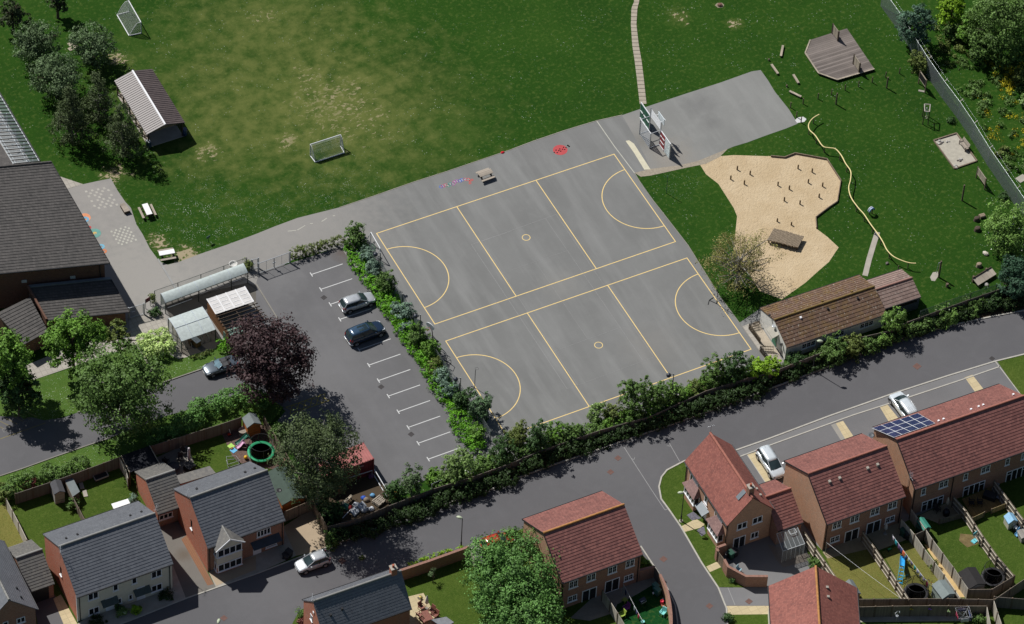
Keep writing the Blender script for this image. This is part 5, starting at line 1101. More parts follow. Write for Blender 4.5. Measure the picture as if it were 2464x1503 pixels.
# ------------------------------------------------------------------ cars
M_tyre = plain('tyre_rubber', (.02,.02,.022), .9, .2); M_rim = plain('wheel_alloy', (.42,.43,.45), .35, .6, metal=.6)
M_glass = glassmat('car_glass', (.018,.03,.033), .05); M_trim = plain('black_trim', (.02,.02,.022), .6, .4)
M_headl = plain('headlamp', (.6,.63,.66), .15, .6); M_taill = plain('tail_lamp', (.35,.02,.02), .25, .6); M_plate = plain('number_plate', (.7,.69,.6), .6, .3)
def subd(o, lv=2):
    m = o.modifiers.new('round', 'SUBSURF'); m.levels = lv; m.render_levels = lv
    for p in o.data.polygons: p.use_smooth = True
    return o
def car(name, label, cat, c, rz, L, W, H, col, kind='hatch', roofcol=None, sunroof=False, rails=False, group='parked cars'):
    t = thing(name, label, cat, (c[0],c[1],c[2] if len(c) > 2 else 0), rz, group); P = col; h = W/2
    cab = kind != 'open'; nose, tail = L/2, -L/2
    cowl = {'hatch':nose-1.12,'suv':nose-1.2,'mpv':nose-.98,'open':nose-1.5}[kind]; belt = {'hatch':.92,'suv':1.06,'mpv':1.0,'open':.86}[kind]; k = belt/.92
    st = [(tail,.70,.42,.62,.74), (tail+.1,.90,.30,.84*k,.92*k), (tail+.55,1.0,.22,belt,belt+.05), (-.3,1.0,.2,belt,belt+.05), (cowl,.99,.2,belt-.03,belt+.03), (nose-.55,.96,.22,belt-.16,belt-.08), (nose-.14,.86,.27,belt-.3,belt-.2), (nose,.64,.36,.50,.56)]
    if kind == 'open': st[1] = (tail+.1,.88,.3,.74,.8); st[2] = (tail+.6,.98,.22,.84,.88)
    v = []; n = 11
    for x, w, zb, zl, zt in st:
        hw = h*w; half = [(0,zb),(hw*.82,zb),(hw*.97,zb+.14),(hw,lerp(zb,zl,.55)),(hw*.965,zl),(hw*.80,zt)]
        ring = [(x,-y,z) for y, z in half[1:]] ; ring = [(x,0,zb)] + ring + [(x,0,zt+.025)] + [(x,y,z) for y, z in half[:0:-1]]
        n = len(ring); v += ring
    f = [(i*n+j, i*n+(j+1)%n, (i+1)*n+(j+1)%n, (i+1)*n+j)[::-1] for i in range(len(st)-1) for j in range(n)]
    f += [tuple(range(n)), tuple(range((len(st)-1)*n, len(st)*n))[::-1]]
    subd(MB().add(v, f, True).build('body', P, t))
    MB().box(tail+.12,nose-.12,-h*.93,h*.93,.16,.30).build('underbody', M_trim, t)
    if cab:
        xb0, xb1 = tail+(.14 if kind != 'suv' else .12), cowl+.06; xt0, xt1 = tail+(.52 if kind == 'hatch' else .42), cowl-(.78 if kind != 'mpv' else .9); zb = belt-.01; zt = H-.05; yb, yt = h*.90, h*.70
        B = [V((xb0,-yb*.88,zb)),V((xb1,-yb*.86,zb)),V((xb1,yb*.86,zb)),V((xb0,yb*.88,zb))]; T = [V((xt0,-yt*.94,zt)),V((xt1,-yt*.96,zt)),V((xt1,yt*.96,zt)),V((xt0,yt*.94,zt))]
        Bm = [V(((xb0+xb1)/2,-yb,zb)), V(((xb0+xb1)/2,yb,zb))]; Tm = [V(((xt0+xt1)/2,-yt,zt+.02)), V(((xt0+xt1)/2,yt,zt+.02))]
        MB().add([B[1],B[2],T[2],T[1],V((xb1+.1,0,zb)),V((xt1+.07,0,zt+.02))],[(0,4,5,3),(4,1,2,5)]).build('windscreen', M_glass, t)
        MB().add([B[3],B[0],T[0],T[3],V((xb0-.06,0,zb)),V((xt0-.04,0,zt+.02))],[(0,4,5,3),(4,1,2,5)]).build('rear_window', M_glass, t)
        MB().add([B[0],Bm[0],B[1],T[1],Tm[0],T[0]],[(0,1,4,5),(1,2,3,4)]).build('side_window', M_glass, t); MB().add([B[2],Bm[1],B[3],T[3],Tm[1],T[2]],[(0,1,4,5),(1,2,3,4)]).build('side_window', M_glass, t)
        for a, b in zip(B, T): q = V((0,.0,.0)); MB().tube([a+(a-V((0,0,a.z))).normalized()*.01, a.lerp(b,.5)+V((0,math.copysign(.015,a.y),.0)), b], .05 if a.x < 0 else .038, 6).build('pillar', P, t)
        for s in (0,1): MB().bar(Bm[s]+V((0,(s*2-1)*.008,0)), Tm[s]+V((0,(s*2-1)*.008,0)), .09, .03).build('pillar', M_trim, t)
        nx, ny = 7, 5; rv = []
        for i in range(nx):
            for j in range(ny):
                u, w_ = i/(nx-1), j/(ny-1)*2-1; bow = .09*math.sin(PI*min(1,u*.9+.08))
                x = lerp(xt0-.04, xt1+.06, u) + (.07 if i == nx-1 else (-.04 if i == 0 else 0))*(1-w_*w_); y = w_*(yt+.025)*(1-.06*(2*u-1)**2); rv.append((x, y, zt+.0+bow*.8*(1-.55*w_*w_)-.03*abs(w_)**3))
        rf = [(i*ny+j,(i+1)*ny+j,(i+1)*ny+j+1,i*ny+j+1) for i in range(nx-1) for j in range(ny-1)]
        ro = MB().add(rv, rf, True).build('roof', roofcol or P, t); so_ = ro.modifiers.new('thick','SOLIDIFY'); so_.thickness = .05; so_.offset = -1
        def roofz(x, y):
            u = (x-xt0)/(xt1-xt0); w_ = y/yt; return zt+.072*math.sin(PI*min(1,max(0,u*.9+.08)))*(1-.55*w_*w_)
        if sunroof:
            xa, xb = xt1-.15, xt1-1.25
            for (p, q) in ((xa, xa-.5),(xa-.54, xb)): MB().add([(p,-.4,roofz(p,.4)+.012),(p,.4,roofz(p,.4)+.012),(q,.4,roofz(q,.4)+.012),(q,-.4,roofz(q,.4)+.012)],[(0,1,2,3)]).build('sunroof', M_glass, ro)
        if rails:
            for s in (-1,1): MB().tube([(xt0+.2,s*yt*.9,zt+.02),(xt0+.4,s*yt*.9,zt+.08),(xt1-.3,s*yt*.92,zt+.08),(xt1-.1,s*yt*.92,zt+.02)], .022, 6).build('roof_rail', M_rim, ro)
            for y in (-.35,-.12,.12,.35): MB().bar((xt0+.15,y,roofz(xt0+.15,y)+.006),(lerp(xt0,xt1,.5),y,roofz(lerp(xt0,xt1,.5),y)+.006),.03,.012).build('roof_rib', M_rim, ro)
        else: MB().tube([(xt0+.25,0,roofz(xt0+.25,0)),(xt0+.1,0,roofz(xt0+.25,0)+.16)], .012, 5).build('aerial', M_trim, ro)
    else:
        MB().box(-1.05,.62,-.60,.60,.5,.925).build('cockpit', M_trim, t)
        for s in (-.33,.33):
            MB().hexa([(-.9,s-.24,.8),(-.25,s-.24,.8),(-.25,s+.24,.8),(-.9,s+.24,.8),(-.95,s-.22,.96),(-.3,s-.22,.935),(-.3,s+.22,.935),(-.95,s+.22,.96)]).build('seat', plain('black_leather',(.03,.03,.034),.5,.4), t)
            MB().hexa([(-.95,s-.22,.9),(-.75,s-.22,.9),(-.75,s+.22,.9),(-.95,s+.22,.9),(-1.08,s-.2,1.2),(-.98,s-.2,1.2),(-.98,s+.2,1.2),(-1.08,s+.2,1.2)]).build('seat_back', MATS[('black_leather',)], t)
        A = [V((cowl+.05,-.66,.87)),V((cowl+.05,.66,.87)),V((cowl-.55,.56,1.2)),V((cowl-.55,-.56,1.2))]
        MB().add(A+[V((cowl+.2,0,.89)),V((cowl-.47,0,1.23))],[(0,4,5,3),(4,1,2,5)]).build('windscreen', glassmat('blue_glass',(.10,.16,.19),.05), t)
        MB().tube([A[0],A[3],V((cowl-.47,0,1.23)),A[2],A[1]], .028, 6).build('windscreen_frame', P, t)
        MB().tube([(-1.0,-.5,.9),(-1.02,-.45,1.18),(-1.02,-.15,1.18),(-1.0,-.1,.9)], .025, 6).build('roll_hoop', M_trim, t); MB().tube([(-1.0,.5,.9),(-1.02,.45,1.18),(-1.02,.15,1.18),(-1.0,.1,.9)], .025, 6).build('roll_hoop', M_trim, t)
        MB().lathe((.28,.33,.93),[(.15,0),(.17,.02),(.15,.04)],14).build('steering_wheel', M_trim, t)
    r = .33 if kind in ('suv','mpv') else .30
    for sx in (tail+.78, nose-.80):
        for s in (-1,1):
            y = s*(h-.085); w = MB(); w.tube([(sx,y-.1,r),(sx,y+.1,r)], r, 20); wo = w.build('wheel', M_tyre, t)
            m = MB(); yy = y+s*.103; m.tube([(sx,yy-.004*s,r),(sx,yy+.008*s,r)], r*.62, 16); m.build('rim', M_rim, wo)
            MB().tube([(sx,s*(h-.03),r+.02),(sx,s*(h+.004),r+.02)], r+.075, 20).build('wheel_arch', M_trim, t)
            MB().tube([(sx,s*(h-.02),r),(sx,s*(h+.009),r)], r, 20).build('tyre', M_tyre, wo); MB().tube([(sx,s*(h-.02),r),(sx,s*(h+.015),r)], r*.64, 16).build('rim', M_rim, wo)
    for s in (-1,1):
        b = nose-.14; MB().hexa([(b-.22,s*h*.56,belt-.33),(b+.05,s*h*.48,belt-.36),(b-.02,s*h*.80,belt-.34),(b-.36,s*h*.90,belt-.30),(b-.30,s*h*.58,belt-.165),(b-.0,s*h*.5,belt-.225),(b-.06,s*h*.76,belt-.215),(b-.42,s*h*.86,belt-.13)]).build('headlight', M_headl, t)
        zt_ = belt-.06; hz = .26 if kind in ('hatch','suv') else .16
        MB().hexa([(tail+.02,s*h*.62,zt_-hz*.5),(tail+.02,s*h*.70,zt_-hz*.5),(tail+.30,s*h*.985,zt_-hz*.5),(tail+.10,s*h*.7,zt_-hz*.5),(tail+.10,s*h*.64,zt_+hz*.6),(tail+.10,s*h*.74,zt_+hz*.6),(tail+.34,s*h*.93,zt_+hz*.6),(tail+.14,s*h*.7,zt_+hz*.6)]).build('tail_light', M_taill, t)
        mm = MB(); mm.hexa([(cowl-.35,s*(h*.97),belt+.0),(cowl-.2,s*(h*.97),belt+.0),(cowl-.24,s*(h+.16),belt+.03),(cowl-.36,s*(h+.16),belt+.03),(cowl-.35,s*(h*.97),belt+.1),(cowl-.22,s*(h*.97),belt+.1),(cowl-.26,s*(h+.17),belt+.16),(cowl-.36,s*(h+.17),belt+.16)]); mm.build('mirror', P, t)
        for x in ((-.05,-.85) if cab and L > 3.9 and kind != 'open' else (-.3,)): MB().bar((x-.09,s*(h*.985+.012),belt-.14),(x+.09,s*(h*.985+.012),belt-.14),.03,.035).build('door_handle', P if kind != 'suv' else M_rim, t)
    MB().box(nose-.03,nose+.012,-.26,.26,.40,.51).build('number_plate', plain('white_plate',(.75,.75,.73),.5,.3), t); MB().box(tail-.012,tail+.03,-.26,.26,.46,.57).build('number_plate', M_plate, t)
    MB().box(nose-.06,nose+.004,-.42,.42,.53,.58).build('grille', M_trim, t); MB().hexa([(tail+.02,-h*.8,.30),(tail+.3,-h*.96,.30),(tail+.3,h*.96,.30),(tail+.02,h*.8,.30),(tail-.02,-h*.74,.5),(tail+.3,-h*.98,.5),(tail+.3,h*.98,.5),(tail-.02,h*.74,.5)]).build('rear_bumper', P if kind != 'suv' else M_headl, t)
    if cab: MB().tube([(cowl+.16,-.5,belt+.03),(cowl+.05,.1,belt+.06)], .014, 4).build('wiper', M_trim, t)
    return t
def by_wheels(rear, front, side, L, W):     # ground contact of the two near wheels -> centre and heading; side = +1 if those are its left wheels
    d = V((front.x-rear.x, front.y-rear.y, 0)).normalized(); n = V((-d.y,d.x,0)); m = (rear+front)/2
    c = m - n*side*(W/2-.06); return c, math.atan2(d.y, d.x)
SIL = paint('silver_car_paint', (.50,.52,.54), .7, .3, .35); WHT = paint('pale_silver_paint', (.62,.67,.70), .7, .28, .15)
c, a = by_wheels(g('11',675,764), g('11',831,712), -1, 4.15, 1.72); c.z = .014
car('car', 'silver hatchback with red tail lights parked nose into the hedge', 'car', c, a, 4.15, 1.70, 1.44, SIL)
c, a = by_wheels(g('11',736,996), g('11',894,934), -1, 4.6, 1.84); c.z = .014
car('car', 'dark blue estate car with a glass roof panel, in the bay below the silver one', 'car', c, a, 4.6, 1.82, 1.68, paint('dark_blue_car_paint', (.014,.03,.062), .9, .25, .2), 'suv', roofcol=paint('blue_roof_paint', (.035,.075,.13), .9, .25, .2), sunroof=True)
c, a = by_wheels(g('12',506,1090), g('12',353,1145), 1, 3.85, 1.66); c.z = .02
car('car', 'small silver hatchback parked beside the gravel drive', 'car', c, a, 3.85, 1.66, 1.43, SIL)
d = (g('01',1448,1168)-g('01',1210,1250)).normalized(); q = g('01',1470,1205)
car('car', 'grey open top two seater half under the copper beech', 'car', q + d*2.0 + V((0,0,.012)), math.atan2(-d.y,-d.x), 4.0, 1.72, 1.24, paint('grey_blue_car_paint', (.10,.125,.15), .9, .25, .4), 'open')
c, a = by_wheels(g('22',1781,324), g('32',5.7,439), -1, 4.35, 1.78); c.z = .03
car('car', 'pale silver family car parked on the tan paving behind the corner house', 'car', c, a, 4.35, 1.78, 1.56, WHT, 'mpv')
c, a = by_wheels(g('31',957,1516), g('31',908,1449), 1, 4.5, 1.78); c.z = .03
car('car', 'pale silver people carrier with roof ribs, partly hidden behind the terrace roof', 'car', c, a, 4.5, 1.80, 1.62, WHT, 'mpv', rails=True)
d = (g('12',1848,830)-g('12',1535,942)).normalized(); q = g('12',1745,935)
car('car', 'red car showing only its roof and tail between the rounded tree and clipped bush', 'car', q + V((0,0,.03)), math.atan2(d.y,d.x), 3.9, 1.68, 1.46, paint('red_car_paint', (.42,.04,.018), .9, .25))
# ------------------------------------------------------------------ school ground furniture
M_wmet = plain('white_painted_steel', (.66,.67,.68), .45, .4); M_dmet = plain('dark_green_steel', (.03,.045,.04), .5, .4); M_bmet = plain('black_steel', (.022,.023,.026), .5, .4)
M_rope = plain('netting_cord', (.30,.33,.30), .9, .1); M_wbench = wood('bench_boards', (.33,.285,.235), .12, 1, .2); M_wtop = plain('white_table_top', (.78,.79,.78), .5, .4, var=.05)
M_log = plain('weathered_log', (.27,.215,.155), .9, .1, var=.3, scale=5); M_logd = plain('dark_timber', (.085,.065,.05), .9, .1, var=.3, scale=6)
def net(mb, A, B, C, D, n, m, r=.008):       # cords across a quad A-B-C-D
    for i in range(n+1): mb.bar(A.lerp(B,i/n), D.lerp(C,i/n), r*2)
    for j in range(m+1): mb.bar(A.lerp(D,j/m), B.lerp(C,j/m), r*2)
def goal(label, f1, f2, r1, r2, h):           # front base corners, rear base corners (same ends)
    t = thing('football_goal', label, 'goal', f1); o = V(f1); f2, r1, r2 = f2-o, r1-o, r2-o; f1 = V((0,0,0)); u = V((0,0,h)); R = .06
    for p in (f1, f2): MB().tube([p, p+u], R, 10).build('post', M_wmet, t)
    MB().tube([f1+u, f2+u], R, 10).build('crossbar', M_wmet, t); MB().tube([r1+V((0,0,R)), r2+V((0,0,R))], R, 10).build('rear_bar', M_wmet, t)
    for p, q in ((f1,r1),(f2,r2)):
        MB().tube([p+V((0,0,R)), q+V((0,0,R))], R, 10).build('ground_bar', M_wmet, t)
        MB().tube([p+u, p.lerp(q,.28)+u*.98, p.lerp(q,.55)+u*.72, q+V((0,0,R))], .028, 8).build('net_stay', M_wmet, t)
    mb = MB(); a1, a2 = f1.lerp(r1,.3)+u*.97, f2.lerp(r2,.3)+u*.97
    net(mb, a1, a2, r2+V((0,0,.06)), r1+V((0,0,.06)), 26, 14); net(mb, f1+u, f2+u, a2, a1, 26, 3)
    for p, q in ((f1,r1),(f2,r2)): net(mb, p+V((0,0,.05)), q+V((0,0,.05)), p.lerp(q,.6)+u*.66, p+u*.97, 7, 9)
    mb.build('net', M_rope, t)
goal('white football goal near the top edge of the field, net side away from the trees', g('00',932,88), g('00',1020,243), g('00',845,112), g('00',932,262), 1.85)
goal('white football goal with its back bar towards the playground', g('10',392,1128), g('10',610,1058), g('10',428,1175), g('10',638,1107), 1.9)
def picnic(label, c, rz, white, L=1.8):
    t = thing('picnic_table', label, 'picnic table', c, rz); w = .72
    MB().box(-L/2,L/2,-w/2,w/2,.70,.75).build('table_top', M_wbench, t)
    if white: MB().box(-L/2+.02,L/2-.02,-w/2+.04,w/2-.04,.752,.775).build('top_panel', M_wtop, t)
    for s in (-1,1):
        MB().box(-L/2,L/2,s*.72-.13,s*.72+.13,.40,.44).build('seat', M_wbench, t)
    for x in (-L*.36, L*.36):
        for s in (-1,1): MB().bar((x,s*.2,.7),(x,s*.62,.0),.09,.05).build('leg', M_logd, t)
        MB().box(x-.045,x+.045,-.8,.8,.33,.40).build('seat_rail', M_logd, t)
    return t
S6 = (440,760,5.01)
picnic('grey timber picnic table standing on the playground beside the number snake', g('10',1655,1282), az(g('10',1595,1270),g('10',1700,1232)), False, 1.7)
picnic('picnic table with a white top on the grass beside the school yard', g(S6,748,480), az(g(S6,640,370),g(S6,725,550)), True)
picnic('picnic table with a white marked top where grass and path meet', g(S6,1140,1345), az(g(S6,1000,1330),g(S6,1280,1280)), True)
q = [g(S6,195,290,.45),g(S6,285,255,.45),g(S6,405,415,.45),g(S6,290,450,.45)]; t = thing('slatted_bench', 'broad slatted timber bench on the edge of the school yard', 'bench', (q[0].x,q[0].y,0)); o = V(t.location)
for i in range(6): MB().hexa([p-o-V((0,0,.05)) for p in (q[0].lerp(q[1],(i+.06)/6),q[0].lerp(q[1],(i+.94)/6),q[3].lerp(q[2],(i+.94)/6),q[3].lerp(q[2],(i+.06)/6))]+[p-o for p in (q[0].lerp(q[1],(i+.06)/6),q[0].lerp(q[1],(i+.94)/6),q[3].lerp(q[2],(i+.94)/6),q[3].lerp(q[2],(i+.06)/6))]).build('slat', M_wbench, t)
cc = sum(q,V())/4; MB().prism([p.lerp(cc,.06)-o for p in q],0,.395).build('base', M_logd, t)
# open shelter on the field
sh = thing('open_shelter', 'open sided shelter with ribbed brown roof and white ridge on the field', 'shelter', (-13.4,32.4,0), math.radians(-90.2))
iv = (Matrix.Translation(sh.location)@Matrix.Rotation(math.radians(-90.2),4,'Z')).inverted()
zl, zr = 2.3, 3.0
E_ = [iv@g('00',x,y,zl) for x, y in ((1102,503),(1335,890))]; W_ = [iv@g('00',x,y,zl) for x, y in ((825,580),(1058,975))]; Rr = [iv@g('00',x,y,zr) for x, y in ((960,512),(1192,905))]
xa, xb = (E_[0].x+W_[0].x)/2, (E_[1].x+W_[1].x)/2; ye, yw, ym = (E_[0].y+E_[1].y)/2, (W_[0].y+W_[1].y)/2, (Rr[0].y+Rr[1].y)/2
M_sil = plain('pale_ribbed_tile', (.40,.40,.42), .5, .4, var=.15)
for nm, y0, y1, m in (('roof_slope', ye, ym, M_shelt),('roof_slope', yw, ym, M_shelt)):
    mb = MB(); n = 30
    for i in range(n):      # ribs of the sheet run down the slope
        w_ = (xb-xa)/n; pr_ = [(V((xa+w_*(i+k),y0,zl+dz)), V((xa+w_*(i+k),y1,zr+dz))) for k, dz in ((0,0),(.42,0),(.5,.05),(.92,.05),(1,0))]
        for a, b in zip(pr_,pr_[1:]): mb.quad(a[0],b[0],b[1],a[1]) if y0 < y1 else mb.quad(a[1],b[1],b[0],a[0])
    mb.quad((xa,y0,zl-.06),(xb,y0,zl-.06),(xb,y1,zr-.06),(xa,y1,zr-.06)); mb.build(nm, m, sh)
mb = MB(); mb.hexa([(xa,ym-.13,zr+.0),(xb,ym-.13,zr+.0),(xb,ym+.13,zr+.0),(xa,ym+.13,zr+.0),(xa,ym-.07,zr+.12),(xb,ym-.07,zr+.12),(xb,ym+.07,zr+.12),(xa,ym+.07,zr+.12)]); mb.build('ridge_capping', M_upvc, sh)
for i in range(6):
    for y in (yw+.25*(1 if ym > yw else -1), ye+.25*(1 if ym > ye else -1)): xx = lerp(xa+.25,xb-.25,i/5); MB().box(xx-.07,xx+.07,y-.07,y+.07,0,2.3).build('post', M_logd, sh)
for x in (xa+.2, xb-.2): mb = MB(); mb.add([(x,yw,zl-.08),(x,ye,zl-.08),(x,ye,zl),(x,ym,zr-.05),(x,yw,zl)],[(0,1,2,3,4)]); mb.build('gable_board', M_timber, sh)
for y in (yw+.25*(1 if ym > yw else -1), ye+.25*(1 if ym > ye else -1)): MB().box(min(xa,xb)+.2,max(xa,xb)-.2,y-.05,y+.05,.75,.85).build('rail', M_logd, sh); MB().box(min(xa,xb)+.2,max(xa,xb)-.2,y-.05,y+.05,2.1,2.28).build('wall_plate', M_logd, sh)
yy = yw+.55*(1 if ym > yw else -1); MB().box(min(xa,xb)+.4,max(xa,xb)-.4,yy-.18,yy+.18,.4,.46).build('bench_seat', M_wbench, sh)
MB().box(min(xa,xb)+.1,max(xa,xb)-.1,min(yw,ye)+.2,max(yw,ye)-.2,0,.06).build('floor', M_conc, sh)
for (x, y), lab, m in (((1072,1062),'blue barrel with a pale lid at the near corner of the open shelter',plain('barrel_blue',(.03,.05,.075),.4,.5)),((1332,975),'blue barrel under the far eaves corner of the open shelter',plain('barrel_blue2',(.025,.05,.12),.4,.5))):
    p = g('00',x,y); t = thing('water_barrel', lab, 'barrel', p); MB().lathe((0,0,0),[(.26,0),(.31,.08),(.33,.45),(.31,.85),(.28,.92),(.27,.925)],18).build('barrel', m, t); MB().lathe((0,0,.925),[(.285,0),(.285,.04),(.25,.05)],18).build('lid', plain('grey_lid',(.33,.36,.39),.4,.4) if x < 1200 else m, t)
for i, (x, y, w) in enumerate(((508,322,'nearest the tree row'),(545,338,'half under the tree'),(511,356,'lowest of three'))):
    p = g('00',x,y); tag(MB().obox((0,0,0),.55,.55,.05,.2).build('stepping_pad', M_slab, None, V((0,0,0))), 'square pale stepping pad on the grass, '+w, 'paving slab', 'pads in the grass').location = p
# sign post on the lawn
p = g('01',1505,248); t = thing('sign_post', 'small dark sign on a post at the lawn edge', 'sign', p, .3); MB().tube([(0,0,0),(0,0,.75)],.03,6).build('post', M_bmet, t); MB().obox((0,0,.72),.55,.05,.32).build('board', plain('sign_green',(.05,.10,.09),.5,.4), t)
# red jacket lying on the playground edge
p = g('10',1780,1104); t = MB(); t.lathe((0,0,0),[(.26,.0),(.24,.06),(.15,.13),(.05,.16),(.001,.16)],9); o = t.build('dropped_jumper', plain('red_cloth',(.55,.02,.04),.9,.1), None, V((0,0,0))); o.location = p+V((0,0,.004)); o.scale = (1,.7,1); tag(o,'bright red jumper dropped where lawn meets playground','jumper')
# stepping path of slabs across the field
mb = MB(); L_, R_2 = gl('20',[(888,-60),(880,20),(862,60),(858,180),(868,330),(885,440),(900,560),(922,755)]), gl('20',[(925,-60),(917,20),(905,60),(898,180),(915,330),(935,440),(950,560),(971,755)])
def along(P, s):
    ls = [(b-a).length for a, b in zip(P,P[1:])]; d = s*sum(ls)
    for (a, b), l in zip(zip(P,P[1:]), ls):
        if d <= l: return a.lerp(b, d/l)
        d -= l
    return P[-1]
for i in range(30): a, b = i/30+.0018, (i+1)/30-.0018; q = [along(L_,a),along(R_2,a),along(R_2,b),along(L_,b)]; mb.prism(q,0,.05)
struct('stepping_path', mb, plain('field_slabs', al(170,160,144), .9, .2, var=.12))
mb = MB(); mb.strip(gl('31',[(790,175),(760,270),(730,370),(700,490)]),.62,.0,.03); struct('narrow_path', mb, M_conc)
struct('concrete_patch', MB().sheet([(q.x,q.y,.012) for q in gl('30',[(195,870),(215,850),(255,845),(278,862),(262,882),(210,890)])]), plain('pale_concrete', al(206,206,204), .9, .2))
struct('worn_patch', MB().sheet([(q.x,q.y,.006) for q in gl('31',[(1170,500),(1190,465),(1225,460),(1230,490),(1205,528),(1180,525)])]), M_conc)
# --- multi sport wall
S4 = (2480,380,5.01); P1, P2, P3, P6, P4, P5 = [g(S4,*p) for p in ((400,452),(584,722),(788,1005),(988,1288),(592,1078),(390,792))]
t = thing('sports_wall', 'steel goal and basketball wall with green, red and white panels', 'sports wall', P2); o = V(P2); P1, P2, P3, P6, P4, P5 = [p-o for p in (P1,P2,P3,P6,P4,P5)]; u = V((0,0,1)); hh = 2.45
for p, h_ in ((P1,hh),(P2,3.75),(P3,3.75),(P6,hh),(P4,hh),(P5,hh)): MB().bar(p, p+u*h_, .1).build('post', M_metal, t)
def panel(name, A, B, z0, z1, m, th=.05):
    d = (B-A).normalized(); n = V((-d.y,d.x,0))*th/2; mb = MB(); mb.hexa([A-n+u*z0,B-n+u*z0,B+n+u*z0,A+n+u*z0,A-n+u*z1,B-n+u*z1,B+n+u*z1,A+n+u*z1]); return mb.build(name, m, t)
Mg, Mr = plain('green_board',(.012,.10,.055),.5,.4), plain('red_board',(.27,.02,.025),.5,.4)
for i in range(3):
    for j in range(2): panel('green_panel', P1.lerp(P2,(i+.04)/3), P1.lerp(P2,(i+.96)/3), .15+j*1.12, 1.15+j*1.12, Mg)
    for j in range(2): panel('shelf_bar', P1.lerp(P2,(i+.1)/3), P1.lerp(P2,(i+.85)/3), .05+j*1.15, .13+j*1.15, M_wmet, .2)
MB().bar(P1+u*hh,P2+u*hh,.1).build('top_rail', M_wmet, t); MB().bar(P3+u*hh,P6+u*hh,.1).build('top_rail', M_wmet, t)
mid = P3.lerp(P6,.5)
panel('red_panel', P3, mid, .1, 2.4, Mr)
for j in range(3): panel('shelf_bar', P3.lerp(mid,.1), P3.lerp(mid,.9), .1+j*.78, .2+j*.78, M_wmet, .16)
mb = MB()
for i in range(9): a = mid.lerp(P6,i/8); mb.bar(a+u*.1,a+u*2.4,.05)
for j in range(14): mb.bar(mid+u*(.1+j*.177),P6+u*(.1+j*.177),.06)
mb.build('climbing_lattice', plain('white_lattice',(.66,.72,.71),.5,.4), t)
mb = MB()
for j in range(6): mb.bar(P2+u*(2.5+j*.22),P3+u*(2.5+j*.22),.06)
mb.build('upper_bars', M_wmet, t)
mb = MB()
for j in range(9): mb.bar(P5+u*(.1+j*.28),P4+u*(.1+j*.28),.055)
mb.build('goal_back_bars', M_metal, t)
for a, b in ((P5,P2),(P4,P3)):
    for z in (.08,hh): MB().bar(a+u*z,b+u*z,.07).build('side_bar', M_metal, t)
MB().bar(P5+u*hh,P4+u*hh,.09).build('top_rail', M_wmet, t)
d = (P3-P2).normalized(); n = V((d.y,-d.x,0)) if V((d.y,-d.x,0)).x > 0 else V((-d.y,d.x,0)); cb = P2.lerp(P3,.62)+n*.55
MB().hexa([cb-d*.75-n*.03+u*2.75,cb+d*.75-n*.03+u*2.75,cb+d*.75+n*.03+u*2.75,cb-d*.75+n*.03+u*2.75,cb-d*.75-n*.03+u*3.75,cb+d*.75-n*.03+u*3.75,cb+d*.75+n*.03+u*3.75,cb-d*.75+n*.03+u*3.75]).build('backboard', plain('white_board',(.7,.76,.78),.5,.4), t)
for s in (-.6,.6): MB().bar(P2.lerp(P3,.62)+d*s+u*3.4, cb+d*s+u*3.4,.05).build('bracket', M_wmet, t)
hp = cb+n*.32+u*2.85; MB().tube([hp+V((.23*math.cos(a),.23*math.sin(a),0)) for a in [2*PI*i/20 for i in range(21)]], .02, 6).build('hoop', M_wmet, t)
# --- portable hoops and posts
def netball(label, base, top_h, rz, feet=True, m=None):
    m = m or M_bmet; t = thing('netball_post', label, 'netball post', base, rz); MB().tube([(0,0,0),(0,0,top_h)],.035,8).build('pole', m, t)
    if feet: 
        for pts in ([(0,0,.05),(-.95,0,.05)],[(-.95,0,.05),(-.75,.65,.05)],[(-.95,0,.05),(-.75,-.65,.05)],[(0,0,.05),(-.1,.45,.05)]): MB().bar(*pts,.05).build('foot', m, t)
    MB().tube([(.08+.19+.19*math.cos(a),.19*math.sin(a),top_h-.02) for a in [2*PI*i/18 for i in range(19)]],.014,5).build('ring', m, t); MB().tube([(0,0,top_h-.02),(.09,0,top_h-.02)],.02,5).build('bracket', m, t)
    return t
netball('black netball post standing on the left court line of the lower court', g('11',1578,1297), 2.95, .5)
netball('dark netball post with a three legged base on the right court line', g('21',1476,692), 3.0, -1.0)
netball('slim green netball post on the grass near the sandpit', g('20',1114,1397), 2.85, 2.6, False, plain('pale_green_steel',(.04,.10,.07),.5,.4))
p = g('11',1275,965); t = thing('basketball_stand', 'black basketball stand with an oval white backboard at the edge of the court', 'basketball stand', p, .35)
MB().tube([(0,0,.1),(-.1,0,1.6),(-.35,0,2.9)],[.06,.05,.045],8).build('pole', M_bmet, t); MB().hexa([(-.45,-.5,0),(.55,-.5,0),(.55,.5,0),(-.45,.5,0),(-.3,-.35,.22),(.4,-.35,.22),(.4,.35,.22),(-.3,.35,.22)]).build('base', M_bmet, t); MB().tube([(.4,0,.2),(-.1,0,1.2)],.03,6).build('brace', M_bmet, t)
mb = MB(); k = 24; pts = [V((-.5,.62*math.cos(2*PI*i/k),2.95+.42*math.sin(2*PI*i/k))) for i in range(k)]; mb.add(pts+[q+V((.05,0,.02)) for q in pts], [tuple(range(k))[::-1],tuple(range(k,2*k))]+[(i,(i+1)%k,k+(i+1)%k,k+i) for i in range(k)]); bb = mb.build('backboard', plain('off_white_board',(.62,.64,.66),.5,.4), t)
MB().tube([(-.8+.22*math.cos(a),.22*math.sin(a),2.75) for a in [2*PI*i/18 for i in range(19)]],.015,5).build('hoop', plain('red_hoop',(.4,.06,.04),.5,.4), t)
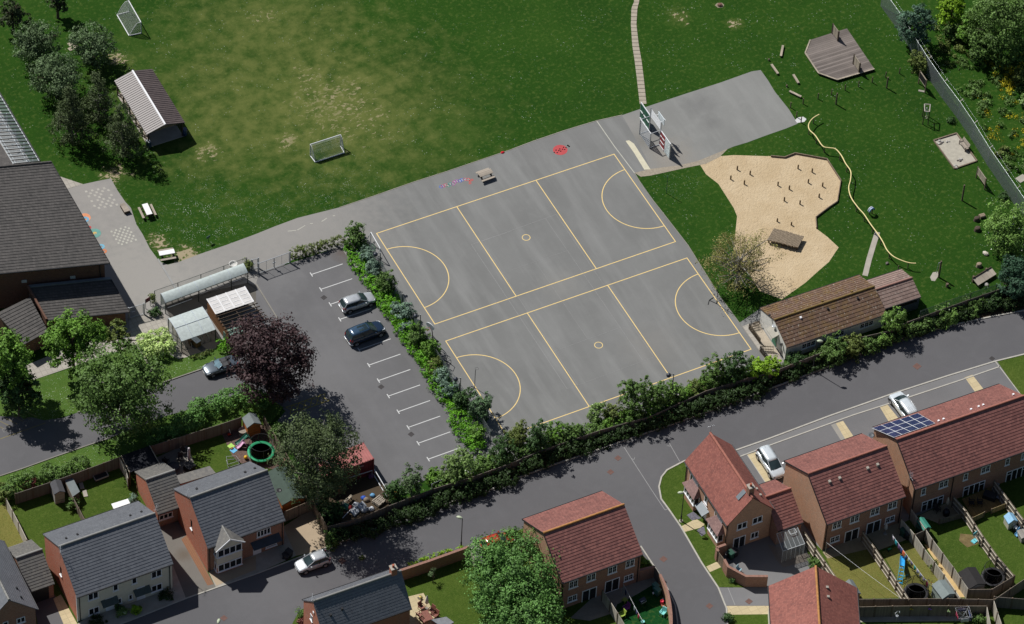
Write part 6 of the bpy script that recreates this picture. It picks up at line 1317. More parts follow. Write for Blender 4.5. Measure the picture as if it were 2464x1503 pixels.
p = g('11',1378,1128); t = thing('metal_frame', 'bent black tubular frame leaning by the car park hedge', 'frame', p, .4); o = V((0,0,0))
for s in (-.35,.35): MB().tube([(-.5,s,.05),(-.35,s,1.1),(.25,s,.75),(.3,s,.05)],.035,6).build('side_loop', M_bmet, t)
for a, b in (((-.35,-.35,1.1),(-.35,.35,1.1)),((.25,-.35,.75),(.25,.35,.75)),((.3,-.35,.1),(.3,.35,.1))): MB().tube([a,b],.03,6).build('cross_bar', M_bmet, t)
# --- globe lamps and street lamps
def globe_lamp(label, head, src='11'):
    b = g(src,head[0],head[1],5.4); t = thing('globe_lamp', label, 'lamp', (b.x,b.y,0), 2.75, 'globe lamps round the courts'); MB().tube([(0,0,0),(0,0,2.6),(0,0,5.45)],[.07,.055,.045],8).build('pole', M_dmet, t); MB().tube([(0,0,5.4),(.38,0,5.3)],.025,6).build('arm', M_dmet, t)
    MB().lathe((.55,0,4.98),[(.001,0)]+[(.27*math.sin(PI*i/12),.27-.27*math.cos(PI*i/12)) for i in range(1,12)]+[(.001,.54)],18).build('globe', plain('dark_globe',(.025,.03,.042),.35,.5), t); MB().tube([(0,0,5.45),(0,0,5.52)],.05,8).build('cap', M_metal, t)
globe_lamp('globe lamp at the upper end of the car park hedge', (898,328)); globe_lamp('globe lamp above the oval basketball backboard', (1188,774)); globe_lamp('globe lamp above the black netball post', (1478,1229)); globe_lamp('globe lamp rising from the roadside bushes below the court', (1168,1200), '21')
def street_lamp(label, base, h, rz, m=M_bmet):
    t = thing('street_lamp', label, 'street lamp', base, rz, 'street lamps on the estate road'); MB().tube([(0,0,0),(0,0,.9),(0,0,.95),(0,0,h)],[.085,.085,.055,.04],10).build('pole', m, t); MB().tube([(0,0,h-.05),(.1,0,h)],.04,8).build('bracket', m, t)
    hd = MB(); hd.tube([(.02,0,h),(.12,0,h+.03),(.32,0,h+.05),(.55,0,h+.03),(.68,0,h-.01)],[.05,.11,.15,.12,.03],12); o = hd.build('lamp_head', plain('pale_green_lamp',(.42,.47,.33),.5,.4), t); o.scale = (1,1.25,1); MB().tube([(.15,0,h-.02),(.5,0,h-.03)],[.1,.09],10).build('lens', plain('lamp_lens',(.5,.52,.5),.2,.6), o)
b = g('12',1482,948); street_lamp('black street lamp behind the brick garden wall', b, 4.85, 2.3)
b = g('22',1221,758); street_lamp('black street lamp on the corner verge in front of the tiled bay windows', b, 4.75, 2.7); MB().lathe((0,0,0),[(.25,0),(.24,.05),(.09,.06)],16).build('foot_ring', M_conc, bpy.data.objects['street_lamp.001'])
b = g('31',353,958,4.95); street_lamp('black street lamp in front of the white hut', (b.x,b.y,0), 4.9, -.55)
b = g('02',1575,1500,4.8); street_lamp('street lamp showing only its pale head at the bottom edge', (b.x,b.y,0), 4.8, .9)
# --- stage
q = gl('30',[(305,290),(460,240),(570,207),(768,500),(500,578),(365,530),(268,385)],.28)
t = thing('timber_stage', 'grey boarded timber stage with cut corners on the grass', 'stage', (q[0].x,q[0].y,0)); o = V(t.location)
dd = q[2]-q[0]; ra_ = math.atan2(dd.y,dd.x)
MB().prism([p-o for p in q],.22,.28).build('deck', wood('grey_deck_boards',(.17,.145,.13),.29,1,.32,'Object',.35,-ra_), t); cc = sum(q,V())/7
MB().prism([p.lerp(cc,.02)-o for p in q],.0,.218).build('skirt', M_logd, t)
for i in (6,5,4): a, b = q[i]-o, q[(i+1)%7]-o if i != 4 else q[5]-o; a, b = (q[i]-o, q[i-1]-o); MB().bar(a+V((0,0,.02)),b+V((0,0,.02)),.16,.08).build('edge_board', M_timberp, t)
MB().bar(q[6]-o+V((0,0,.02)),q[0]-o+V((0,0,.02)),.16,.08).build('edge_board', M_timberp, t)
def stage_board(label, a, b, h):
    t = thing('upright_board', label, 'board', V(a)); o = V(a); b = V(b)-o; a = V((0,0,0)); 
    for p in (a,b): MB().box(p.x-.07,p.x+.07,p.y-.07,p.y+.07,0,h).build('post', M_logd, t)
    d = b.normalized(); n = V((-d.y,d.x,0))*.03; a2, b2 = a+d*.09, b-d*.09; MB().hexa([a2-n+V((0,0,.15)),b2-n+V((0,0,.15)),b2+n+V((0,0,.15)),a2+n+V((0,0,.15)),a2-n+V((0,0,h-.05)),b2-n+V((0,0,h-.05)),b2+n+V((0,0,h-.05)),a2+n+V((0,0,h-.05))]).build('panel', M_timberp, t); return t
stage_board('upright timber board standing at the far edge of the stage', g('30',462,243,.28), g('30',503,298,.28), 1.6); stage_board('upright timber board standing at the near edge of the stage', g('30',615,463,.28), g('30',657,525,.28), 1.55)
for (a, b), lab in ((((108,328),(93,405)),'grey sleeper bench lying farthest from the ball court'),(((25,464),(73,532)),'grey sleeper bench lying nearest the ball court'),(((183,538),(221,599)),'shortest sleeper bench, lying between two longer ones'),(((155,657),(240,698)),'sleeper bench lying closest to the row of posts')):
    a, b = g('30',*a,.28), g('30',*b,.28); t = thing('sleeper_bench', lab, 'bench', (a.x,a.y,0), 0, 'sleeper benches'); o = V(t.location); d = (b-a).normalized(); MB().bar(a-o-V((0,0,.06)),b-o-V((0,0,.06)),.27,.12).build('plank', M_timberp, t)
    for f_ in (.15,.85): p = (a-o).lerp(b-o,f_); MB().obox((p.x,p.y,0),.2,.2,.16).build('foot', M_logd, t)
def log_post(label, base, h, r, grp, cat='post', name='timber_post', m=None):
    o = MB().lathe((0,0,0),[(r,0),(r,h*.96),(r*.85,h)],10).build(name, m or M_post, None, V((0,0,0))); o.location = base; return tag(o, label, cat, grp)
sp_ = ((162,780),(205,848),(238,888),(252,752),(360,716),(458,685),(555,653),(653,627),(751,598),(849,562),(948,533)); ordn = ('first','second','third','fourth','fifth','sixth','seventh','eighth','ninth','tenth','eleventh','twelfth','thirteenth','fourteenth','fifteenth','sixteenth')
for i, (x, y) in enumerate(sp_): log_post('%s short timber post from the ball court corner, in the row towards the fence' % ordn[i], g('30',x,y), .92, .065, 'short timber posts in a row')
log_post('tall timber post standing left of the middle of the post row', g('30',490,755), 1.85, .09, None); log_post('tall timber post standing below the timber stage', g('30',856,638), 1.8, .09, None)
log_post('short stump beside the ball court edge', g('30',135,628), .3, .1, None); log_post('short stump nearest the ball court, by the sleeper benches', g('30',6,440), .3, .1, None)
# --- yellow balance rail
zz = .95; rail = gl('30',[(370,828),(322,858),(294,900),(300,940),(343,982),(394,1056),(440,1069),(488,1078),(530,1125),(560,1182),(597,1238),(596,1300),(583,1358),(600,1428),(650,1500)],zz) + gl('31',[(693,45),(740,116),(795,190),(830,246),(860,305),(908,352),(980,385),(1030,398),(1068,400)],zz)
t = thing('balance_rail', 'long wavy yellow handrail on timber posts crossing the grass', 'handrail', (rail[0].x,rail[0].y,0)); o = V(t.location)
def smooth(P, k=4):
    out = []
    for i in range(len(P)-1):
        p0, p1, p2, p3 = P[max(i-1,0)], P[i], P[i+1], P[min(i+2,len(P)-1)]
        for j in range(k):
            s = j/k; out.append(.5*((2*p1)+(p2-p0)*s+(2*p0-5*p1+4*p2-p3)*s*s+(3*p1-p0-3*p2+p3)*s**3))
    return out+[P[-1]]
MB().tube([p-o for p in smooth(rail)], .065, 10).build('rail', plain('cream_yellow_rail',(.72,.60,.28),.5,.4,var=.06), t)
for f_ in (.03,.1,.16,.22,.30,.37,.43,.52,.60,.66,.73,.80,.88,.97):
    p = along(rail, f_)-o; MB().lathe((p.x,p.y,0),[(.06,0),(.06,zz-.04)],8).build('post', M_post, t)
log_post('short post below the end of the yellow handrail', g('31',937,458), .95, .06, None); log_post('short post against the hut extension roof', g('31',970,495), .9, .06, None)
# --- sandpit edging, stumps, log bridge
ed = gl('30',[(20,1134),(120,1143),(195,1114),(425,1156),(525,1309),(500,1463),(440,1503)])+gl('31',[(345,72),(350,150)]); t = thing('sandpit_edging', 'dark timber boards edging the far side of the sandpit', 'edging', ed[0]); o = V(t.location)
for i, (a, b) in enumerate(zip(ed,ed[1:])): MB().bar(a-o+V((0,0,.12)),b-o+V((0,0,.12)),.09,.26).build('board', M_timber, t)
st_ = [('20',1625,1228),('20',1718,1262),('20',1578,1297),('20',1676,1332),('30',216,1220),('30',318,1246),('30',290,1323),('30',393,1348),('30',71,1342),('30',153,1369),('30',368,1428),('30',117,1453),('30',230,1476),('31',66,98),('31',168,124)]
for i, a in enumerate(st_): log_post('%s timber stump in the sandpit counting from its ball court end' % ordn[i], g(*a), .62 if i < 13 else .5, .085, 'timber stumps in the sandpit', 'stump', 'timber_stump', plain('brown_stump',(.13,.09,.05),.9,.1,var=.3,scale=6))
q = gl('31',[(45,150),(255,207),(212,288),(-5,235)],.55); t = thing('log_bridge', 'low bridge of round logs at the edge of the sandpit', 'log bridge', (q[0].x,q[0].y,0)); o = V(t.location)
for i in range(26):
    a, b = (q[0].lerp(q[1],i/25)-o), (q[3].lerp(q[2],i/25)-o); e = (b-a).normalized()*random.uniform(-.06,.06); hump = V((0,0,.05*math.sin(PI*i/25))); MB().tube([a+e+hump,b+e+hump],.075,8).build('log', M_log, t)
for s in (.12,.88): a, b = q[0].lerp(q[3],s)-o, q[1].lerp(q[2],s)-o; MB().tube([a-V((0,0,.15)),b-V((0,0,.15))],.09,8).build('beam', M_logd, t)
for s in (.12,.88):
    for w_ in (.03,.5,.97): a = q[0].lerp(q[3],s).lerp(q[1].lerp(q[2],s),w_)-o; MB().lathe((a.x,a.y,0),[(.09,0),(.09,.4)],8).build('leg', M_logd, t)
# --- timber frames by the wire fence
def four_frame(label, far_l, far_r, near_l, near_r, h):
    b = [g('30',*p) for p in (far_l,far_r,near_r,near_l)]; t = thing('climbing_frame', label, 'climbing frame', b[0]); o = V(b[0]); b = [p-o for p in b]; u = V((0,0,h)); M = plain('grey_pole',(.36,.33,.29),.9,.1,var=.2,scale=5); c = sum(b,V())/4
    for p in b: MB().tube([p+(p-c)*.12,p+u],.055,8).build('leg', M_logd, t)
    for i in range(4): MB().tube([b[i]+u,b[(i+1)%4]+u],.065,8).build('top_rail', M, t)
    MB().tube([(b[0]+b[1])/2+u*.75,(b[2]+b[3])/2+u*.75],.03,6).build('swing_bar', M_wmet, t); a1, a2 = b[0].lerp(b[3],.35), b[1].lerp(b[2],.35); MB().tube([a1+u*.75,a2+u*.75],.03,6).build('cross_bar', M, t)
    p = b[2].lerp(b[3],.5)+u*.55; MB().tube([p+V((.16*math.cos(a),.16*math.sin(a)*.3,.16*math.sin(a))) for a in [2*PI*i/12 for i in range(13)]],.03,5).build('rope_loop', plain('red_white_rope',(.5,.4,.4),.8,.1), t)
four_frame('pale timber climbing frame with a rope loop beside the wire fence', (1116,845),(1158,848),(1118,897),(1152,900), 2.1)
def framed_board(label, a, b, h, z0, m, name='framed_board', top=True):
    t = thing(name, label, 'board', a); o = V(a); a, b = V((0,0,0)), V(b)-o; d = b.normalized(); n = V((-d.y,d.x,0))*.025
    for p in (a,b): MB().bar(p,p+V((0,0,h)),.11).build('post', M_post, t)
    p, q = a+d*.06, b-d*.06; MB().hexa([p-n+V((0,0,z0)),q-n+V((0,0,z0)),q+n+V((0,0,z0)),p+n+V((0,0,z0)),p-n+V((0,0,h-.15)),q-n+V((0,0,h-.15)),q+n+V((0,0,h-.15)),p+n+V((0,0,h-.15))]).build('panel', m, t)
    for z in (z0, h-.12): MB().bar(p+V((0,0,z)),q+V((0,0,z)),.09,.07).build('rail', M_timberp, t)
    return t
framed_board('grey board on two posts near the lower wire fence', g('30',1503,1285), g('30',1562,1370), 1.85, .75, M_timberp)
framed_board('black netted target frame on two posts beside the olive shrub', g('30',1086,605), g('30',1132,672), 2.15, .95, plain('black_netting',(.02,.02,.02),.9,.1))
o = MB().obox((0,0,0),.28,.8,.06,.9).build('grey_slab', plain('dim_slab',(.28,.26,.22),.9,.2), None, V((0,0,0))); o.location = g('30',1110,661); tag(o,'small grey slab on the grass at the foot of the netted frame','paving slab')
log_post('tall dark post near the lower wire fence', g('30',1400,1450), 2.6, .1, None)
t = thing('rope_post', 'tall post with a hanging rope beside the worn oval patch', 'post', g('31',1232,500)); MB().lathe((0,0,0),[(.11,0),(.11,2.65),(.09,2.7)],10).build('post', M_post, t); MB().tube([(0,0,2.45),(-.3,.05,2.45)],.05,6).build('arm', M_metal, t); MB().tube([(-.28,.05,2.45),(-.34,.05,1.6),(-.4,0,.9)],.03,6).build('rope', M_rope, t)
log_post('stump right of the rope post', g('31',1292,568), .5, .17, None, 'stump', 'timber_stump'); 
# gravel pad with bench and boulders
q = gl('30',[(1195,1018),(1360,967),(1508,1167),(1345,1223)]); struct('pad', MB().sheet([(p.x,p.y,.012) for p in q]), plain('pad_concrete', al(178,172,158), .95, .1, var=.14))
t = thing('pad_edging', 'grey sleepers edging the square gravel pad', 'edging', q[0]); o = V(q[0])
for i in range(4): MB().bar(q[i]-o+V((0,0,.08)),q[(i+1)%4]-o+V((0,0,.08)),.13,.16).build('sleeper', M_timber, t)
def rock(p, s, seed, m, label, grp, name='boulder'):
    r = random.Random(seed); mb = MB(); pr = [(.55,0),(.95,.25),(1.0,.5),(.75,.85),(.35,1.02),(.001,1.05)]; vs = []; n = 9
    for i, (rr, z) in enumerate(pr):
        for j in range(n): k = s*rr*r.uniform(.78,1.15); vs.append((k*math.cos(2*PI*j/n),k*math.sin(2*PI*j/n)*.85,z*s*.85))
    fs = [(i*n+j,i*n+(j+1)%n,(i+1)*n+(j+1)%n,(i+1)*n+j) for i in range(len(pr)-1) for j in range(n)]; mb.add(vs,fs)
    o = mb.build(name, m, None, V((0,0,0))); o.location = p; o.rotation_euler = (0,0,r.uniform(0,6)); return tag(o,label,'boulder',grp)
Mk = plain('pale_rock',(.42,.40,.37),.9,.2,var=.3,scale=5); Mkd = plain('dark_rock',(.15,.13,.12),.9,.2,var=.3,scale=5)
k = 0
for (cx, cy), offs, wh in (((1240,1030),((-18,8),(-2,-8),(8,10),(18,-2),(-6,12),(12,2)),'heap by the upper left corner of the gravel pad'),((1300,1027),((-8,0),(8,-3)),'pair at the upper edge of the gravel pad'),((1383,1157),((-14,5),(0,-6),(12,-3),(4,8)),'heap in the middle of the gravel pad'),((1352,1203),((-8,12),(0,-4),(10,2),(-6,0),(8,12)),'heap at the lowest corner of the gravel pad')):
    for dx, dy in offs: k += 1; rock(g('30',cx+dx,cy+dy), random.uniform(.13,.22), k, Mk if k % 3 else Mkd, 'small boulder in the '+wh, 'boulders on the gravel pad, '+wh[:14])
a, b = g('30',1392,1040), g('30',1432,1092); t = thing('garden_bench', 'timber bench with a slatted back on the gravel pad', 'bench', a.lerp(b,.5), az(a,b))
MB().box(-.75,.75,-.25,.22,.40,.45).build('seat', M_wbench, t); MB().hexa([(-.75,.2,.5),(.75,.2,.5),(.75,.24,.5),(-.75,.24,.5),(-.75,.32,.95),(.75,.32,.95),(.75,.36,.95),(-.75,.36,.95)]).build('backrest', M_wbench, t)
for x in (-.68,.68):
    for y in (-.2,.2): MB().box(x-.04,x+.04,y-.04,y+.04,0,.40 if y > 0 else .62).build('leg', M_logd, t)
    MB().box(x-.05,x+.05,-.26,.26,.62,.67).build('armrest', M_wbench, t)
# brown ball boulder in its hollow, upper field
struct('hollow', MB().sheet([(p.x,p.y,.006) for p in gl('20',[(1465,40),(1480,24),(1515,22),(1532,38),(1520,56),(1485,58)])]), plain('pale_hollow', al(150,140,120), .95, .1, var=.2))
rock(g('20',1500,42), .33, 77, plain('brown_boulder',(.17,.09,.07),.9,.2), 'round brown boulder in a bare hollow at the top of the field', None)
# striped drum on posts
c = g('30',742,1530); S7 = (3420,780,15.03); a, b = g(S7,872,1200), g(S7,1010,1120); t = thing('striped_tyre_step', 'blue and white striped half tyre on two short posts beside the handrail', 'play tyre', a); o = V(a); b = b-o
for p in (V((0,0,0)), b): MB().lathe((p.x,p.y,0),[(.07,0),(.07,.75)],8).build('post', M_logd, t)
m_ = b/2; d = b.normalized(); 
for i, mm in enumerate((plain('tyre_blue',(.05,.14,.34),.6,.3), M_upvc, MATS[('tyre_blue',)], M_upvc)):
    n = V((-d.y,d.x,0)); pts = [m_+n*(-.15+.1*i)+d*.36*math.cos(PI*j/10)+V((0,0,.6+.42*math.sin(PI*j/10))) for j in range(11)]; MB().tube(pts,.055,8).build('tyre_band', mm, t)
# logs, stumps and ramp at the right edge
S8 = (3860,860,5.0)
for (x, y), s, m, lab in (((230,110),.42,M_logd,'dark sawn stump below the pair of logs at the right edge'),((245,310),.46,M_logd,'dark hollow stump beside the flowering tree'),((275,1030),.4,M_log,'grey upright stump above the wooden ramp')):
    o = MB().lathe((0,0,0),[(s*.95,0),(s*.85,.1),(s*.8,.42),(s*.7,.46),(.001,.45)],11).build('tree_stump', m, None, V((0,0,0))); o.location = g(S8,x,y); o.scale = (1,.8,1); tag(o,lab,'stump','stumps at the right edge')
rock(g(S8,408,790), .38, 31, plain('cream_rock',(.52,.47,.40),.9,.2), 'pale cream boulder on the grass above the ramp', None); rock(g(S8,425,1405), .3, 33, Mk, 'grey boulder under the lower side of the ramp', None)
for i, (a, b) in enumerate((((280,25),(385,-5)),((300,50),(400,20)))): p, q = g(S8,*a,.2), g(S8,*b,.2); o = MB().tube([p,q],.19,10).build('log', M_log, None, V((p.x,p.y,0))); tag(o,('log lying at the right edge, upper of two' if i == 0 else 'log lying at the right edge, lower of two'),'log','logs at the right edge')
rock(g('31',860,403), .24, 35, Mkd, 'dark stone beside the lower end of the yellow handrail', None)
q = [g(S8,155,1275,.75),g(S8,525,1050,.75),g(S8,630,1185,.45),g(S8,262,1415,.45)]; t = thing('timber_ramp', 'weathered boarded ramp on short posts at the right edge', 'ramp', (q[0].x,q[0].y,0)); o = V(t.location); q = [p-o for p in q]; d_ = V((0,0,.07))
MB().hexa([p-d_ for p in q]+q).build('platform', wood('ramp_boards',(.40,.35,.29),.6,0,.12), t); MB().bar(q[0]+V((0,0,.05)),q[1]+V((0,0,.05)),.08,.12).build('edge_rail', M_logd, t)
for p in (q[0].lerp(q[1],.06),q[0].lerp(q[1],.75)): MB().box(p.x-.1,p.x+.1,p.y-.02,p.y+.18,0,.95).build('post', M_post, t)
for p in (q[3].lerp(q[2],.1),q[3].lerp(q[2],.75)): MB().box(p.x-.1,p.x+.1,p.y-.02,p.y+.16,0,p.z-.07).build('post', M_post, t)
o = MB().obox((0,0,0),1.2,.9,.05,.2).build('concrete_slab', M_conc, None, V((0,0,0))); o.location = g('30',1830,1292); tag(o,'grey slab lying in the rough grass at the right edge','paving slab')
# ------------------------------------------------------------------ fences, walls, gates, shelters
def fence(name, label, pts, h, mat, th=.05, post=1.83, pm=None, rails=(), rside=1, group=None, cat='fence', posth=.06, pw=.11, gap=0.0, z0=.0):
    pts = [V((p[0],p[1],0)) for p in pts]; o = pts[0].copy(); t = thing(name, label, cat, o, 0, group); last = None
    for a, b in zip(pts, pts[1:]):
        a, b = a-o, b-o; d = (b-a); l = d.length; d.normalize(); n = V((-d.y,d.x,0)); u = V((0,0,1))
        MB().hexa([a-n*th/2+u*z0,b-n*th/2+u*z0,b+n*th/2+u*z0,a+n*th/2+u*z0,a-n*th/2+u*h,b-n*th/2+u*h,b+n*th/2+u*h,a+n*th/2+u*h]).build('panel', mat, t)
        for z in rails:
            off = n*rside*(th/2+.04); MB().bar(a+off+u*z, b+off+u*z, .07, .09).build('rail', M_railp, t)
        if post:
            k = max(1, round(l/post))
            for i in range(k+1):
                if i == 0 and last is not None: continue
                p = a.lerp(b,i/k)+n*rside*(th/2+.03 if rails else 0); MB().obox((p.x,p.y,0),pw,pw,h+posth,math.atan2(d.y,d.x)).build('post', pm or M_post, t)
            last = b
    return t
M_railp = plain('pale_rail', (.50,.45,.36), .9, .1, var=.2, scale=4)
M_wood2 = wood('brown_garden_boards', (.20,.165,.13), .15, 0, .2); M_wood3 = wood('grey_close_boards', (.155,.135,.115), .1, 0, .2); M_white_panel = wood('pale_panel_boards', (.46,.42,.35), .45, 0, .3, var=.12)  # garden boards are dark brown by themselves
H = 1.6
rf = gl('12',[(515,798),(760,735),(940,655),(1280,525),(1560,440),(1846,338)],H)+gl('22',[(200,252),(640,100),(1000,0)],H)+gl('21',[(1200,1412),(1400,1320),(1700,1228)],H)+gl('31',[(0,1195),(330,1066),(660,935),(870,888),(1010,822),(1220,745),(1440,665),(1660,590),(1848,520),(2300,390)],H)
fence('roadside_fence', 'long close boarded fence separating the school from the estate road', rf, H, M_wood3, post=2.6)
S5 = (480,1000,3.131)
H = 1.8
fence('garden_fence', 'dark boarded fence between the left gardens and the school drive hedge', gl('02',[(110,560),(360,478),(520,422),(862,296),(1095,214),(1600,56),(1740,8)],H), H, M_wood3)
fence('garden_fence', 'boarded fence beside the trampoline and the dark green shed', gl('12',[(58,0),(110,92),(210,255),(290,392),(368,592)],H), H, M_timber)
fence('garden_fence', 'boarded fence closing the gravel drive from the green shed', gl('12',[(205,690),(405,605)],H), H, M_timber); fence('garden_fence', 'boarded fence along the right side of the gravel drive', gl('12',[(405,605),(515,798)],H), H, M_timber)
fence('garden_fence', 'pale panel fence at the left end of the leftmost lawn', gl('02',[(45,598),(135,770),(195,895)],H), H, M_white_panel, th=.06, pw=.13)
fence('garden_fence', 'low boarded fence dividing the two left lawns', gl('02',[(465,462),(530,590),(610,742)],1.3), 1.3, M_wood2); fence('garden_fence', 'fence between the white table lawn and the dark lean to', gl('02',[(862,296),(905,365),(925,450)],H), H, M_white_panel)
brick_h = 1.75
def wall(label, pts, h, m, w=.24, name='brick_wall', cope=None):
    o = V((pts[0].x,pts[0].y,0)); t = thing(name, label, 'wall', o); P = [V((p.x,p.y,0))-o for p in pts]; MB().strip(P,w,0,h).build('wall', m, t); MB().strip(P,w+.05,h+.002,h+.07).build('coping', cope or plain('brick_coping',(.27,.15,.115),.9,.2,var=.2,scale=5), t); return t
wall('long brick garden wall along the road behind the bottom house', gl('12',[(1040,1115),(1250,1045),(1535,943)],1.75), 1.7, M_brick)
fence('garden_gate', 'small boarded gate fence between the brick wall and the rounded tree', gl('12',[(1540,950),(1590,1045)],1.5), 1.5, M_white_panel, cat='gate')
wall('short brick wall at the back right of the middle house', gl('22',[(920,1112),(1028,1085)],1.8), 1.75, M_brick)
fence('garden_gate', 'dark boarded gate between two brick walls beside the side road', gl('22',[(1030,1085),(1068,1140)],1.8), 1.75, M_wood3, cat='gate', post=9)
wall('curved brick garden wall beside the side road', smooth(gl('22',[(1070,1142),(1112,1230),(1136,1320),(1150,1420),(1152,1510),(1145,1620)],1.8)), 1.75, M_brickm, .2)
fence('garden_fence', 'pale panel fence between the two gardens of the middle house', gl('22',[(655,1258),(712,1340),(765,1425),(830,1530)],H), H, M_white_panel, pw=.14)
wall('brick pier wall at the corner house', gl('22',[(1478,950),(1545,925)],1.75), 1.7, M_brick)
wall('short brick wall on the verge side of the corner house gate', gl('22',[(1478,950),(1490,975)],1.75), 1.7, M_brick)
fence('garden_gate', 'tall boarded gate in the corner house wall', gl('22',[(1492,978),(1535,1035)],1.75), 1.7, M_timber, cat='gate', post=9)
wall('angled brick wall round the corner house garden', gl('22',[(1535,1035),(1562,1085),(1692,1155),(1850,1155)],1.75), 1.7, M_brick)
# right-hand gardens
RG = 'fences between the right hand gardens'
fence('garden_fence', 'boarded fence with pale rails beside the greenhouse garden', gl('32',[(268,838),(345,952),(415,1050),(495,1165)],H), H, M_wood2, rails=(.25,.95,1.65), rside=-1, group=RG, pw=.14)
fence('garden_fence', 'boarded fence with pale rails left of the washing line and slide', gl('32',[(690,832),(775,950),(885,1112),(985,1265),(1022,1322)],H), H, M_wood2, rails=(.25,.95,1.65), rside=-1, group=RG, pw=.14)
fence('garden_fence', 'pale panel fence on the left of the narrow sandy alley', gl('32',[(962,740),(1060,855),(1130,958),(1205,1055),(1275,1148),(1355,1262),(1392,1318)],H), H, M_white_panel, rside=-1, group=RG, pw=.14)
fence('garden_fence', 'pale panel fence on the right of the narrow sandy alley', gl('32',[(1035,668),(1140,818),(1190,892),(1265,992),(1340,1092),(1450,1252)],H), H, M_white_panel, rside=-1, group=RG, pw=.14)
fence('garden_gate', 'dark gate across the top of the sandy alley', gl('32',[(1062,856),(1140,820)],1.7), 1.7, M_wood3, cat='gate', post=9)
fence('garden_fence', 'boarded fence with pale rails right of the black shed and netted trampoline', gl('32',[(1345,580),(1435,682),(1560,872),(1660,1012),(1780,1152)],H), H, M_wood2, rails=(.25,.95,1.65), rside=-1, group=RG, pw=.14)
fence('garden_fence', 'boarded fence with pale rails right of the blue roofed playhouse', gl('32',[(1640,465),(1740,602),(1850,748),(1990,930)],H), H, M_wood2, rails=(.25,.95,1.65), rside=-1, group=RG, pw=.14)
fence('garden_fence', 'boarded end fence below the netted trampoline and grey shed', gl('32',[(650,1322),(1000,1319),(1300,1318),(1632,1325)],H), H, M_wood2, group=RG, pw=.14)
fence('garden_fence', 'boarded fence running along the bottom with hanging flower baskets', gl('32',[(655,1378),(900,1372),(1170,1369),(1440,1371),(1582,1371)],H), H, M_wood2, group=RG, pw=.14)
fence('garden_fence', 'boarded end fence behind the black shed', gl('32',[(1450,1252),(1620,1250),(1782,1152)],H), H, M_wood2, group=RG, pw=.14); fence('garden_fence', 'angled boarded fence at the lower right edge', gl('32',[(1640,1322),(1860,1172)],H), H, M_wood2, group=RG, pw=.14)
fence('garden_fence', 'dark boarded fence leaving the frame at the lower right edge', gl('32',[(1636,1305),(1900,1325)],H), H, M_wood3, group=RG, pw=.14)
fence('garden_fence', 'boarded fence left of the last garden at the lower right corner', gl('32',[(1632,1328),(1660,1420),(1695,1520)],H), H, M_white_panel, group=RG, pw=.14); fence('garden_fence', 'boarded fence beside the rotary dryer at the lower right', gl('32',[(1582,1373),(1612,1520)],H), H, M_white_panel, group=RG, pw=.14)
for i, (a, b) in enumerate((((1480,730),(1565,690)),((1618,668),(1745,618)))): fence('deck_balustrade', 'low timber balustrade of the deck, %s of the steps' % ('left','right')[i], gl('32',[a,b],.9), .85, wood('deck_balusters',(.30,.23,.12),.12,0,.45), post=3, th=.04)
fence('low_trellis', 'low dark trellis across the shaded patio of the terrace', gl('32',[(1240,745),(1400,700)],.9), .9, M_wood3, post=3)
# steel wire fence
def wire_fence(name, label, pts, h, m, pm, post=2.6, crank=False, top=None):
    o = V((pts[0].x,pts[0].y,0)); P = [V((p.x,p.y,0))-o for p in pts]; t = thing(name, label, 'fence', o); u = V((0,0,1))
    for a, b in zip(P,P[1:]):
        MB().quad(a+u*.03,b+u*.03,b+u*h,a+u*h).build('mesh', m, t); MB().tube([a+u*h,b+u*h],.025,6).build('top_wire', top or pm, t); d = (b-a).normalized(); n = V((-d.y,d.x,0)); k = max(1,round((b-a).length/post))
        for i in range(k+1):
            p = a.lerp(b,i/k)-n*.05; MB().bar(p,p+u*(h+.05),.07).build('post', pm, t)
            if crank: MB().bar(p+u*h,p+u*(h+.3)+n*-.35 if crank < 0 else p+u*(h+.3)-n*.35,.07).build('cranked_arm', M_conc, t)
        if crank:
            for q in (.3,): MB().tube([a+u*(h+q*.9)-n*q,b+u*(h+q*.9)-n*q],.007,4).build('top_strand', pm, t)
    return t
M_link = meshmat('wire_mesh', (.24,.265,.28), .55, .5, .3); M_gmesh = meshmat('green_wire_mesh', (.10,.16,.13), .38); M_fine = meshmat('fine_wire_mesh', (.16,.18,.17), .16)
wire_fence('wire_fence', 'tall grey wire mesh fence with cranked tops along the rough ground', gl('30',[(830,-75),(985,140),(1080,300),(1160,425),(1275,590),(1385,735),(1490,890),(1600,1070),(1800,1360),(1990,1640)],2.8)[::-1], 2.8, M_link, M_metal, 50, crank=1, top=plain('pale_wire',(.5,.55,.54),.4,.4,metal=.4))
wire_fence('mesh_fence', 'green mesh fence above the boarded fence beside the hut extension', gl('31',[(1100,745),(1290,675),(1465,615),(1650,555)],2.5), 2.5, M_gmesh, M_dmet)
wire_fence('mesh_fence', 'thin mesh fence on posts behind the long barrel shelter', gl(S5,[(430,515),(722,415),(1010,312),(1298,205),(1585,100)],1.9), 1.9, M_fine, M_dmet, post=50)
wire_fence('mesh_fence', 'mesh fence with dark posts between the car park hedge and the courts', gl('11',[(818,240),(890,365),(1000,545),(1060,632),(1138,757),(1260,960),(1345,1090),(1472,1268),(1590,1440)],1.9)+gl('12',[(1700,110)],1.9), 1.9, meshmat('court_mesh',(.30,.33,.34),.3), M_dmet, post=3.2)
wire_fence('mesh_fence', 'low mesh fence on the roadside of the compound and car park end', gl('12',[(1270,490),(1340,460)],1.2), 1.2, M_fine, M_metal)
p = g('11',845,300); t = thing('white_goal_frame', 'white steel goal frame leaning behind the top of the car park hedge', 'goal', p)
